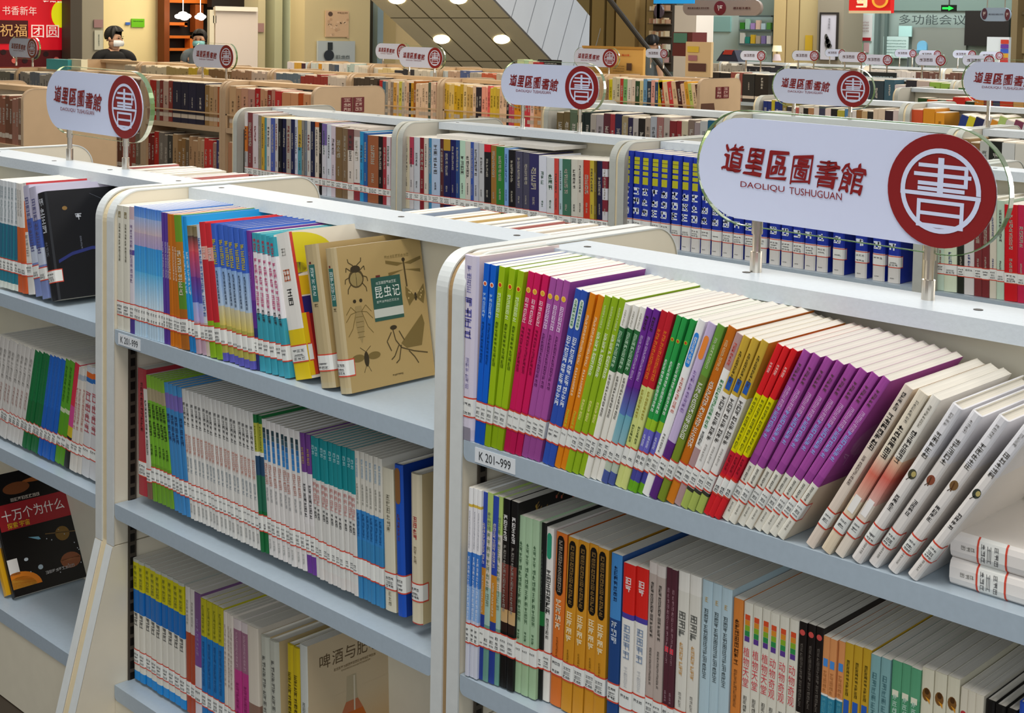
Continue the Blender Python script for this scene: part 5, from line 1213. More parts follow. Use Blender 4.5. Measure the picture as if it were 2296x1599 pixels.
        for i in range(n):
            v0, v1 = i / n * .58, (i + 1) / n * .58

            def cc(v):
                k = max(0, 1 - v / .58) ** 1.4
                a, b2 = lin('#cdb896'), lin('#d89a3a')
                return tuple(a[j] * (1 - k) + b2[j] * k for j in range(3)) + (1.0,)
            mb.face([f(.0, v0 * h), f(d, v0 * h), f(d, v1 * h), f(0, v1 * h)], (cc(v0), cc(v0), cc(v1), cc(v1)))
        lay[0] = 1
        cx = .47 * d
        prof = ((.0, .17), (.34, .165), (.42, .12), (.5, .065), (.58, .055), (.68, .05))
        for (v0, w0), (v1, w1) in zip(prof, prof[1:]):
            col = lin('#c8641a') if v1 < .45 else (lin('#c07048') if v1 < .55 else lin('#b8a888'))
            mb.face([f(cx - w0 * d, v0 * h), f(cx + w0 * d, v0 * h), f(cx + w1 * d, v1 * h), f(cx - w1 * d, v1 * h)], col)
        lay[0] = 2
        rect2(mb, f, cx + .02 * d, .42 * h, cx + .035 * d, .67 * h, lin('#dccfb6'))
    elif kind == 'moon':
        rect2(mb, f, 0, .02 * h, .9 * d, .43 * h, lin('#8f1c22'))
        rect2(mb, f, 0, .43 * h, .3 * d, .55 * h, lin('#2a2466'))
        rect2(mb, f, 0.03 * d, .56 * h, .3 * d, .69 * h, lin('#d8ae1c'))
        ell(mb, f, .03 * d, .85 * h, .36 * d, .14 * h, lin('#d8c81a'), 18, -90, 90)
        ell(mb, f, .03 * d, .745 * h, .09 * d, .04 * h, lin('#2a2466'), 14, -90, 90)
        lay[0] = 1
        rect2(mb, f, 0, .44 * h, .03 * d, h * .995, lin('#c83a30'))
        rect2(mb, f, 0, .02 * h, .045 * d, .44 * h, lin('#e0b81a'))
        rect2(mb, f, .045 * d, .02 * h, .075 * d, .44 * h, lin('#c8402a'))
    elif kind == 'flowers':
        for k in range(16):
            u, v = rng.uniform(.15, .9) * d, rng.uniform(.82, .97) * h
            ell(mb, f, u, v, .012 * d, .01 * h, lin(rng.choice(('#c8804a', '#b05a48', '#a8863a'))), 8)
            stroke(mb, f, [(u, v), (u + .03 * d, v + .02 * h)], .0015, lin('#8a6a3a'))
    elif kind == 'letters':
        marks(mb, f, .35 * d, .3 * h, .6 * d, .9 * h, lin('#5a4c34'), rng, 4, .8)
    elif kind == 'purple':
        ell(mb, f, .3 * d, .6 * h, .2 * d, .1 * h, lin('#b070a8'), 14)
        for k in range(18):
            u, v = rng.uniform(.1, .7) * d, rng.uniform(.45, .75) * h
            stroke(mb, f, [(u, v), (u + rng.uniform(-.1, .1) * d, v + rng.uniform(.02, .08) * h)], .0012, lin('#c8a0c4'))
        rect2(mb, f, 0, 0, d, .35 * h, lin('#e2d2ba'))


def book_parts(t, h, d, style, lab, seed):
    rng = random.Random(seed)
    if style in ST:
        s = ST[style]
    else:
        c_ = bands_of(style)[0][2]
        lum = sum(c_[:3]) / 3
        mk = '4a4644' if lum > .22 else 'b8b0a0'
        if lum > .3 and rng.random() < .3:
            mk = rng.choice(('8a2a2a', '2a3a7a', '2a5a3a'))
        a_ = rng.uniform(.5, .62)
        s = dict(b=style, m=[(a_, rng.uniform(.78, .93), mk, rng.uniform(.3, .55)), (.3, rng.uniform(.38, .46), mk, .25)])
    hard = s.get('hard', 0)
    cth = .0016 if hard else .0005
    r = min(t * .22, .006) if hard else min(t * .1, .0016)
    xs = (0, t * .1, t * .3, t * .7, t * .9, t)
    ys = (r, r * .35, 0, 0, r * .35, r)
    bands = bands_of(s['b'])
    cov = MB()
    side = lin(s['side']) if 'side' in s else None
    for f0, f1, c0, c1 in bands:
        z0, z1 = f0 * h, f1 * h
        cc = (c0, c0, c1, c1)
        for i in range(5):
            cov.face([(xs[i], ys[i], z0), (xs[i + 1], ys[i + 1], z0), (xs[i + 1], ys[i + 1], z1), (xs[i], ys[i], z1)], cc)
        sc = (side,) * 4 if side else cc
        cov.face([(t, r, z0), (t, d, z0), (t, d, z1), (t, r, z1)], sc)
        cov.face([(0, d, z0), (0, r, z0), (0, r, z1), (0, d, z1)], (sc[1], sc[0], sc[3], sc[2]))
    ct, cb = side or bands[-1][3], side or bands[0][2]
    if not hard:   # the raw cut edge of a paper cover shows mostly its white core
        ct = tuple(ct[i] * .4 + PAP[i] * .6 for i in range(3)) + (1.0,)
    for z, c in ((h, ct), (0, cb)):
        cov.face([(0, r, z), (cth, r, z), (cth, d, z), (0, d, z)], c)
        cov.face([(t - cth, r, z), (t, r, z), (t, d, z), (t - cth, d, z)], c)
        tc = bands[-1][3] if z else bands[0][2]
        cov.face([(xs[0], ys[0], z), (xs[1], ys[1], z), (xs[2], ys[2], z), (xs[3], ys[3], z), (xs[4], ys[4], z), (xs[5], ys[5], z), (t, r + cth, z), (0, r + cth, z)], tc)
    for x in (0, t - cth):
        cov.face([(x, d, 0), (x + cth, d, 0), (x + cth, d, h), (x, d, h)], side or bands[0][2])
    cov.face([(cth, d, 0), (cth, r + cth, 0), (cth, r + cth, h), (cth, d, h)], PAP)
    cov.face([(t - cth, r + cth, 0), (t - cth, d, 0), (t - cth, d, h), (t - cth, r + cth, h)], PAP)

    def F(u, v):
        return (u, -.00025, v)

    def F2(u, v):
        return (u, -.0004, v)
    if 'pill' in s:
        a, b2, c = s['pill']
        hw = t * .32
        z0, z1 = a * h, b2 * h
        cov.face([F(t / 2 - hw, z0 + hw), F(t / 2 - hw * .6, z0 + hw * .2), F(t / 2, z0), F(t / 2 + hw * .6, z0 + hw * .2), F(t / 2 + hw, z0 + hw), F(t / 2 + hw, z1 - hw), F(t / 2 + hw * .6, z1 - hw * .2), F(t / 2, z1), F(t / 2 - hw * .6, z1 - hw * .2), F(t / 2 - hw, z1 - hw)], lin(c))
    if 'bars' in s:
        a, b2, cs = s['bars']
        for i, c in enumerate(cs):
            rect2(cov, F, t * .22, (a + (b2 - a) * i / len(cs)) * h, t * .78, (a + (b2 - a) * (i + .96) / len(cs)) * h, lin(c))
    if 'dot' in s:
        a, c0, c1 = s['dot']
        ell(cov, F, t / 2, a * h, t * .36, t * .36, lin(c1), 12)
        ell(cov, F2, t / 2, a * h, t * .24, t * .24, lin(c0), 10)
    for a, b2, c in s.get('spots', ()):
        rect2(cov, F, t * .18, a * h, t * .82, b2 * h, lin(c))
    for txt, a, b2, c in s.get('t', ()):
        n = len(txt)
        for i, ch in enumerate(txt):
            z1 = (b2 - (b2 - a) * i / n) * h
            put_text(cov, ch, F2, t * .16, z1 - (b2 - a) / n * h * .9, t * .84, z1, lin(c))
    for mk in s.get('m', ()):
        a, b2, c, wd = mk
        hw = t * wd / 2
        n = max(1, int(round((b2 - a) * h / (2 * hw * 1.12))))
        marks(cov, F2, t / 2 - hw, a * h, t / 2 + hw, b2 * h, lin(c), rng, min(n, 14))
    if s.get('yel'):
        for a, b2 in ((.86, .94), (.81, .85), (.75, .79), (.65, .73)):
            rect2(cov, F, t * .1, a * h, t * .72, b2 * h, lin('#b8b428'))
        rect2(cov, F2, t * .1, .90 * h, t * .72, .905 * h, lin('#2a2e3a'))
        for a in (.53, .42, .31):
            marks(cov, F2, t * .1, a * h, t * .75, (a + .085) * h, lin('#dfe4ee'), rng, 1, 1.6)
        marks(cov, F2, t * .25, .04 * h, t * .6, .05 * h, lin('#5a5a58'), rng, 3)
    if s.get('owl'):
        ell(cov, F, t / 2, .88 * h, t * .36, t * .55, lin('#7a5226'), 12)
        ell(cov, F2, t * .52, .895 * h, t * .2, t * .25, lin('#4a2e12'), 10)
        cov.face([F2(t * .4, .87 * h), F2(t * .8, .84 * h), F2(t * .8, .86 * h)], lin('#d8962e'))
    if s.get('nat'):
        k = s['nat']
        col = {'A': '#4a4a3a', 'B': '#8a4a34', 'C': '#7a5a34', 'D': '#3a4038'}[k]
        ell(cov, F, t / 2, .575 * h, t * .36, t * .5, lin(col), 12)
        if k in 'AD':
            ell(cov, F2, t * .6, .58 * h, t * .2, t * .28, lin('#b8a868'), 10)
        else:
            stroke(cov, F2, [(t * .4, .59 * h), (t * .55, .54 * h)], t * .1, lin('#5a3a20'))
        stroke(cov, F, [(t * .3, .53 * h), (t * .5, .56 * h)], t * .06, lin('#4a3a28'))
    if s.get('spine') == 'tan':
        rect2(cov, F, t * .3, .6 * h, t * .72, .86 * h, lin('#2f6a62'))
        marks(cov, F2, t * .36, .64 * h, t * .66, .84 * h, lin('#cfe0d8'), rng, 5)
        rect2(cov, F2, t * .36, .865 * h, t * .5, .88 * h, lin('#6a2a28'))
        marks(cov, F2, t * .36, .565 * h, t * .66, .585 * h, lin('#4a3c22'), rng, 1)
    if 'cover' in s:
        cover_art(cov, s['cover'], t, d, h, rng)
    pg = MB()
    iz = .0035 if hard else .0003
    pg.box(cth * 1.05, r + cth * 1.1, iz, t - cth * 1.05, d - (.004 if hard else .0008), h - iz, PAP)
    lb = None
    if lab:
        lb = MB()
        z0, z1 = lab[0] * h, lab[1] * h
        z1 = z0 + min(z1 - z0, .034)
        P = list(zip(xs, ys)) + [(t, r + .012)]
        nx = [(-.4, -.9), (-.2, -1), (0, -1), (0, -1), (.2, -1), (.7, -.7), (1, 0)]
        O = [(p[0] + n_[0] * .0006, p[1] + n_[1] * .0006) for p, n_ in zip(P, nx)]
        wh = lin('#e4e4de')
        rows = ((z0, z0 + .0022, RED), (z0 + .0022, z1 - .0022, wh), (z1 - .0022, z1, RED))
        for a, b2, c in rows:
            for i in range(6):
                lb.face([(*O[i], a), (*O[i + 1], a), (*O[i + 1], b2), (*O[i], b2)], c)
        lb.face([(t + .0007, r + .0105, z0), (t + .0007, r + .012, z0), (t + .0007, r + .012, z1), (t + .0007, r + .0105, z1)], RED)
        gk = lin('#5a5a5a')
        for fz, n in ((.66, 3), (.42, 1), (.22, 3)):
            zz = z0 + (z1 - z0) * fz
            if rng.random() < .85:
                marks(lb, lambda u, v: (u, -.0009, v), t * .14, zz - .0022, t * .86, zz + .0022, gk, rng, n if t > .01 else 1)
    return cov, pg, lb


def book_matrix(x, y, z, lean, t):
    c, sn = math.cos(lean), math.sin(lean)
    lift = t * max(sn, 0)
    return Matrix(((c, 0, sn, x), (0, 1, 0, y), (-sn, 0, c, z + lift), (0, 0, 0, 1)))


ORD = 'first second third fourth fifth sixth seventh eighth ninth tenth eleventh twelfth thirteenth fourteenth fifteenth sixteenth seventeenth eighteenth nineteenth twentieth twenty-first twenty-second twenty-third'.split()
NUM = 'one two three four five six seven eight nine ten eleven twelve thirteen fourteen fifteen sixteen seventeen eighteen nineteen twenty twenty-one twenty-two twenty-three'.split()
PLACE = {'R1': 'shelf under the big sign', 'R2': 'lower shelf under the big sign', 'L1': 'insect book shelf', 'L2': 'shelf beneath the insect book', 'L3': 'beer book shelf', 'Q1': 'black book shelf', 'Q2': 'shelf beneath the black book', 'A1': 'second rack', 'B1': 'second rack', 'C1': 'second rack', 'D1': 'second rack behind the sign'}
GRP = {'R1': 'books on the shelf under the big sign', 'R2': 'books on the lower shelf under the big sign', 'L1': 'books on the insect book shelf', 'L2': 'books beneath the insect book', 'L3': 'books on the beer book shelf', 'Q1': 'books on the black book shelf', 'Q2': 'books beneath the black book', 'A1': 'books in the navy bay of the second rack', 'B1': 'books in the middle bay of the second rack', 'C1': 'blue volumes on the second rack', 'D1': 'books in the red volume bay'}
STUFF = MB()
dict_i = 0
place_used = set()


def place_book(name, parts, M, label, grp):
    """one book thing: cover on top, page block and call label as its children"""
    cov, pg, lb = parts
    o = bpy.data.objects.new('book', cov)
    C.objects.link(o)
    o.matrix_world = M
    p = bpy.data.objects.new('page_block', pg)
    C.objects.link(p)
    p.parent = o
    if lb:
        l_ = bpy.data.objects.new('call_number_label', lb)
        C.objects.link(l_)
        l_.parent = o
    tag(o, label, 'book', grp)
    return o


for bi, (sh, n, X0, X1, l0, l1, h, Y, Z, d, style, desc, prev, ind) in enumerate(BOOKS):
    jr = random.Random(100 + bi)
    pitch = (X1 - X0) / n
    lm = (l0 + l1) / 2
    t = pitch * math.cos(lm) * (.97 if n > 1 else .985)
    hard = ST.get(style, {}).get('hard', 0)
    styles = ['rainb'] * 3 + ['rainb2'] * 3 if style == 'rainb' else [style] * n
    cache = {}
    for i in range(n):
        st = styles[i]
        fr = (i + .5) / n
        lean = l0 + (l1 - l0) * fr
        x = X0 + pitch * i + (0 if lean >= 0 else 0)
        M = book_matrix(x, Y + jr.uniform(-.0015, .002), Z + .0004, lean, t)
        lab = LAB.get(sh)
        if not ind:
            if st not in cache:
                cache[st] = book_parts(t, h, d, st, lab, bi)
            for q in cache[st]:
                if q:
                    STUFF.add(q, M)
            continue
        if st not in cache:
            cov, pg, lb = book_parts(t, h, d, st, lab, bi)
            cache[st] = (cov.mesh('book', M_PRINT), pg.mesh('page_block', M_PAPER), lb.mesh('call_number_label', M_LABEL) if lb else None)
        if sh == 'C1':
            lbl = 'blue reference volume with yellow lettering, %s of twenty-three counting from the indigo bay' % ORD[dict_i]
            dict_i += 1
        elif n > 1:
            k_, m_, pv, ds = i, n, prev or 'post', desc
            if st == 'rainb':
                m_, ds = 3, 'white plant title with rainbow stripe'
            elif st == 'rainb2':
                k_, m_, pv, ds = n - 1 - i, 3, 'black-topped trio', 'white animal title with rainbow stripe'
            lbl = '%s, %s of %s from the %s' % (ds, ORD[k_], NUM[m_ - 1], pv)
        else:
            lbl = '%s beside the %s' % (desc, prev) if prev else '%s next to the post' % desc
        if len((lbl + PLACE[sh]).replace(',', '').split()) <= 14 and sh != 'C1':
            lbl += ', ' + PLACE[sh]
        place_book('book', cache[st], M, lbl, GRP[sh])

# three more books with shapes of their own
t = .03
pc = [q.mesh(nm, mm) for q, nm, mm in zip(book_parts(t, .245, .2, 'natD', None, 5)[:2], ('book', 'page_block'), (M_PRINT, M_PAPER))]
lbm = book_parts(.03, .245, .2, 'natD', (.125, .27), 5)[2].mesh('call_number_label', M_LABEL)
for k, z in enumerate((.9325, .9633)):
    # lying flat, spine to the front, foot towards the leaning books
    M = Matrix(((0, 0, 1, -.686), (0, 1, 0, 1.432), (-1, 0, 0, z + .0302), (0, 0, 0, 1)))
    place_book('book', (pc[0], pc[1], lbm), M, ('white book lying flat on the shelf, %s of the pair by the leaning books' % ('lower', 'upper')[k]), 'flat white books')
t, h, d = .018, .285, .212
q = book_parts(t, h, d, 'planet', None, 9)
M = book_matrix(PLANET[0] - .012, PLANET[1], .2054, -.52, t)
place_book('book', (q[0].mesh('book', M_GLOSS), q[1].mesh('page_block', M_PAPER), None), M, 'black planet picture book with a red title band, leaning on the bottom shelf', 'books on the planet book shelf')
q = book_parts(.018, .27, .19, 'yelwhite', None, 9)
M = book_matrix(PLANET[0] - .036, PLANET[1] - .008, .2054, -.52, .018)
place_book('book', (q[0].mesh('book', M_GLOSS), q[1].mesh('page_block', M_PAPER), None), M, 'white and yellow picture book behind the black planet book', 'books on the planet book shelf')
rng = random.Random(3)
for k, c in enumerate(('5a2024', 'c8c0b0', '7a2a30')):
    q = MB()
    q.box(-3.3, 1.47, .2055 + .05 * k, -3.1, 1.64, .254 + .05 * k, lin(c))
    STUFF.add(q, Matrix())

# ---- smaller books on the racks farther back
for (Y, Z, X0, X1, h0, h1, lean, t0, t1, cols) in FILL:
    cols = cols.split()
    rng = random.Random(int(abs(X0 * 1000)) + int(Y * 100))
    n = max(1, round(abs(X1 - X0) / ((t0 + t1) / 2)))
    if n < len(cols) * .6 and len(cols) > 6:
        n = len(cols)
    ws = [rng.uniform(t0, t1) for _ in range(n)]
    k = (X1 - X0) / sum(ws)
    x = X0
    for i in range(n):
        tw = ws[i] * k
        c = cols[i * len(cols) // n] if n >= len(cols) else cols[i % len(cols)]
        h = rng.uniform(h0, h1)
        q = MB()
        cl = lin(c)
        q.box(0, 0, 0, tw * .96, .16, h * .985, cl)
        q.box(tw * .06, .004, h * .985, tw * .9, .158, h, lin('#e8dcc8'))
        lum = sum(cl[:3]) / 3
        mk = tuple(v * .35 for v in cl[:3]) + (1,) if lum > .25 else (.6, .56, .5, 1)
        if tw > .012:
            mw = min(tw * .5, .02)
            a = rng.uniform(.35, .5)
            marks(q, lambda u, v: (u, -.0006, v), tw / 2 - mw / 2, a * h, tw / 2 + mw / 2, (a + rng.uniform(.25, .42)) * h, mk, rng, rng.randint(3, 6))
            if rng.random() < .75:
                rect2(q, lambda u, v: (u, -.0005, v), 0, .12 * h, tw * .95, .22 * h, lin('#c8bcae'))
        STUFF.add(q, book_matrix(x, Y, Z + .0005, lean, tw * .96))
        x += tw
# books on the hidden side of the front rack, only their tops rising over the rail
for X0, X1 in ((-1.97, -1.52), (-2.97, -2.52)):
    rng = random.Random(int(-X0 * 100))
    x = X0
    while x < X1:
        tw = rng.uniform(.012, .024)
        q = MB()
        hh = rng.uniform(.25, .262)
        q.box(0, 0, 0, tw * .95, .17, hh, lin(rng.choice(('#c8a868', '#8a9ab0', '#d8d0c0', '#b8706a'))))
        q.box(tw * .07, .003, hh, tw * .88, .166, hh + .001, PAP)
        STUFF.add(q, Matrix.Translation((x, 1.72, .9325)))
        x += tw
for (x0, x1, y0, y1, z, c) in ((-4.5, -4.2, 3.3, 3.44, 1.165, '#d8d4cc'), (-4.15, -3.86, 3.28, 3.42, 1.16, '#c8beb4'), (-3.95, -3.7, 3.27, 3.43, 1.135, '#d4d0cc'), (-3.5, -3.25, 3.28, 3.44, 1.16, '#d6d2ca'), (-3.2, -2.95, 3.28, 3.44, 1.155, '#c8c4bc')):
    q = MB()
    q.box(x0, y0, z, x1, y1, z + .012, lin(c))
    STUFF.add(q, Matrix())
so = STUFF.build('shelved_books', M_PRINT)
tag(so, 'the many smaller books filling the rest of the racks, mostly those farther back', 'books', None, 'stuff')

# ------------------------------------------------------------------ standing signs on the racks
LW = .4455   # plate length
RR = .0715   # plate half height


def stadium(x0, x1, zc, r, n=16):
    return arc(x1 - r, zc, r, -90, 90, n) + arc(x0 + r, zc, r, 90, 270, n)


def emblem(q, cx, cz, R, y, red, white):
    """the seal-style character for book inside a split ring"""
    def f(u, v):
        return (cx + u * R, y, cz + v * R)
    q.face([(cx + R * math.cos(a), y + .0006, cz + R * math.sin(a)) for a in [2 * math.pi * i / 48 for i in range(48)]], red)

    def ring(a0, a1, r0, r1, n=24):
        for i in range(n):
            a, b2 = math.radians(a0 + (a1 - a0) * i / n), math.radians(a0 + (a1 - a0) * (i + 1) / n)
            q.face([f(r0 * math.cos(a), r0 * math.sin(a)), f(r1 * math.cos(a), r1 * math.sin(a)), f(r1 * math.cos(b2), r1 * math.sin(b2)), f(r0 * math.cos(b2), r0 * math.sin(b2))], white)
    ring(-2, 184, .66, .745)
    ring(187, 357, .66, .745)
    rect2(q, f, -.745, -.105, .745, -.035, white)
    for x0, x1, z in ((-.42, .5, .43), (-.5, .56, .27), (-.42, .5, .115), (-.42, .45, .0 + .02)):
        rect2(q, f, x0, z - .032, x1, z + .036, white)
    rect2(q, f, -.055, -.05, .055, .58, white)
    rect2(q, f, .43, .085, .5, .466, white)
    for x0, z0, x1, z1 in ((-.42, -.23, .45, -.165), (-.42, -.65, .45, -.585), (-.42, -.65, -.35, -.165), (.38, -.65, .45, -.165), (-.42, -.44, .45, -.375)):
        rect2(q, f, x0, z0, x1, z1, white)


def make_sign(main=True):
    """meshes of a sign whose plate begins at x = 0 and is centred on z = 0"""
    white, red = lin('#c2c9e0'), lin('#7c1a1c')
    parts = {}
    q = MB()
    q.prism(stadium(0, LW, 0, RR), 'y', 0, .004, white)
    parts['sign_plate'] = (q, M_SIGNW)
    q = MB()
    cx = LW - RR
    q.prism(arc(cx, 0, RR + .0008, 0, 352.5, 47), 'y', -.0022, 0.0002, red)
    emblem(q, cx, 0, RR + .0008, -.0032, red, white)
    parts['emblem_disc'] = (q, M_SIGNW)
    q = MB()
    if main:
        for i, ch in enumerate('道里區圖書館'):
            x0 = .043 + i * .0375
            q2 = MB()
            dz = -.0022 * i + .014
            wd = (.036, .032, .033, .034, .037, .038)[i]
            for ox, oz, yy in ((0, 0, -.0012), (.0011, .0007, -.0011), (.0004, -.0007, -.0010)):
                put_text(q2, ch, lambda u, v: (u + ox + (v - dz) * .16 + .0011 * math.sin(v * 420 + i * 2) + .0006 * math.sin(u * 900), yy, v + oz + .0013 * math.sin(u * 330 + i) + .0007 * math.sin(v * 800 + u * 500)), x0, dz - .0195, x0 + wd * .94, dz + .0195, red)
            q.add(q2, Matrix())
        for w_, x0, x1 in (('DAOLIQU', .074, .146), ('TUSHUGUAN', .154, .235)):
            put_text(q, w_, lambda u, v: (u, -.0012, v), x0, -.0275, x1, -.0178, red)
    else:
        rng = random.Random(2)
        marks(q, lambda u, v: (u, -.0012, v), .06, -.02, .26, .025, lin('#5a4a50'), rng, 4)
    parts['lettering'] = (q, M_SIGNW)
    q = MB()
    q.prism(stadium(-.014, LW + .011, -.001, RR + .011, 20), 'y', .015, .026)
    parts['acrylic_panel'] = (q, M_ACR)
    q = MB()
    P = stadium(-.0142, LW + .0112, -.001, RR + .0112, 20)
    P2 = stadium(-.0130, LW + .0100, -.001, RR + .0100, 20)
    for i in range(len(P)):
        j = (i + 1) % len(P)
        q.face([(P[i][0], .0146, P[i][1]), (P[j][0], .0146, P[j][1]), (P[j][0], .0264, P[j][1]), (P[i][0], .0264, P[i][1])])
        q.face([(P[i][0], .0146, P[i][1]), (P2[i][0], .0146, P2[i][1]), (P2[j][0], .0146, P2[j][1]), (P[j][0], .0146, P[j][1])])
    parts['acrylic_edge'] = (q, M_ACREDGE)
    return {k: (q.mesh(k, m_), k) for k, (q, m_) in parts.items()}


SM, SO = make_sign(True), make_sign(False)


def place_sign(X, Y, zc, label, grp, meshes, tilt=0., sc=1.):
    root = empty('shelf_sign', (X, Y, 1.2036))
    root.rotation_euler = (0, tilt, 0)
    tag(root, label, 'sign', grp)
    dz = zc - 1.2036
    for k, (me, nm) in meshes.items():
        o = bpy.data.objects.new(nm, me)
        C.objects.link(o)
        o.parent = root
        o.location = (0, 0, dz)
        o.scale = (sc, sc, sc)
        if nm == 'acrylic_edge':
            o.parent = acr
            o.location = (0, 0, 0)
            o.scale = (1, 1, 1)
        if nm == 'acrylic_panel':
            acr = o
    for x in (.096 * sc, .357 * sc):
        q = MB()
        top = dz - (RR + .004) * sc
        q.tube([(x, .012, 0), (x, .012, .03)], .0085, 14)
        q.tube([(x, .012, .03), (x, .012, top - .016)], .006, 12)
        q.tube([(x, .012, top - .016), (x, .012, top + .014)], .0078, 12)
        q.build('post', M_CHROME, root, (0, 0, 0), False)
    return root


lib = 'library name signs on the racks'
place_sign(*SIGNS['near'], 1.3505, 'large pill-shaped white sign with red seal on the front rack', lib, SM, .012)
place_sign(*SIGNS['leftrow'], 1.352, 'white pill-shaped sign with green-tinted acrylic edge above the black book', lib, SM, .01)
place_sign(*SIGNS['row2'], 1.352, 'grey-white pill-shaped sign standing on the second rack', lib, SM)
place_sign(*SIGNS['r3a'], 'grey pill-shaped sign above and behind the big one', lib, SM)
place_sign(*SIGNS['r3b'], 'pill-shaped sign cut by the picture edge, on a rack far behind', lib, SM)
place_sign(*SIGNS['f1'], 'small pill-shaped sign in front of the red banner', lib, SM)
place_sign(*SIGNS['f2'], 'mauve-grey pill-shaped sign in front of the white board', lib, SM)
place_sign(*SIGNS['f3'], 'pale distant sign half covered by a mauve sign near the stair', lib, SM)
place_sign(*SIGNS['f4'], 'mauve pill-shaped sign just under the stair soffit', lib, SM)
place_sign(*SIGNS['f5'], 'pale green-white sign in front of the yellow notice board', lib, SM)
tl = ('small sign before the bookshop alcove', 'small grey sign beside the table lamp', 'small pinkish sign under the tan pillars', 'small white sign before the grey pillar', 'small pink sign below the grey pillar poster', 'small blue-grey sign under the white poster', 'tiny sign behind the blue-grey one', 'small dark sign below the blue chair', 'tiny white sign peeping over a dark sign', 'tiny lilac sign before the dark screen', 'small beige sign beneath the dark screen', 'tiny grey sign before the white easel')
for (x, y, z), t_ in zip(TINY, tl):
    place_sign(x, y, z, t_, 'small subject signs on the far racks', SO, 0, .58)

# ------------------------------------------------------------------ left-hand wall and what stands there
def thing(name, label, cat, boxes, m=None, group=None):
    """a thing made of one body box plus named part boxes: (part or None, key, colour, material)"""
    root = None
    for part, key, col, mm in boxes:
        q = MB()
        a = BG[key]
        q.box(*a, lin(col))
        if part is None:
            org = ((a[0] + a[3]) / 2, (a[1] + a[4]) / 2, a[2])
            root = q.build(name, mm or m or M_MISC, None, org)
            root.location = org
            tag(root, label, cat, group)
        else:
            q.build(part, mm or m or M_MISC, root, org)
    return root, org


def facef(key, off=.002):
    """maps (u, v) in 0..1 onto the camera-side face of a background box"""
    x0, y0, z0, x1, y1, z1 = BG[key]
    if x1 - x0 < y1 - y0:
        return lambda u, v: (x1 + off, y0 + u * (y1 - y0), z0 + v * (z1 - z0))
    return lambda u, v: (x0 + u * (x1 - x0), y0 - off, z0 + v * (z1 - z0))


root, org = thing('banner', 'red festive banner with a yellow disc and gold characters', 'banner', ((None, 'banner', '#cf0f22', M_LIT), ('dark_box', 'bn_box', '#4e1418', None), ('base_strip', 'bn_low', '#5a0a14', None)))
q = MB()
x0, y0, z0, x1, y1, z1 = BG['bn_disc']
ell(q, lambda u, v: (x1 + .001, u, v), (y0 + y1) / 2, (z0 + z1) / 2, (y1 - y0) / 2, (z1 - z0) / 2, lin('#f2ee18'), 24)
q.build('yellow_disc', M_LIT, root, org)
q = MB()
put_text(q, '书香新年', facef('bn_t1'), .0, 0, 1, 1, lin('#e8d0c8'))
put_text(q, '祝福', facef('bn_t2'), .0, 0, 1, 1, lin('#d8a868'))
put_text(q, '团圆', facef('bn_t3'), .0, 0, 1, 1, lin('#f4e4dc'))
marks(q, facef('bn_t0'), 0, 0, 1, 1, lin('#f4ece4'), random.Random(1), 4)
q.build('lettering', M_LIT, root, org)


for k in range(8):
    rr = random.Random(k)
    q = MB()
    ell(q, facef('bn_low', .004), .08 + .11 * k, .2 + .7 * rr.random(), .03, .16, lin(rr.choice(('#2a0a10', '#e06a60', '#1a0a0c', '#8a1a20'))), 10)
    q.build('ornament', M_MISC, root, org)


def pillar(name, keys, m=M_MISC):
    q = MB()
    for k, c in keys:
        q.box(*BG[k], lin(c))
    return struct(q.build(name, m))


pillar('pillar', (('p_dark', '#4c463e'),))
pillar('pillar', (('p_grey', '#9a9482'),))
thing('wall_plate', 'pinkish plate on the grey pillar beside the banner', 'plate', ((None, 'plate', '#9a7878', None),))
root, org = thing('notice', 'white paper notice taped below the pinkish plate', 'notice', ((None, 'notice', '#c4c4b2', None),))
q = MB()
marks(q, facef('notice'), .3, .2, .7, .8, lin('#5a6a66'), random.Random(4), 4)
q.build('lettering', M_LABEL, root, org)
root, org = thing('wall_sticker', 'bright green sticker on the cream wall above the person in black', 'sticker', ((None, 'green', '#6cc010', None), ('blue_mark', 'bluemark', '#3a6ac0', None)))
q = MB()
marks(q, facef('green'), .1, .55, .9, .85, lin('#2a6a10'), random.Random(6), 6)
q.build('lettering', M_LABEL, root, org)
q = MB()
q.box(*BG['door'], lin('#17120e'))  # dark panel painted for the unlit depth of the doorway
struct(q.build('doorway_shade', M_MISC))
root, org = thing('lattice_shelf', 'orange-lit wooden lattice shelf in the dark doorway', 'shelf', ((None, 'd_post', '#7a3c10', None),) + tuple(('lattice_bar', 'd_bar%d' % i, '#c8661a' if i != 6 else '#8a4416', None) for i in range(7)))
for k, t_ in (('lamp1', 'bright white cloud-shaped lamp in the doorway, the fuller of two'), ('lamp2', 'bright white cloud-shaped lamp in the doorway, nearer the white board')):
    x0, y0, z0, x1, y1, z1 = BG[k]
    q = MB()
    for dx, dz, s in ((-.28, -.05, .5), (.0, .15, .62), (.28, 0, .5), (.1, -.2, .5)):
        q.ball(((x0 + x1) / 2, (y0 + y1) / 2 + dx * (y1 - y0), (z0 + z1) / 2 + dz * (z1 - z0)), .05, (y1 - y0) * s / 2, (z1 - z0) * s / 2, lin('#fff6e6'))
    q.tube([((x0 + x1) / 2, (y0 + y1) / 2, z1 - .03), ((x0 + x1) / 2, (y0 + y1) / 2, 2.6)], .004, 6, lin('#fff6e6'))
    tag(q.build('pendant_lamp', M_LAMP), t_, 'lamp', 'cloud lamps in the doorway')
thing('display_board', 'plain white freestanding board beside the dark doorway', 'board', ((None, 'board', '#e2d6cc', None), ('top_edge', 'board_top', '#f6f0e2', None), ('post', 'bpost', '#e8e0c8', None), ('bracket', 'bmid', '#e8e0c8', None)))
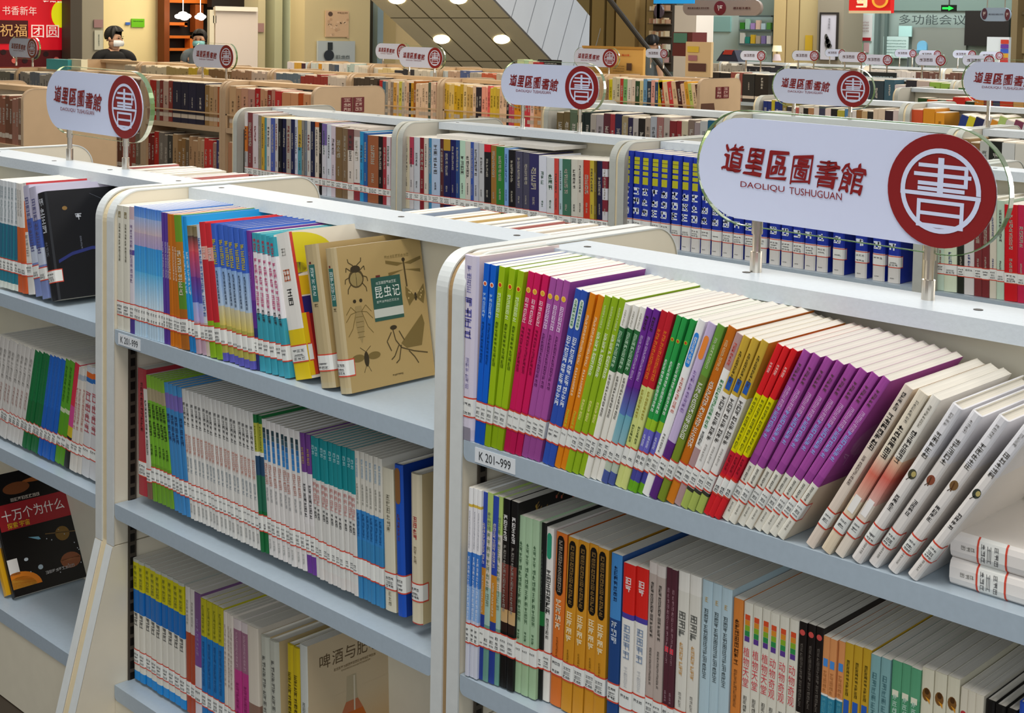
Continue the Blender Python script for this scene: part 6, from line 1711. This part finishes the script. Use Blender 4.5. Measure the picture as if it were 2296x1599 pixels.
pillar('trim_1', (('header', '#1d1814'),))
pillar('pillar', (('c1', '#c2b894'), ('c2', '#5a6652'), ('c3', '#b6b898'), ('c4', '#7d8a76'), ('c5', '#bcc4aa')))
pillar('pillar', (('c6', '#cdbd92'),))
thing('wall_plate', 'pinkish plate on the striped pillar next to the white board', 'plate', ((None, 'plate2', '#a07e7a', None),))
root, org = thing('poster', 'faded pink paper poster on the beige pillar', 'poster', ((None, 'poster', '#d2b08e', None),))
q = MB()
ff = facef('poster')
ell(q, ff, .2, .87, .1, .09, lin('#5a4438'), 12)
marks(q, ff, .5, .88, .95, .95, lin('#8a6a50'), random.Random(1), 6)
for k in range(20):
    rr = random.Random(k)
    ell(q, ff, rr.random(), rr.random() * .7, .06, .05, lin(rr.choice(('#c09c7c', '#dcbc9c', '#c8a888'))), 8)
q.build('print', M_LABEL, root, org)
root, org = thing('picture', 'blue-grey framed picture with a round dark shape under the pink poster', 'picture', ((None, 'picture', '#b4bec2', None),))
q = MB()
x0, y0, z0, x1, y1, z1 = BG['pic_disc']
ell(q, lambda u, v: (x1 + .002, u, v), (y0 + y1) / 2, (z0 + z1) / 2, (y1 - y0) / 2, (z1 - z0) / 2, lin('#2a3038'), 20)
q.box(*BG['pic_stem'], lin('#2a3034'))
marks(q, facef('pic_txt'), 0, 0.1, 1, .8, lin('#6a7478'), random.Random(3), 3)
q.build('print', M_LABEL, root, org)
pillar('trim_2', (('w1', '#4a4438'), ('w2', '#9ab0b8'), ('w3', '#c8b07c'), ('w4', '#e2c894')))

# ------------------------------------------------------------------ stair with tiled underside and downlights
bl, br, tlp, trp = (Vector(STAIR[k]) for k in ('bl', 'br', 'tl', 'tr'))
run = (bl - tlp)
bl2, br2 = bl + run * .55, br + run * .55
tl2, tr2 = tlp - run * .8, trp - run * .8
upv = Vector((0, 0, .93))
sr = empty('staircase', tuple(bl2))
tag(sr, 'sloping staircase with tan tiled underside and grey panelled side', 'staircase')
o_ = tuple(bl2)


def V3(p):
    return (p[0], p[1], p[2])


q = MB()
q.face([V3(p) for p in (tl2, tr2, br2, bl2)])
q.face([V3(p) for p in (tl2 + upv, bl2 + upv, br2 + upv, tr2 + upv)])
q.face([V3(p) for p in (tl2, bl2, bl2 + upv, tl2 + upv)])
q.face([V3(p) for p in (tl2, tl2 + upv, tr2 + upv, tr2)])
q.face([V3(p) for p in (bl2, br2, br2 + upv, bl2 + upv)])
q.build('soffit', M_SOFF, sr, o_)
q = MB()
n_out = (br2 - tr2).cross(upv).normalized()
if n_out.dot(Vector((0, 0, 1.54)) - tr2) < 0:
    n_out = -n_out
e = n_out * .03
q.face([V3(p) for p in (tr2 + e, tr2 + upv + e, br2 + upv + e, br2 + e)])
q.face([V3(p) for p in (tr2, tr2 + e, br2 + e, br2)])
q.face([V3(p) for p in (tr2 + upv, br2 + upv, br2 + upv + e, tr2 + upv + e)])
q.build('side_cladding', M_CLAD, sr, o_)
# joints between the panels
nrm = (tr2 - tl2).cross(bl2 - tl2).normalized()
if nrm.dot(Vector((0, 0, 1.54)) - tl2) < 0:
    nrm = -nrm
q = MB()


def joint(a, b, wd, off, col):
    d_ = (b - a).normalized()
    s_ = d_.cross(off.normalized()) * wd / 2
    q.face([V3(p) for p in (a - s_ + off, b - s_ + off, b + s_ + off, a + s_ + off)], col)


dk = lin('#6a6248')
for k in range(1, 6):
    fr = k / 6
    joint(tl2.lerp(tr2, fr), bl2.lerp(br2, fr), .012, nrm * .002, dk)
Lr = (bl2 - tl2).length
for fr_ in JOINTS:
    a, b2 = tlp.lerp(bl, fr_), trp.lerp(br, fr_)
    joint(a, b2, .014, nrm * .002, dk)
ru = run.normalized()
pn = (Vector((0, 0, 1)) - ru * ru.z).normalized()
for i in range(16):
    a = tr2 + ru * (.1 + i * .36) + e
    b2 = a + pn * (.93 * pn.z)
    if (b2 - tr2).dot(ru) < Lr:
        joint(a, b2, .01, n_out * .002, lin('#7a828c'))
q.build('panel_joint', M_MISC, sr, o_)
for i, p in enumerate(SPOTS):
    q = MB()
    c = Vector(p)
    u = (tr2 - tl2).normalized()
    v = nrm.cross(u)
    q.face([V3(c + nrm * .004 + .085 * (u * math.cos(a) + v * math.sin(a))) for a in [6.28319 * j / 20 for j in range(20)]], lin('#fff4dc'))
    q.build('downlight', M_LAMP, sr, o_)
# handrail of a second flight farther right
a, b2 = Vector(RAILPTS[0]), Vector(RAILPTS[1])
q = MB()
q.tube([V3(a + (a - b2) * .4), V3(b2 + (b2 - a) * .6)], .03, 10, lin('#3a342c'))
tag(q.build('handrail', M_MISC), 'dark handrail slanting down across the tan pillars', 'handrail')

# ------------------------------------------------------------------ right-hand wall
pillar('pillar', (('t1', '#b0a078'), ('tb', '#5a4a30'), ('t2', '#a8905e'), ('t3', '#a08a5a'), ('t4', '#b89c68'), ('t5', '#b39a68'), ('t6', '#b09868')))
q = MB()
q.box(*BG['alc'], lin('#4a4038'))
x0, y0, z0, x1, y1, z1 = BG['alc']
tag(q.build('bookshelf', M_MISC), 'dark wall bookshelf with pale books beside the white column', 'bookshelf')
rs = bpy.data.objects[bpy.context.scene.objects[-1].name] if False else None
q = MB()
for r_ in range(5):
    zz = z0 + (z1 - z0) * (.12 + r_ * .17)
    rr = random.Random(r_)
    xx = x0 + .02
    while xx < x1 - .03:
        w_ = rr.uniform(.02, .05)
        q.box(xx, y0 - .12, zz, xx + w_ * .9, y0 - .01, zz + rr.uniform(.06, .085), lin(rr.choice(('#e8d0a8', '#d8b890', '#c89a7a', '#f0e4cc', '#a87a5a', '#d8a8a0'))))
        xx += w_
    q.box(x0, y0 - .14, zz - .012, x1, y0, zz, lin('#6a5a48'))
q.build('book_row', M_MISC, [o for o in C.objects if o.name.startswith('bookshelf')][0])
pillar('pillar', (('wcol', '#f2e6d6'),))
pillar('trim_3', (('shopwall', '#cfe4dc'),))
thing('glass_board', 'pale turquoise board on the bookshop wall', 'board', ((None, 'shoppanel', '#a8d8d0', None),))
root, org = thing('display_shelf', 'glass display shelf of colourful small items by the tan pillars', 'shelf', ((None, 'dsh', '#b8d0cc', None), ('shelf', 'dsh0', '#5a6a68', None), ('shelf', 'dsh1', '#5a6a68', None), ('shelf', 'dsh2', '#5a6a68', None)))
rr = random.Random(8)
for key, cs in (('dsh1', ('3a8a2a', 'a8d0b8', 'b090c8', 'e8c8b0', 'c0d8e0', '60a050')), ('dsh2', ('d8d4c8', '2a8a7a', 'd8b030', 'b8a890', '8a7ab0', 'e0e0e0'))):
    x0, y0, z0, x1, y1, z1 = BG[key]
    for i, c in enumerate(cs):
        q = MB()
        xx = x0 + (x1 - x0) * (i + .1) / len(cs)
        q.box(xx, y0 + .005, z1 + .002, xx + (x1 - x0) / len(cs) * .75, y1, z1 + rr.uniform(.08, .15), lin(c))
        nm = {'3a8a2a': 'green', 'a8d0b8': 'mint', 'b090c8': 'lilac', 'e8c8b0': 'peach', 'c0d8e0': 'ice blue', '60a050': 'leaf green', 'd8d4c8': 'cream', '2a8a7a': 'teal', 'd8b030': 'yellow', 'b8a890': 'taupe', '8a7ab0': 'purple', 'e0e0e0': 'white'}[c]
        tag(q.build('gift_box', M_MISC), 'small %s box on the %s board of the glass display shelf' % (nm, 'upper' if key == 'dsh1' else 'lower'), 'box', 'boxes on the glass display shelf')
pillar('pillar', (('ub', '#4a3c22'), ('u1', '#cdb27c'), ('u2', '#bfa674'), ('u3', '#bda878')))
thing('wall_plate', 'gold plate on the tan pillar beside the grey poster', 'plate', ((None, 'gold', '#c8a22a', None),))
pillar('pillar', (('gp', '#8c826e'),))
root, org = thing('poster', 'grey framed poster with a dark figure on the grey pillar', 'poster', ((None, 'gposter', '#c4c0c6', None),))
q = MB()
ff = facef('gfig')
for u, v, a, b3 in ((.5, .35, .35, .3), (.3, .75, .18, .2), (.7, .2, .3, .15), (.45, .55, .2, .25)):
    ell(q, ff, u, v, a, b3, lin('#4a4844'), 12)
marks(q, facef('gtext'), .1, 0, .9, 1, lin('#8a868c'), random.Random(2), 4)
x0, y0, z0, x1, y1, z1 = BG['gposter']
for a_ in ((x0 - .02, z0, x0, z1), (x1, z0, x1 + .02, z1), (x0 - .02, z1, x1 + .02, z1 + .025)):
    q.box(a_[0], y0 - .01, a_[1], a_[2], y1, a_[3], lin('#2a2622'))
q.build('print', M_LABEL, root, org)
pillar('window_1', (('glass', '#8d9c93'), ('gl_band', '#6f8278'), ('gwall', '#7c8076'), ('gcy', '#a8d0c8')), M_MISC)
pillar('door_2', (('gdoor1', '#cfe4dc'), ('gframe1', '#6a7a74'), ('gframe2', '#5a6a64')))
root, org = thing('poster', 'white and red poster on the glass door', 'poster', ((None, 'wposter', '#e2e0da', None), ('red_corner', 'wp_top', '#b02a2a', None), ('red_foot', 'wp_bot', '#a8222a', None)))
q = MB()
for k in range(4):
    marks(q, facef('wp_mid'), .05, .8 - k * .22, .95, .92 - k * .22, lin('#b08a84'), random.Random(k), 7)
q.build('lettering', M_LABEL, root, org)
thing('notice', 'small pale green sheet under the white and red poster', 'notice', ((None, 'gnot1', '#a8d09a', None),))
thing('notice', 'small pinkish sheet under the white and red poster', 'notice', ((None, 'gnot2', '#d0aaa8', None),))
root, org = thing('notice', 'wide pale notice board with fine print on the glass', 'notice', ((None, 'gcard', '#b8d0c8', None),))
q = MB()
for k in range(5):
    marks(q, facef('gcard'), .08, .78 - k * .14, .92, .84 - k * .14, lin('#7a9890'), random.Random(k), 14)
q.build('lettering', M_LABEL, root, org)
q = MB()
put_text(q, '多功能会议室', facef('gtxt'), 0, 0, .78, 1, lin('#3a4442'))
marks(q, facef('gtxt'), .82, .1, 1, .8, lin('#9aa8b0'), random.Random(3), 3)
tag(q.build('wall_lettering', M_LABEL), 'dark room-name characters on the glass above the dark screen', 'lettering')
thing('screen', 'large dark screen behind the glass', 'screen', ((None, 'screen', '#1c1814', None),))
root, org = thing('exit_sign', 'green glowing exit sign hanging before the glass room', 'exit sign', ((None, 'exit', '#0c100c', None),))
q = MB()
ff = facef('exit')
q.face([ff(.1, .35), ff(.55, .35), ff(.55, .15), ff(.92, .5), ff(.55, .85), ff(.55, .65), ff(.1, .65)], lin('#20f040'))
q.build('lit_arrow', print_mat('exit_glow', .4, .3, 1.6), root, org)
q = MB()
x0, y0, z0, x1, y1, z1 = BG['exit']
q.tube([((x0 + x1) / 2, y1 - .02, z1), ((x0 + x1) / 2, y1 - .02, 3.0)], .008, 6, lin('#3a3a38'))
q.build('hanging_rod', M_MISC, root, org)
x0, y0, z0, x1, y1, z1 = BG['chair']
q = MB()
q.prism(arc((x0 + x1) / 2, (z0 + z1) / 2, (x1 - x0) / 2, 0, 180, 10) + [(x0, z0), (x1, z0)], 'y', y0, y1, lin('#6aa0b8'))
q.box(x0, y0 - .3, z0 - .04, x1, y1, z0, lin('#6aa0b8'))
for dx in (x0 + .02, x1 - .03):
    for dy in (y0 - .28, y1 - .03):
        q.box(dx, dy, 0, dx + .012, dy + .012, z0 - .04, lin('#50585a'))
tag(q.build('chair', M_MISC), 'light blue chair in front of the glass room', 'chair')
root, org = thing('easel_board', 'white easel board with a colourful strip at its side', 'board', ((None, 'easel', '#dfe8ee', None),))
q = MB()
ff = facef('eas_strip')
for i, c in enumerate(('b03048', 'c83a3a', 'd8a030', '3a5ac0', '6a3a9a', 'c84030')):
    rect2(q, ff, 0, i / 6, 1, (i + .9) / 6, lin(c))
q.build('coloured_strip', M_LABEL, root, org)
x0, y0, z0, x1, y1, z1 = BG['easel']
for px, py in ((x0 + .04, y0 + .01), (x1 - .04, y0 + .01), ((x0 + x1) / 2, y1 + .25)):
    q = MB()
    q.tube([(px, py, 0), ((px * .7 + .3 * (x0 + x1) / 2), y1 - .01, z0 + .1)], .012, 8, lin('#8a8478'))
    q.build('leg', M_MISC, root, org)
pillar('pillar', (('rp', '#94835e'), ('rp1', '#7d6c4c'), ('rp2', '#6a5c40'), ('rp3', '#a8946a')))

# ------------------------------------------------------------------ hanging signs


def hang(name, key, label, col, shapes, red=None):
    x0, y0, z0, x1, y1, z1 = BG[key]
    org = ((x0 + x1) / 2, (y0 + y1) / 2, z0)
    root = empty(name, org)
    tag(root, label, 'hanging sign')
    q = MB()
    q.prism(stadium(x0, x1, (z0 + z1) / 2, (z1 - z0) / 2 * .98), 'y', y0, y1, lin(col))
    q.build('plate', M_SIGNW, root, org)
    for px in (x0 + (x1 - x0) * .2, x0 + (x1 - x0) * .8):
        q = MB()
        q.tube([(px, (y0 + y1) / 2, z1 - .005), (px, (y0 + y1) / 2, 3.0)], .005, 6, lin('#8a8478'))
        q.build('hanging_rod', M_MISC, root, org)
    q = MB()
    for kind, kk, c in shapes:
        a = BG[kk]
        if kind == 'disc':
            ell(q, lambda u, v: (u, y0 - .003, v), (a[0] + a[3]) / 2, (a[2] + a[5]) / 2, (a[3] - a[0]) / 2, (a[5] - a[2]) / 2, lin(c), 20)
            marks(q, lambda u, v: (u, y0 - .005, v), a[0] * .75 + a[3] * .25, a[2] * .7 + a[5] * .3, a[0] * .25 + a[3] * .75, a[2] * .3 + a[5] * .7, lin('#d8c8c4'), random.Random(1), 1)
        else:
            marks(q, facef(kk), 0, 0, 1, 1, lin(c), random.Random(4), int(kind))
    q.build('lettering', M_SIGNW, root, org)


hang('hanging_sign', 'hs1', 'long brown-grey hanging sign with a red disc in the middle', '#8f8078', (('disc', 'hs1_disc', '#6a1f24'), ('5', 'hs1_t1', '#4a1f22'), ('3', 'hs1_t2', '#5a2a28')))
hang('hanging_sign', 'hs2', 'blue-grey hanging sign with discs at both ends near the dark screen', '#8ea0b4', (('disc', 'hs2_d1', '#4a2a38'), ('disc', 'hs2_d2', '#5a2a34'), ('4', 'hs2_t', '#3a3a4a')))
hang('hanging_sign', 'hs3', 'small dark round hanging sign before the bookshop alcove', '#4a3a44', ())
root, org = thing('hanging_banner', 'red lit hanging banner with gold emblem above the glass door', 'banner', ((None, 'lant', '#c81e1c', M_LIT), ('cream_hem', 'lant_b', '#e8cfa8', None)))
q = MB()
marks(q, facef('lant_t'), 0, 0, 1, 1, lin('#f0e0c0'), random.Random(2), 1, 1.4)
ell(q, facef('lant_d'), .5, .5, .5, .5, lin('#e8a83a'), 20)
ell(q, facef('lant_d', .004), .5, .5, .35, .35, lin('#c8402a'), 16)
q.build('emblem', M_LIT, root, org)
x0, y0, z0, x1, y1, z1 = BG['lant']
q = MB()
for px in (x0 + .08, x1 - .08):
    q.tube([(px, (y0 + y1) / 2, z1 - .01), (px, (y0 + y1) / 2, 3.0)], .005, 6, lin('#8a8478'))
q.build('hanging_rod', M_MISC, root, org)
root, org = thing('hanging_banner', 'bright blue hanging banner at the top edge above the alcove', 'banner', ((None, 'bban', '#1a8ad0', M_LIT),))
x0, y0, z0, x1, y1, z1 = BG['bban']
q = MB()
for px in (x0 + .05, x1 - .05):
    q.tube([(px, (y0 + y1) / 2, z1 - .01), (px, (y0 + y1) / 2, 3.0)], .005, 6, lin('#8a8478'))
q.build('hanging_rod', M_MISC, root, org)

# ------------------------------------------------------------------ things standing on the far racks
root, org = thing('notice_board', 'yellow notice board with red heading standing on a far rack', 'board', ((None, 'yboard', '#d8a85a', None), ('top_edge', 'yb_top', '#b8863a', None)))
q = MB()
marks(q, facef('yb_t1'), 0, 0, 1, 1, lin('#d8582a'), random.Random(1), 3, 1.2)
for k in range(3):
    marks(q, facef('yb_t2'), 0, .75 - k * .35, 1, .95 - k * .35, lin('#7a5a30'), random.Random(k), 9)
    marks(q, facef('yb_t3'), 0, .75 - k * .35, 1, .95 - k * .35, lin('#7a5a30'), random.Random(k), 7)
rect2(q, facef('yb_t4'), 0, 0, .6, 1, lin('#5a4030'))
q.build('lettering', M_LABEL, root, org)
root, org = thing('poster_stand', 'beige tilted poster with yellow heading next to the red box', 'poster', ((None, 'pboard', '#d8bc90', None), ('yellow_block', 'pb1', '#d8b840', None), ('photo', 'pb2', '#a87078', None), ('photo', 'pb3', '#5a3a34', None)))
root, org = thing('carton', 'dark red and green carton standing behind the far racks', 'box', ((None, 'rbox', '#6a2e2a', None), ('green_flap', 'rbox_top', '#5a8a76', None)))
x0, y0, z0, x1, y1, z1 = BG['cloth']
q = MB()
q.prism([(x0, z0), (x0 + .3 * (x1 - x0), z1 * .9 + z0 * .1), (x0 + .6 * (x1 - x0), z0 * .3 + z1 * .7), (x0 + .8 * (x1 - x0), z1), (x1, z0)], 'y', y0, y1, lin('#2e3040'))
q.prism([(x0 + .3 * (x1 - x0), z0 + .6 * (z1 - z0)), (x0 + .4 * (x1 - x0), z1), (x0 + .75 * (x1 - x0), z1), (x0 + .7 * (x1 - x0), z0 + .6 * (z1 - z0))], 'y', y0 - .01, y1 - .01, lin('#b83a2a'))
tag(q.build('folded_jacket', M_MISC), 'dark navy bundle with red patch lying on a far rack', 'jacket')
x0, y0, z0, x1, y1, z1 = BG['tlamp']
cx, cy, zz = (x0 + x1) / 2, (y0 + y1) / 2, z1 - z0
q = MB()
for (a_, ra), (b_, rb) in zip(((0, .45), (.42, .3)), ((.42, .3), (.45, .1))):
    n = 12
    for i in range(n):
        p = [6.28319 * j / n for j in (i, i + 1)]
        w_ = (x1 - x0)
        q.face([(cx + ra * w_ * math.cos(p[0]), cy + ra * w_ * math.sin(p[0]), z0 + a_ * zz), (cx + ra * w_ * math.cos(p[1]), cy + ra * w_ * math.sin(p[1]), z0 + a_ * zz), (cx + rb * w_ * math.cos(p[1]), cy + rb * w_ * math.sin(p[1]), z0 + b_ * zz), (cx + rb * w_ * math.cos(p[0]), cy + rb * w_ * math.sin(p[0]), z0 + b_ * zz)], lin('#e0d0d4'))
q.tube([(cx, cy, z0 + .45 * zz), (cx, cy, z0 + .6 * zz)], .012, 8, lin('#8a7a60'))
lm_ = tag(q.build('table_lamp', M_MISC), 'small table lamp with cream shade on a far rack', 'lamp')
q = MB()
n = 14
w_ = (x1 - x0) * .5
for i in range(n):
    p = [6.28319 * j / n for j in (i, i + 1)]
    q.face([(cx + w_ * math.cos(p[0]), cy + w_ * math.sin(p[0]), z0 + .6 * zz), (cx + w_ * math.cos(p[1]), cy + w_ * math.sin(p[1]), z0 + .6 * zz), (cx + w_ * .85 * math.cos(p[1]), cy + w_ * .85 * math.sin(p[1]), z1), (cx + w_ * .85 * math.cos(p[0]), cy + w_ * .85 * math.sin(p[0]), z1)], lin('#fff4cc'))
q.build('lamp_shade', M_LIT, lm_)
root, org = thing('name_board', 'black name board with white characters lying on a rack under the stair', 'sign', ((None, 'bsign', '#17181a', None),))
q = MB()
marks(q, facef('bsign'), .12, .2, .88, .8, lin('#c8ccd0'), random.Random(2), 5)
q.build('lettering', M_LABEL, root, org)
root, org = thing('name_board', 'black name board with white characters above the magazine display', 'sign', ((None, 'blk', '#141a1e', None),))
q = MB()
marks(q, facef('blk'), .08, .2, .92, .8, lin('#b8d0dc'), random.Random(5), 8, 1.3)
q.build('lettering', M_LABEL, root, org)
x0, y0, z0, x1, y1, z1 = BG['sbk']
for i, (c, nm, wf) in enumerate((('c8d8a8', 'pale green', .36), ('b8d8b0', 'mint', .2), ('e0d0b0', 'cream', .22), ('a82830', 'red', .22))):
    xx = x0 + (x1 - x0) * sum(v for v in (.36, .2, .22, .22)[:i])
    q = MB()
    q.box(xx, y0, z0, xx + (x1 - x0) * wf * .96, y1, z1 - .006 * i, lin(c))
    tag(q.build('book', M_MISC), '%s book standing on the rack beside the black name board' % nm, 'book', 'books beside the name board')
thing('storage_box', 'teal box on the rack below the red banner', 'box', ((None, 'bx1', '#3f9aa0', None),))
thing('storage_box', 'cream box beside the teal one below the grey pillar', 'box', ((None, 'bx2', '#ddd8b8', None),))

# ------------------------------------------------------------------ people


def skin_body(name, joints, edges, m, parent=None, root=0):
    me = bpy.data.meshes.new(name)
    me.from_pydata([j[0] for j in joints], edges, [])
    o = bpy.data.objects.new(name, me)
    C.objects.link(o)
    if parent:
        o.parent = parent
    me.materials.append(m)
    md = o.modifiers.new('skin', 'SKIN')
    md.use_smooth_shade = True
    lay = me.skin_vertices[0].data if me.skin_vertices else None
    if lay is None:
        bpy.context.view_layer.objects.active = o
        lay = me.skin_vertices.new() if hasattr(me.skin_vertices, 'new') else None
        lay = me.skin_vertices[0].data
    for i, j in enumerate(joints):
        r = j[1] if isinstance(j[1], tuple) else (j[1], j[1])
        lay[i].radius = r
        lay[i].use_root = (i == root)
    o.modifiers.new('sub', 'SUBSURF').levels = 2
    o.modifiers[-1].render_levels = 2
    return o


def person(loc, H_, yaw, label, shirt, mask_m, hair_m=M_HAIR, turn=0.):
    """a standing figure, local +x is where it faces; H_ is the standing height"""
    k = H_ / 1.7
    ct, sn = math.cos(turn), math.sin(turn)

    def T(p):
        return (p[0] * ct - p[1] * sn, p[0] * sn + p[1] * ct, p[2])

    def Tm(mb):
        mb.v = [T(p) for p in mb.v]
        return mb
    J = [((0, 0, .92), (.11, .14)), ((0, 0, 1.08), (.1, .135)), ((0.0, 0, 1.28), (.115, .16)), ((-.01, 0, 1.41), (.075, .1)), ((0, 0, 1.475), (.052, .052)),
         ((.015, 0, 1.54), (.072, .066)), ((.012, 0, 1.6), (.088, .074)), ((.0, 0, 1.655), (.075, .066)),
         ((0, .185, 1.385), (.055, .05)), ((.02, .25, 1.13), (.042, .04)), ((.12, .22, .92), (.032, .03)), ((.16, .2, .86), (.036, .018)),
         ((0, -.185, 1.385), (.055, .05)), ((.02, -.25, 1.13), (.042, .04)), ((.12, -.22, .92), (.032, .03)), ((.16, -.2, .86), (.036, .018)),
         ((0, .09, .86), (.085, .085)), ((.01, .1, .48), (.058, .058)), ((-.01, .1, .09), (.04, .04)), ((.12, .11, .035), (.032, .04)),
         ((0, -.09, .86), (.085, .085)), ((.01, -.1, .48), (.058, .058)), ((-.01, -.1, .09), (.04, .04)), ((.12, -.11, .035), (.032, .04)),
         (T((.098, 0, 1.565)), (.016, .014)), (T((-.005, .083, 1.57)), (.012, .02)), (T((-.005, -.083, 1.57)), (.012, .02))]
    Ed = [(0, 1), (1, 2), (2, 3), (3, 4), (4, 5), (5, 6), (6, 7), (3, 8), (8, 9), (9, 10), (10, 11), (3, 12), (12, 13), (13, 14), (14, 15), (0, 16), (16, 17), (17, 18), (18, 19), (0, 20), (20, 21), (21, 22), (22, 23), (5, 24), (6, 25), (6, 26)]
    J = [(tuple(c * k for c in p), tuple(c * k for c in r)) for p, r in J]
    body = skin_body('person', J, Ed, M_SKIN)
    body.location = loc
    body.rotation_euler = (0, 0, yaw)
    tag(body, label, 'person')
    g = 1.13
    sj = [((J[i][0][0], J[i][0][1], J[i][0][2] + (.012 * k if i == 3 else 0)), tuple(c * (1.5 if i == 3 else g) + .006 for c in J[i][1])) for i in (0, 1, 2, 3)] + [((J[8][0]), (.088 * k, .084 * k)), (tuple((a + b) / 2 for a, b in zip(J[8][0], J[9][0])), (.066 * k, .064 * k)), ((J[12][0]), (.088 * k, .084 * k)), (tuple((a + b) / 2 for a, b in zip(J[12][0], J[13][0])), (.066 * k, .064 * k))]
    skin_body('shirt', sj[:3] + [((.012 * k, 0, 1.4 * k), (.125 * k, .15 * k)), ((.008 * k, 0, 1.452 * k), (.1 * k, .1 * k))], [(0, 1), (1, 2), (2, 3), (3, 4)], shirt, body)
    for a_, b_, y in ((4, 5, 1), (6, 7, -1)):
        skin_body('sleeve', [((-.005 * k, .02 * y * k, 1.41 * k), (.085 * k, .07 * k)), ((-.005 * k, .1 * y * k, 1.405 * k), (.085 * k, .075 * k)), (sj[a_][0], (.08 * k, .078 * k)), sj[b_]], [(0, 1), (1, 2), (2, 3)], shirt, body)
    tj = [(J[0][0], tuple(c * 1.12 for c in J[0][1]))] + [(J[i][0], tuple(c * 1.18 for c in J[i][1])) for i in (16, 17, 18, 20, 21, 22)]
    skin_body('trousers', tj, [(0, 1), (1, 2), (2, 3), (0, 4), (4, 5), (5, 6)], M_TROUS, body)
    q = MB()   # hair cap: back, sides and top of the skull
    c = Vector((.0, 0, 1.625)) * k
    for i in range(9):
        for j in range(16):
            pts = []
            for a, b in ((i, j), (i, j + 1), (i + 1, j + 1), (i + 1, j)):
                ph = 2 * math.pi * b / 16
                lim = 1.15 if abs((ph + math.pi) % (2 * math.pi) - math.pi) < .9 else 2.0
                th = lim * a / 9
                r = .108 + .014 * math.sin(5 * ph) * math.sin(th)
                pts.append(tuple(c + k * Vector((r * 1.0 * math.sin(th) * math.cos(ph), r * .9 * math.sin(th) * math.sin(ph), r * math.cos(th)))))
            q.face(pts if i else [pts[0], pts[2], pts[3]])
    Tm(q).build('hair', hair_m, body, (0, 0, 0), True)
    q = MB()
    for i in range(6):
        for j in range(8):
            pts = []
            for a, b in ((i, j), (i, j + 1), (i + 1, j + 1), (i + 1, j)):
                z = (1.5 + .07 * a / 6) * k
                ph = (-1.15 + 2.3 * b / 8)
                r = (.093 + .012 * math.sin(math.pi * a / 6)) * k
                pts.append((.012 * k + r * math.cos(ph), r * .88 * math.sin(ph), z))
            q.face(pts)
    Tm(q).build('face_mask', mask_m, body, (0, 0, 0), True)
    for s_ in (-1, 1):
        q = MB()
        q.ball((.088 * k, s_ * .032 * k, 1.592 * k), .008 * k, .014 * k, .007 * k, lin('#1c1612'), 8, 6)
        Tm(q).build('eye', M_MISC, body)
        q = MB()
        q.box(.086 * k, s_ * .032 * k - .016 * k, 1.609 * k, .096 * k, s_ * .032 * k + .016 * k, 1.614 * k, lin('#1c1612'))
        Tm(q).build('eyebrow', M_MISC, body)
    return body


p = PEOPLE['p1']
person((p[0], p[1], 0), p[2], -.35, 'person in a black T-shirt and white face mask behind the far rack', M_SHIRT, M_MASK, turn=.75)
p = PEOPLE['p2']
person((p[0], p[1], 0), p[2], -.75, 'person in a pale blue mask before the dark doorway', M_GREY, M_MASKB)
p = PEOPLE['p3']
person((p[0], p[1], 0), p[2], 1.1, 'dark-haired person bending near the bookshop alcove', M_GREY, M_MASK)
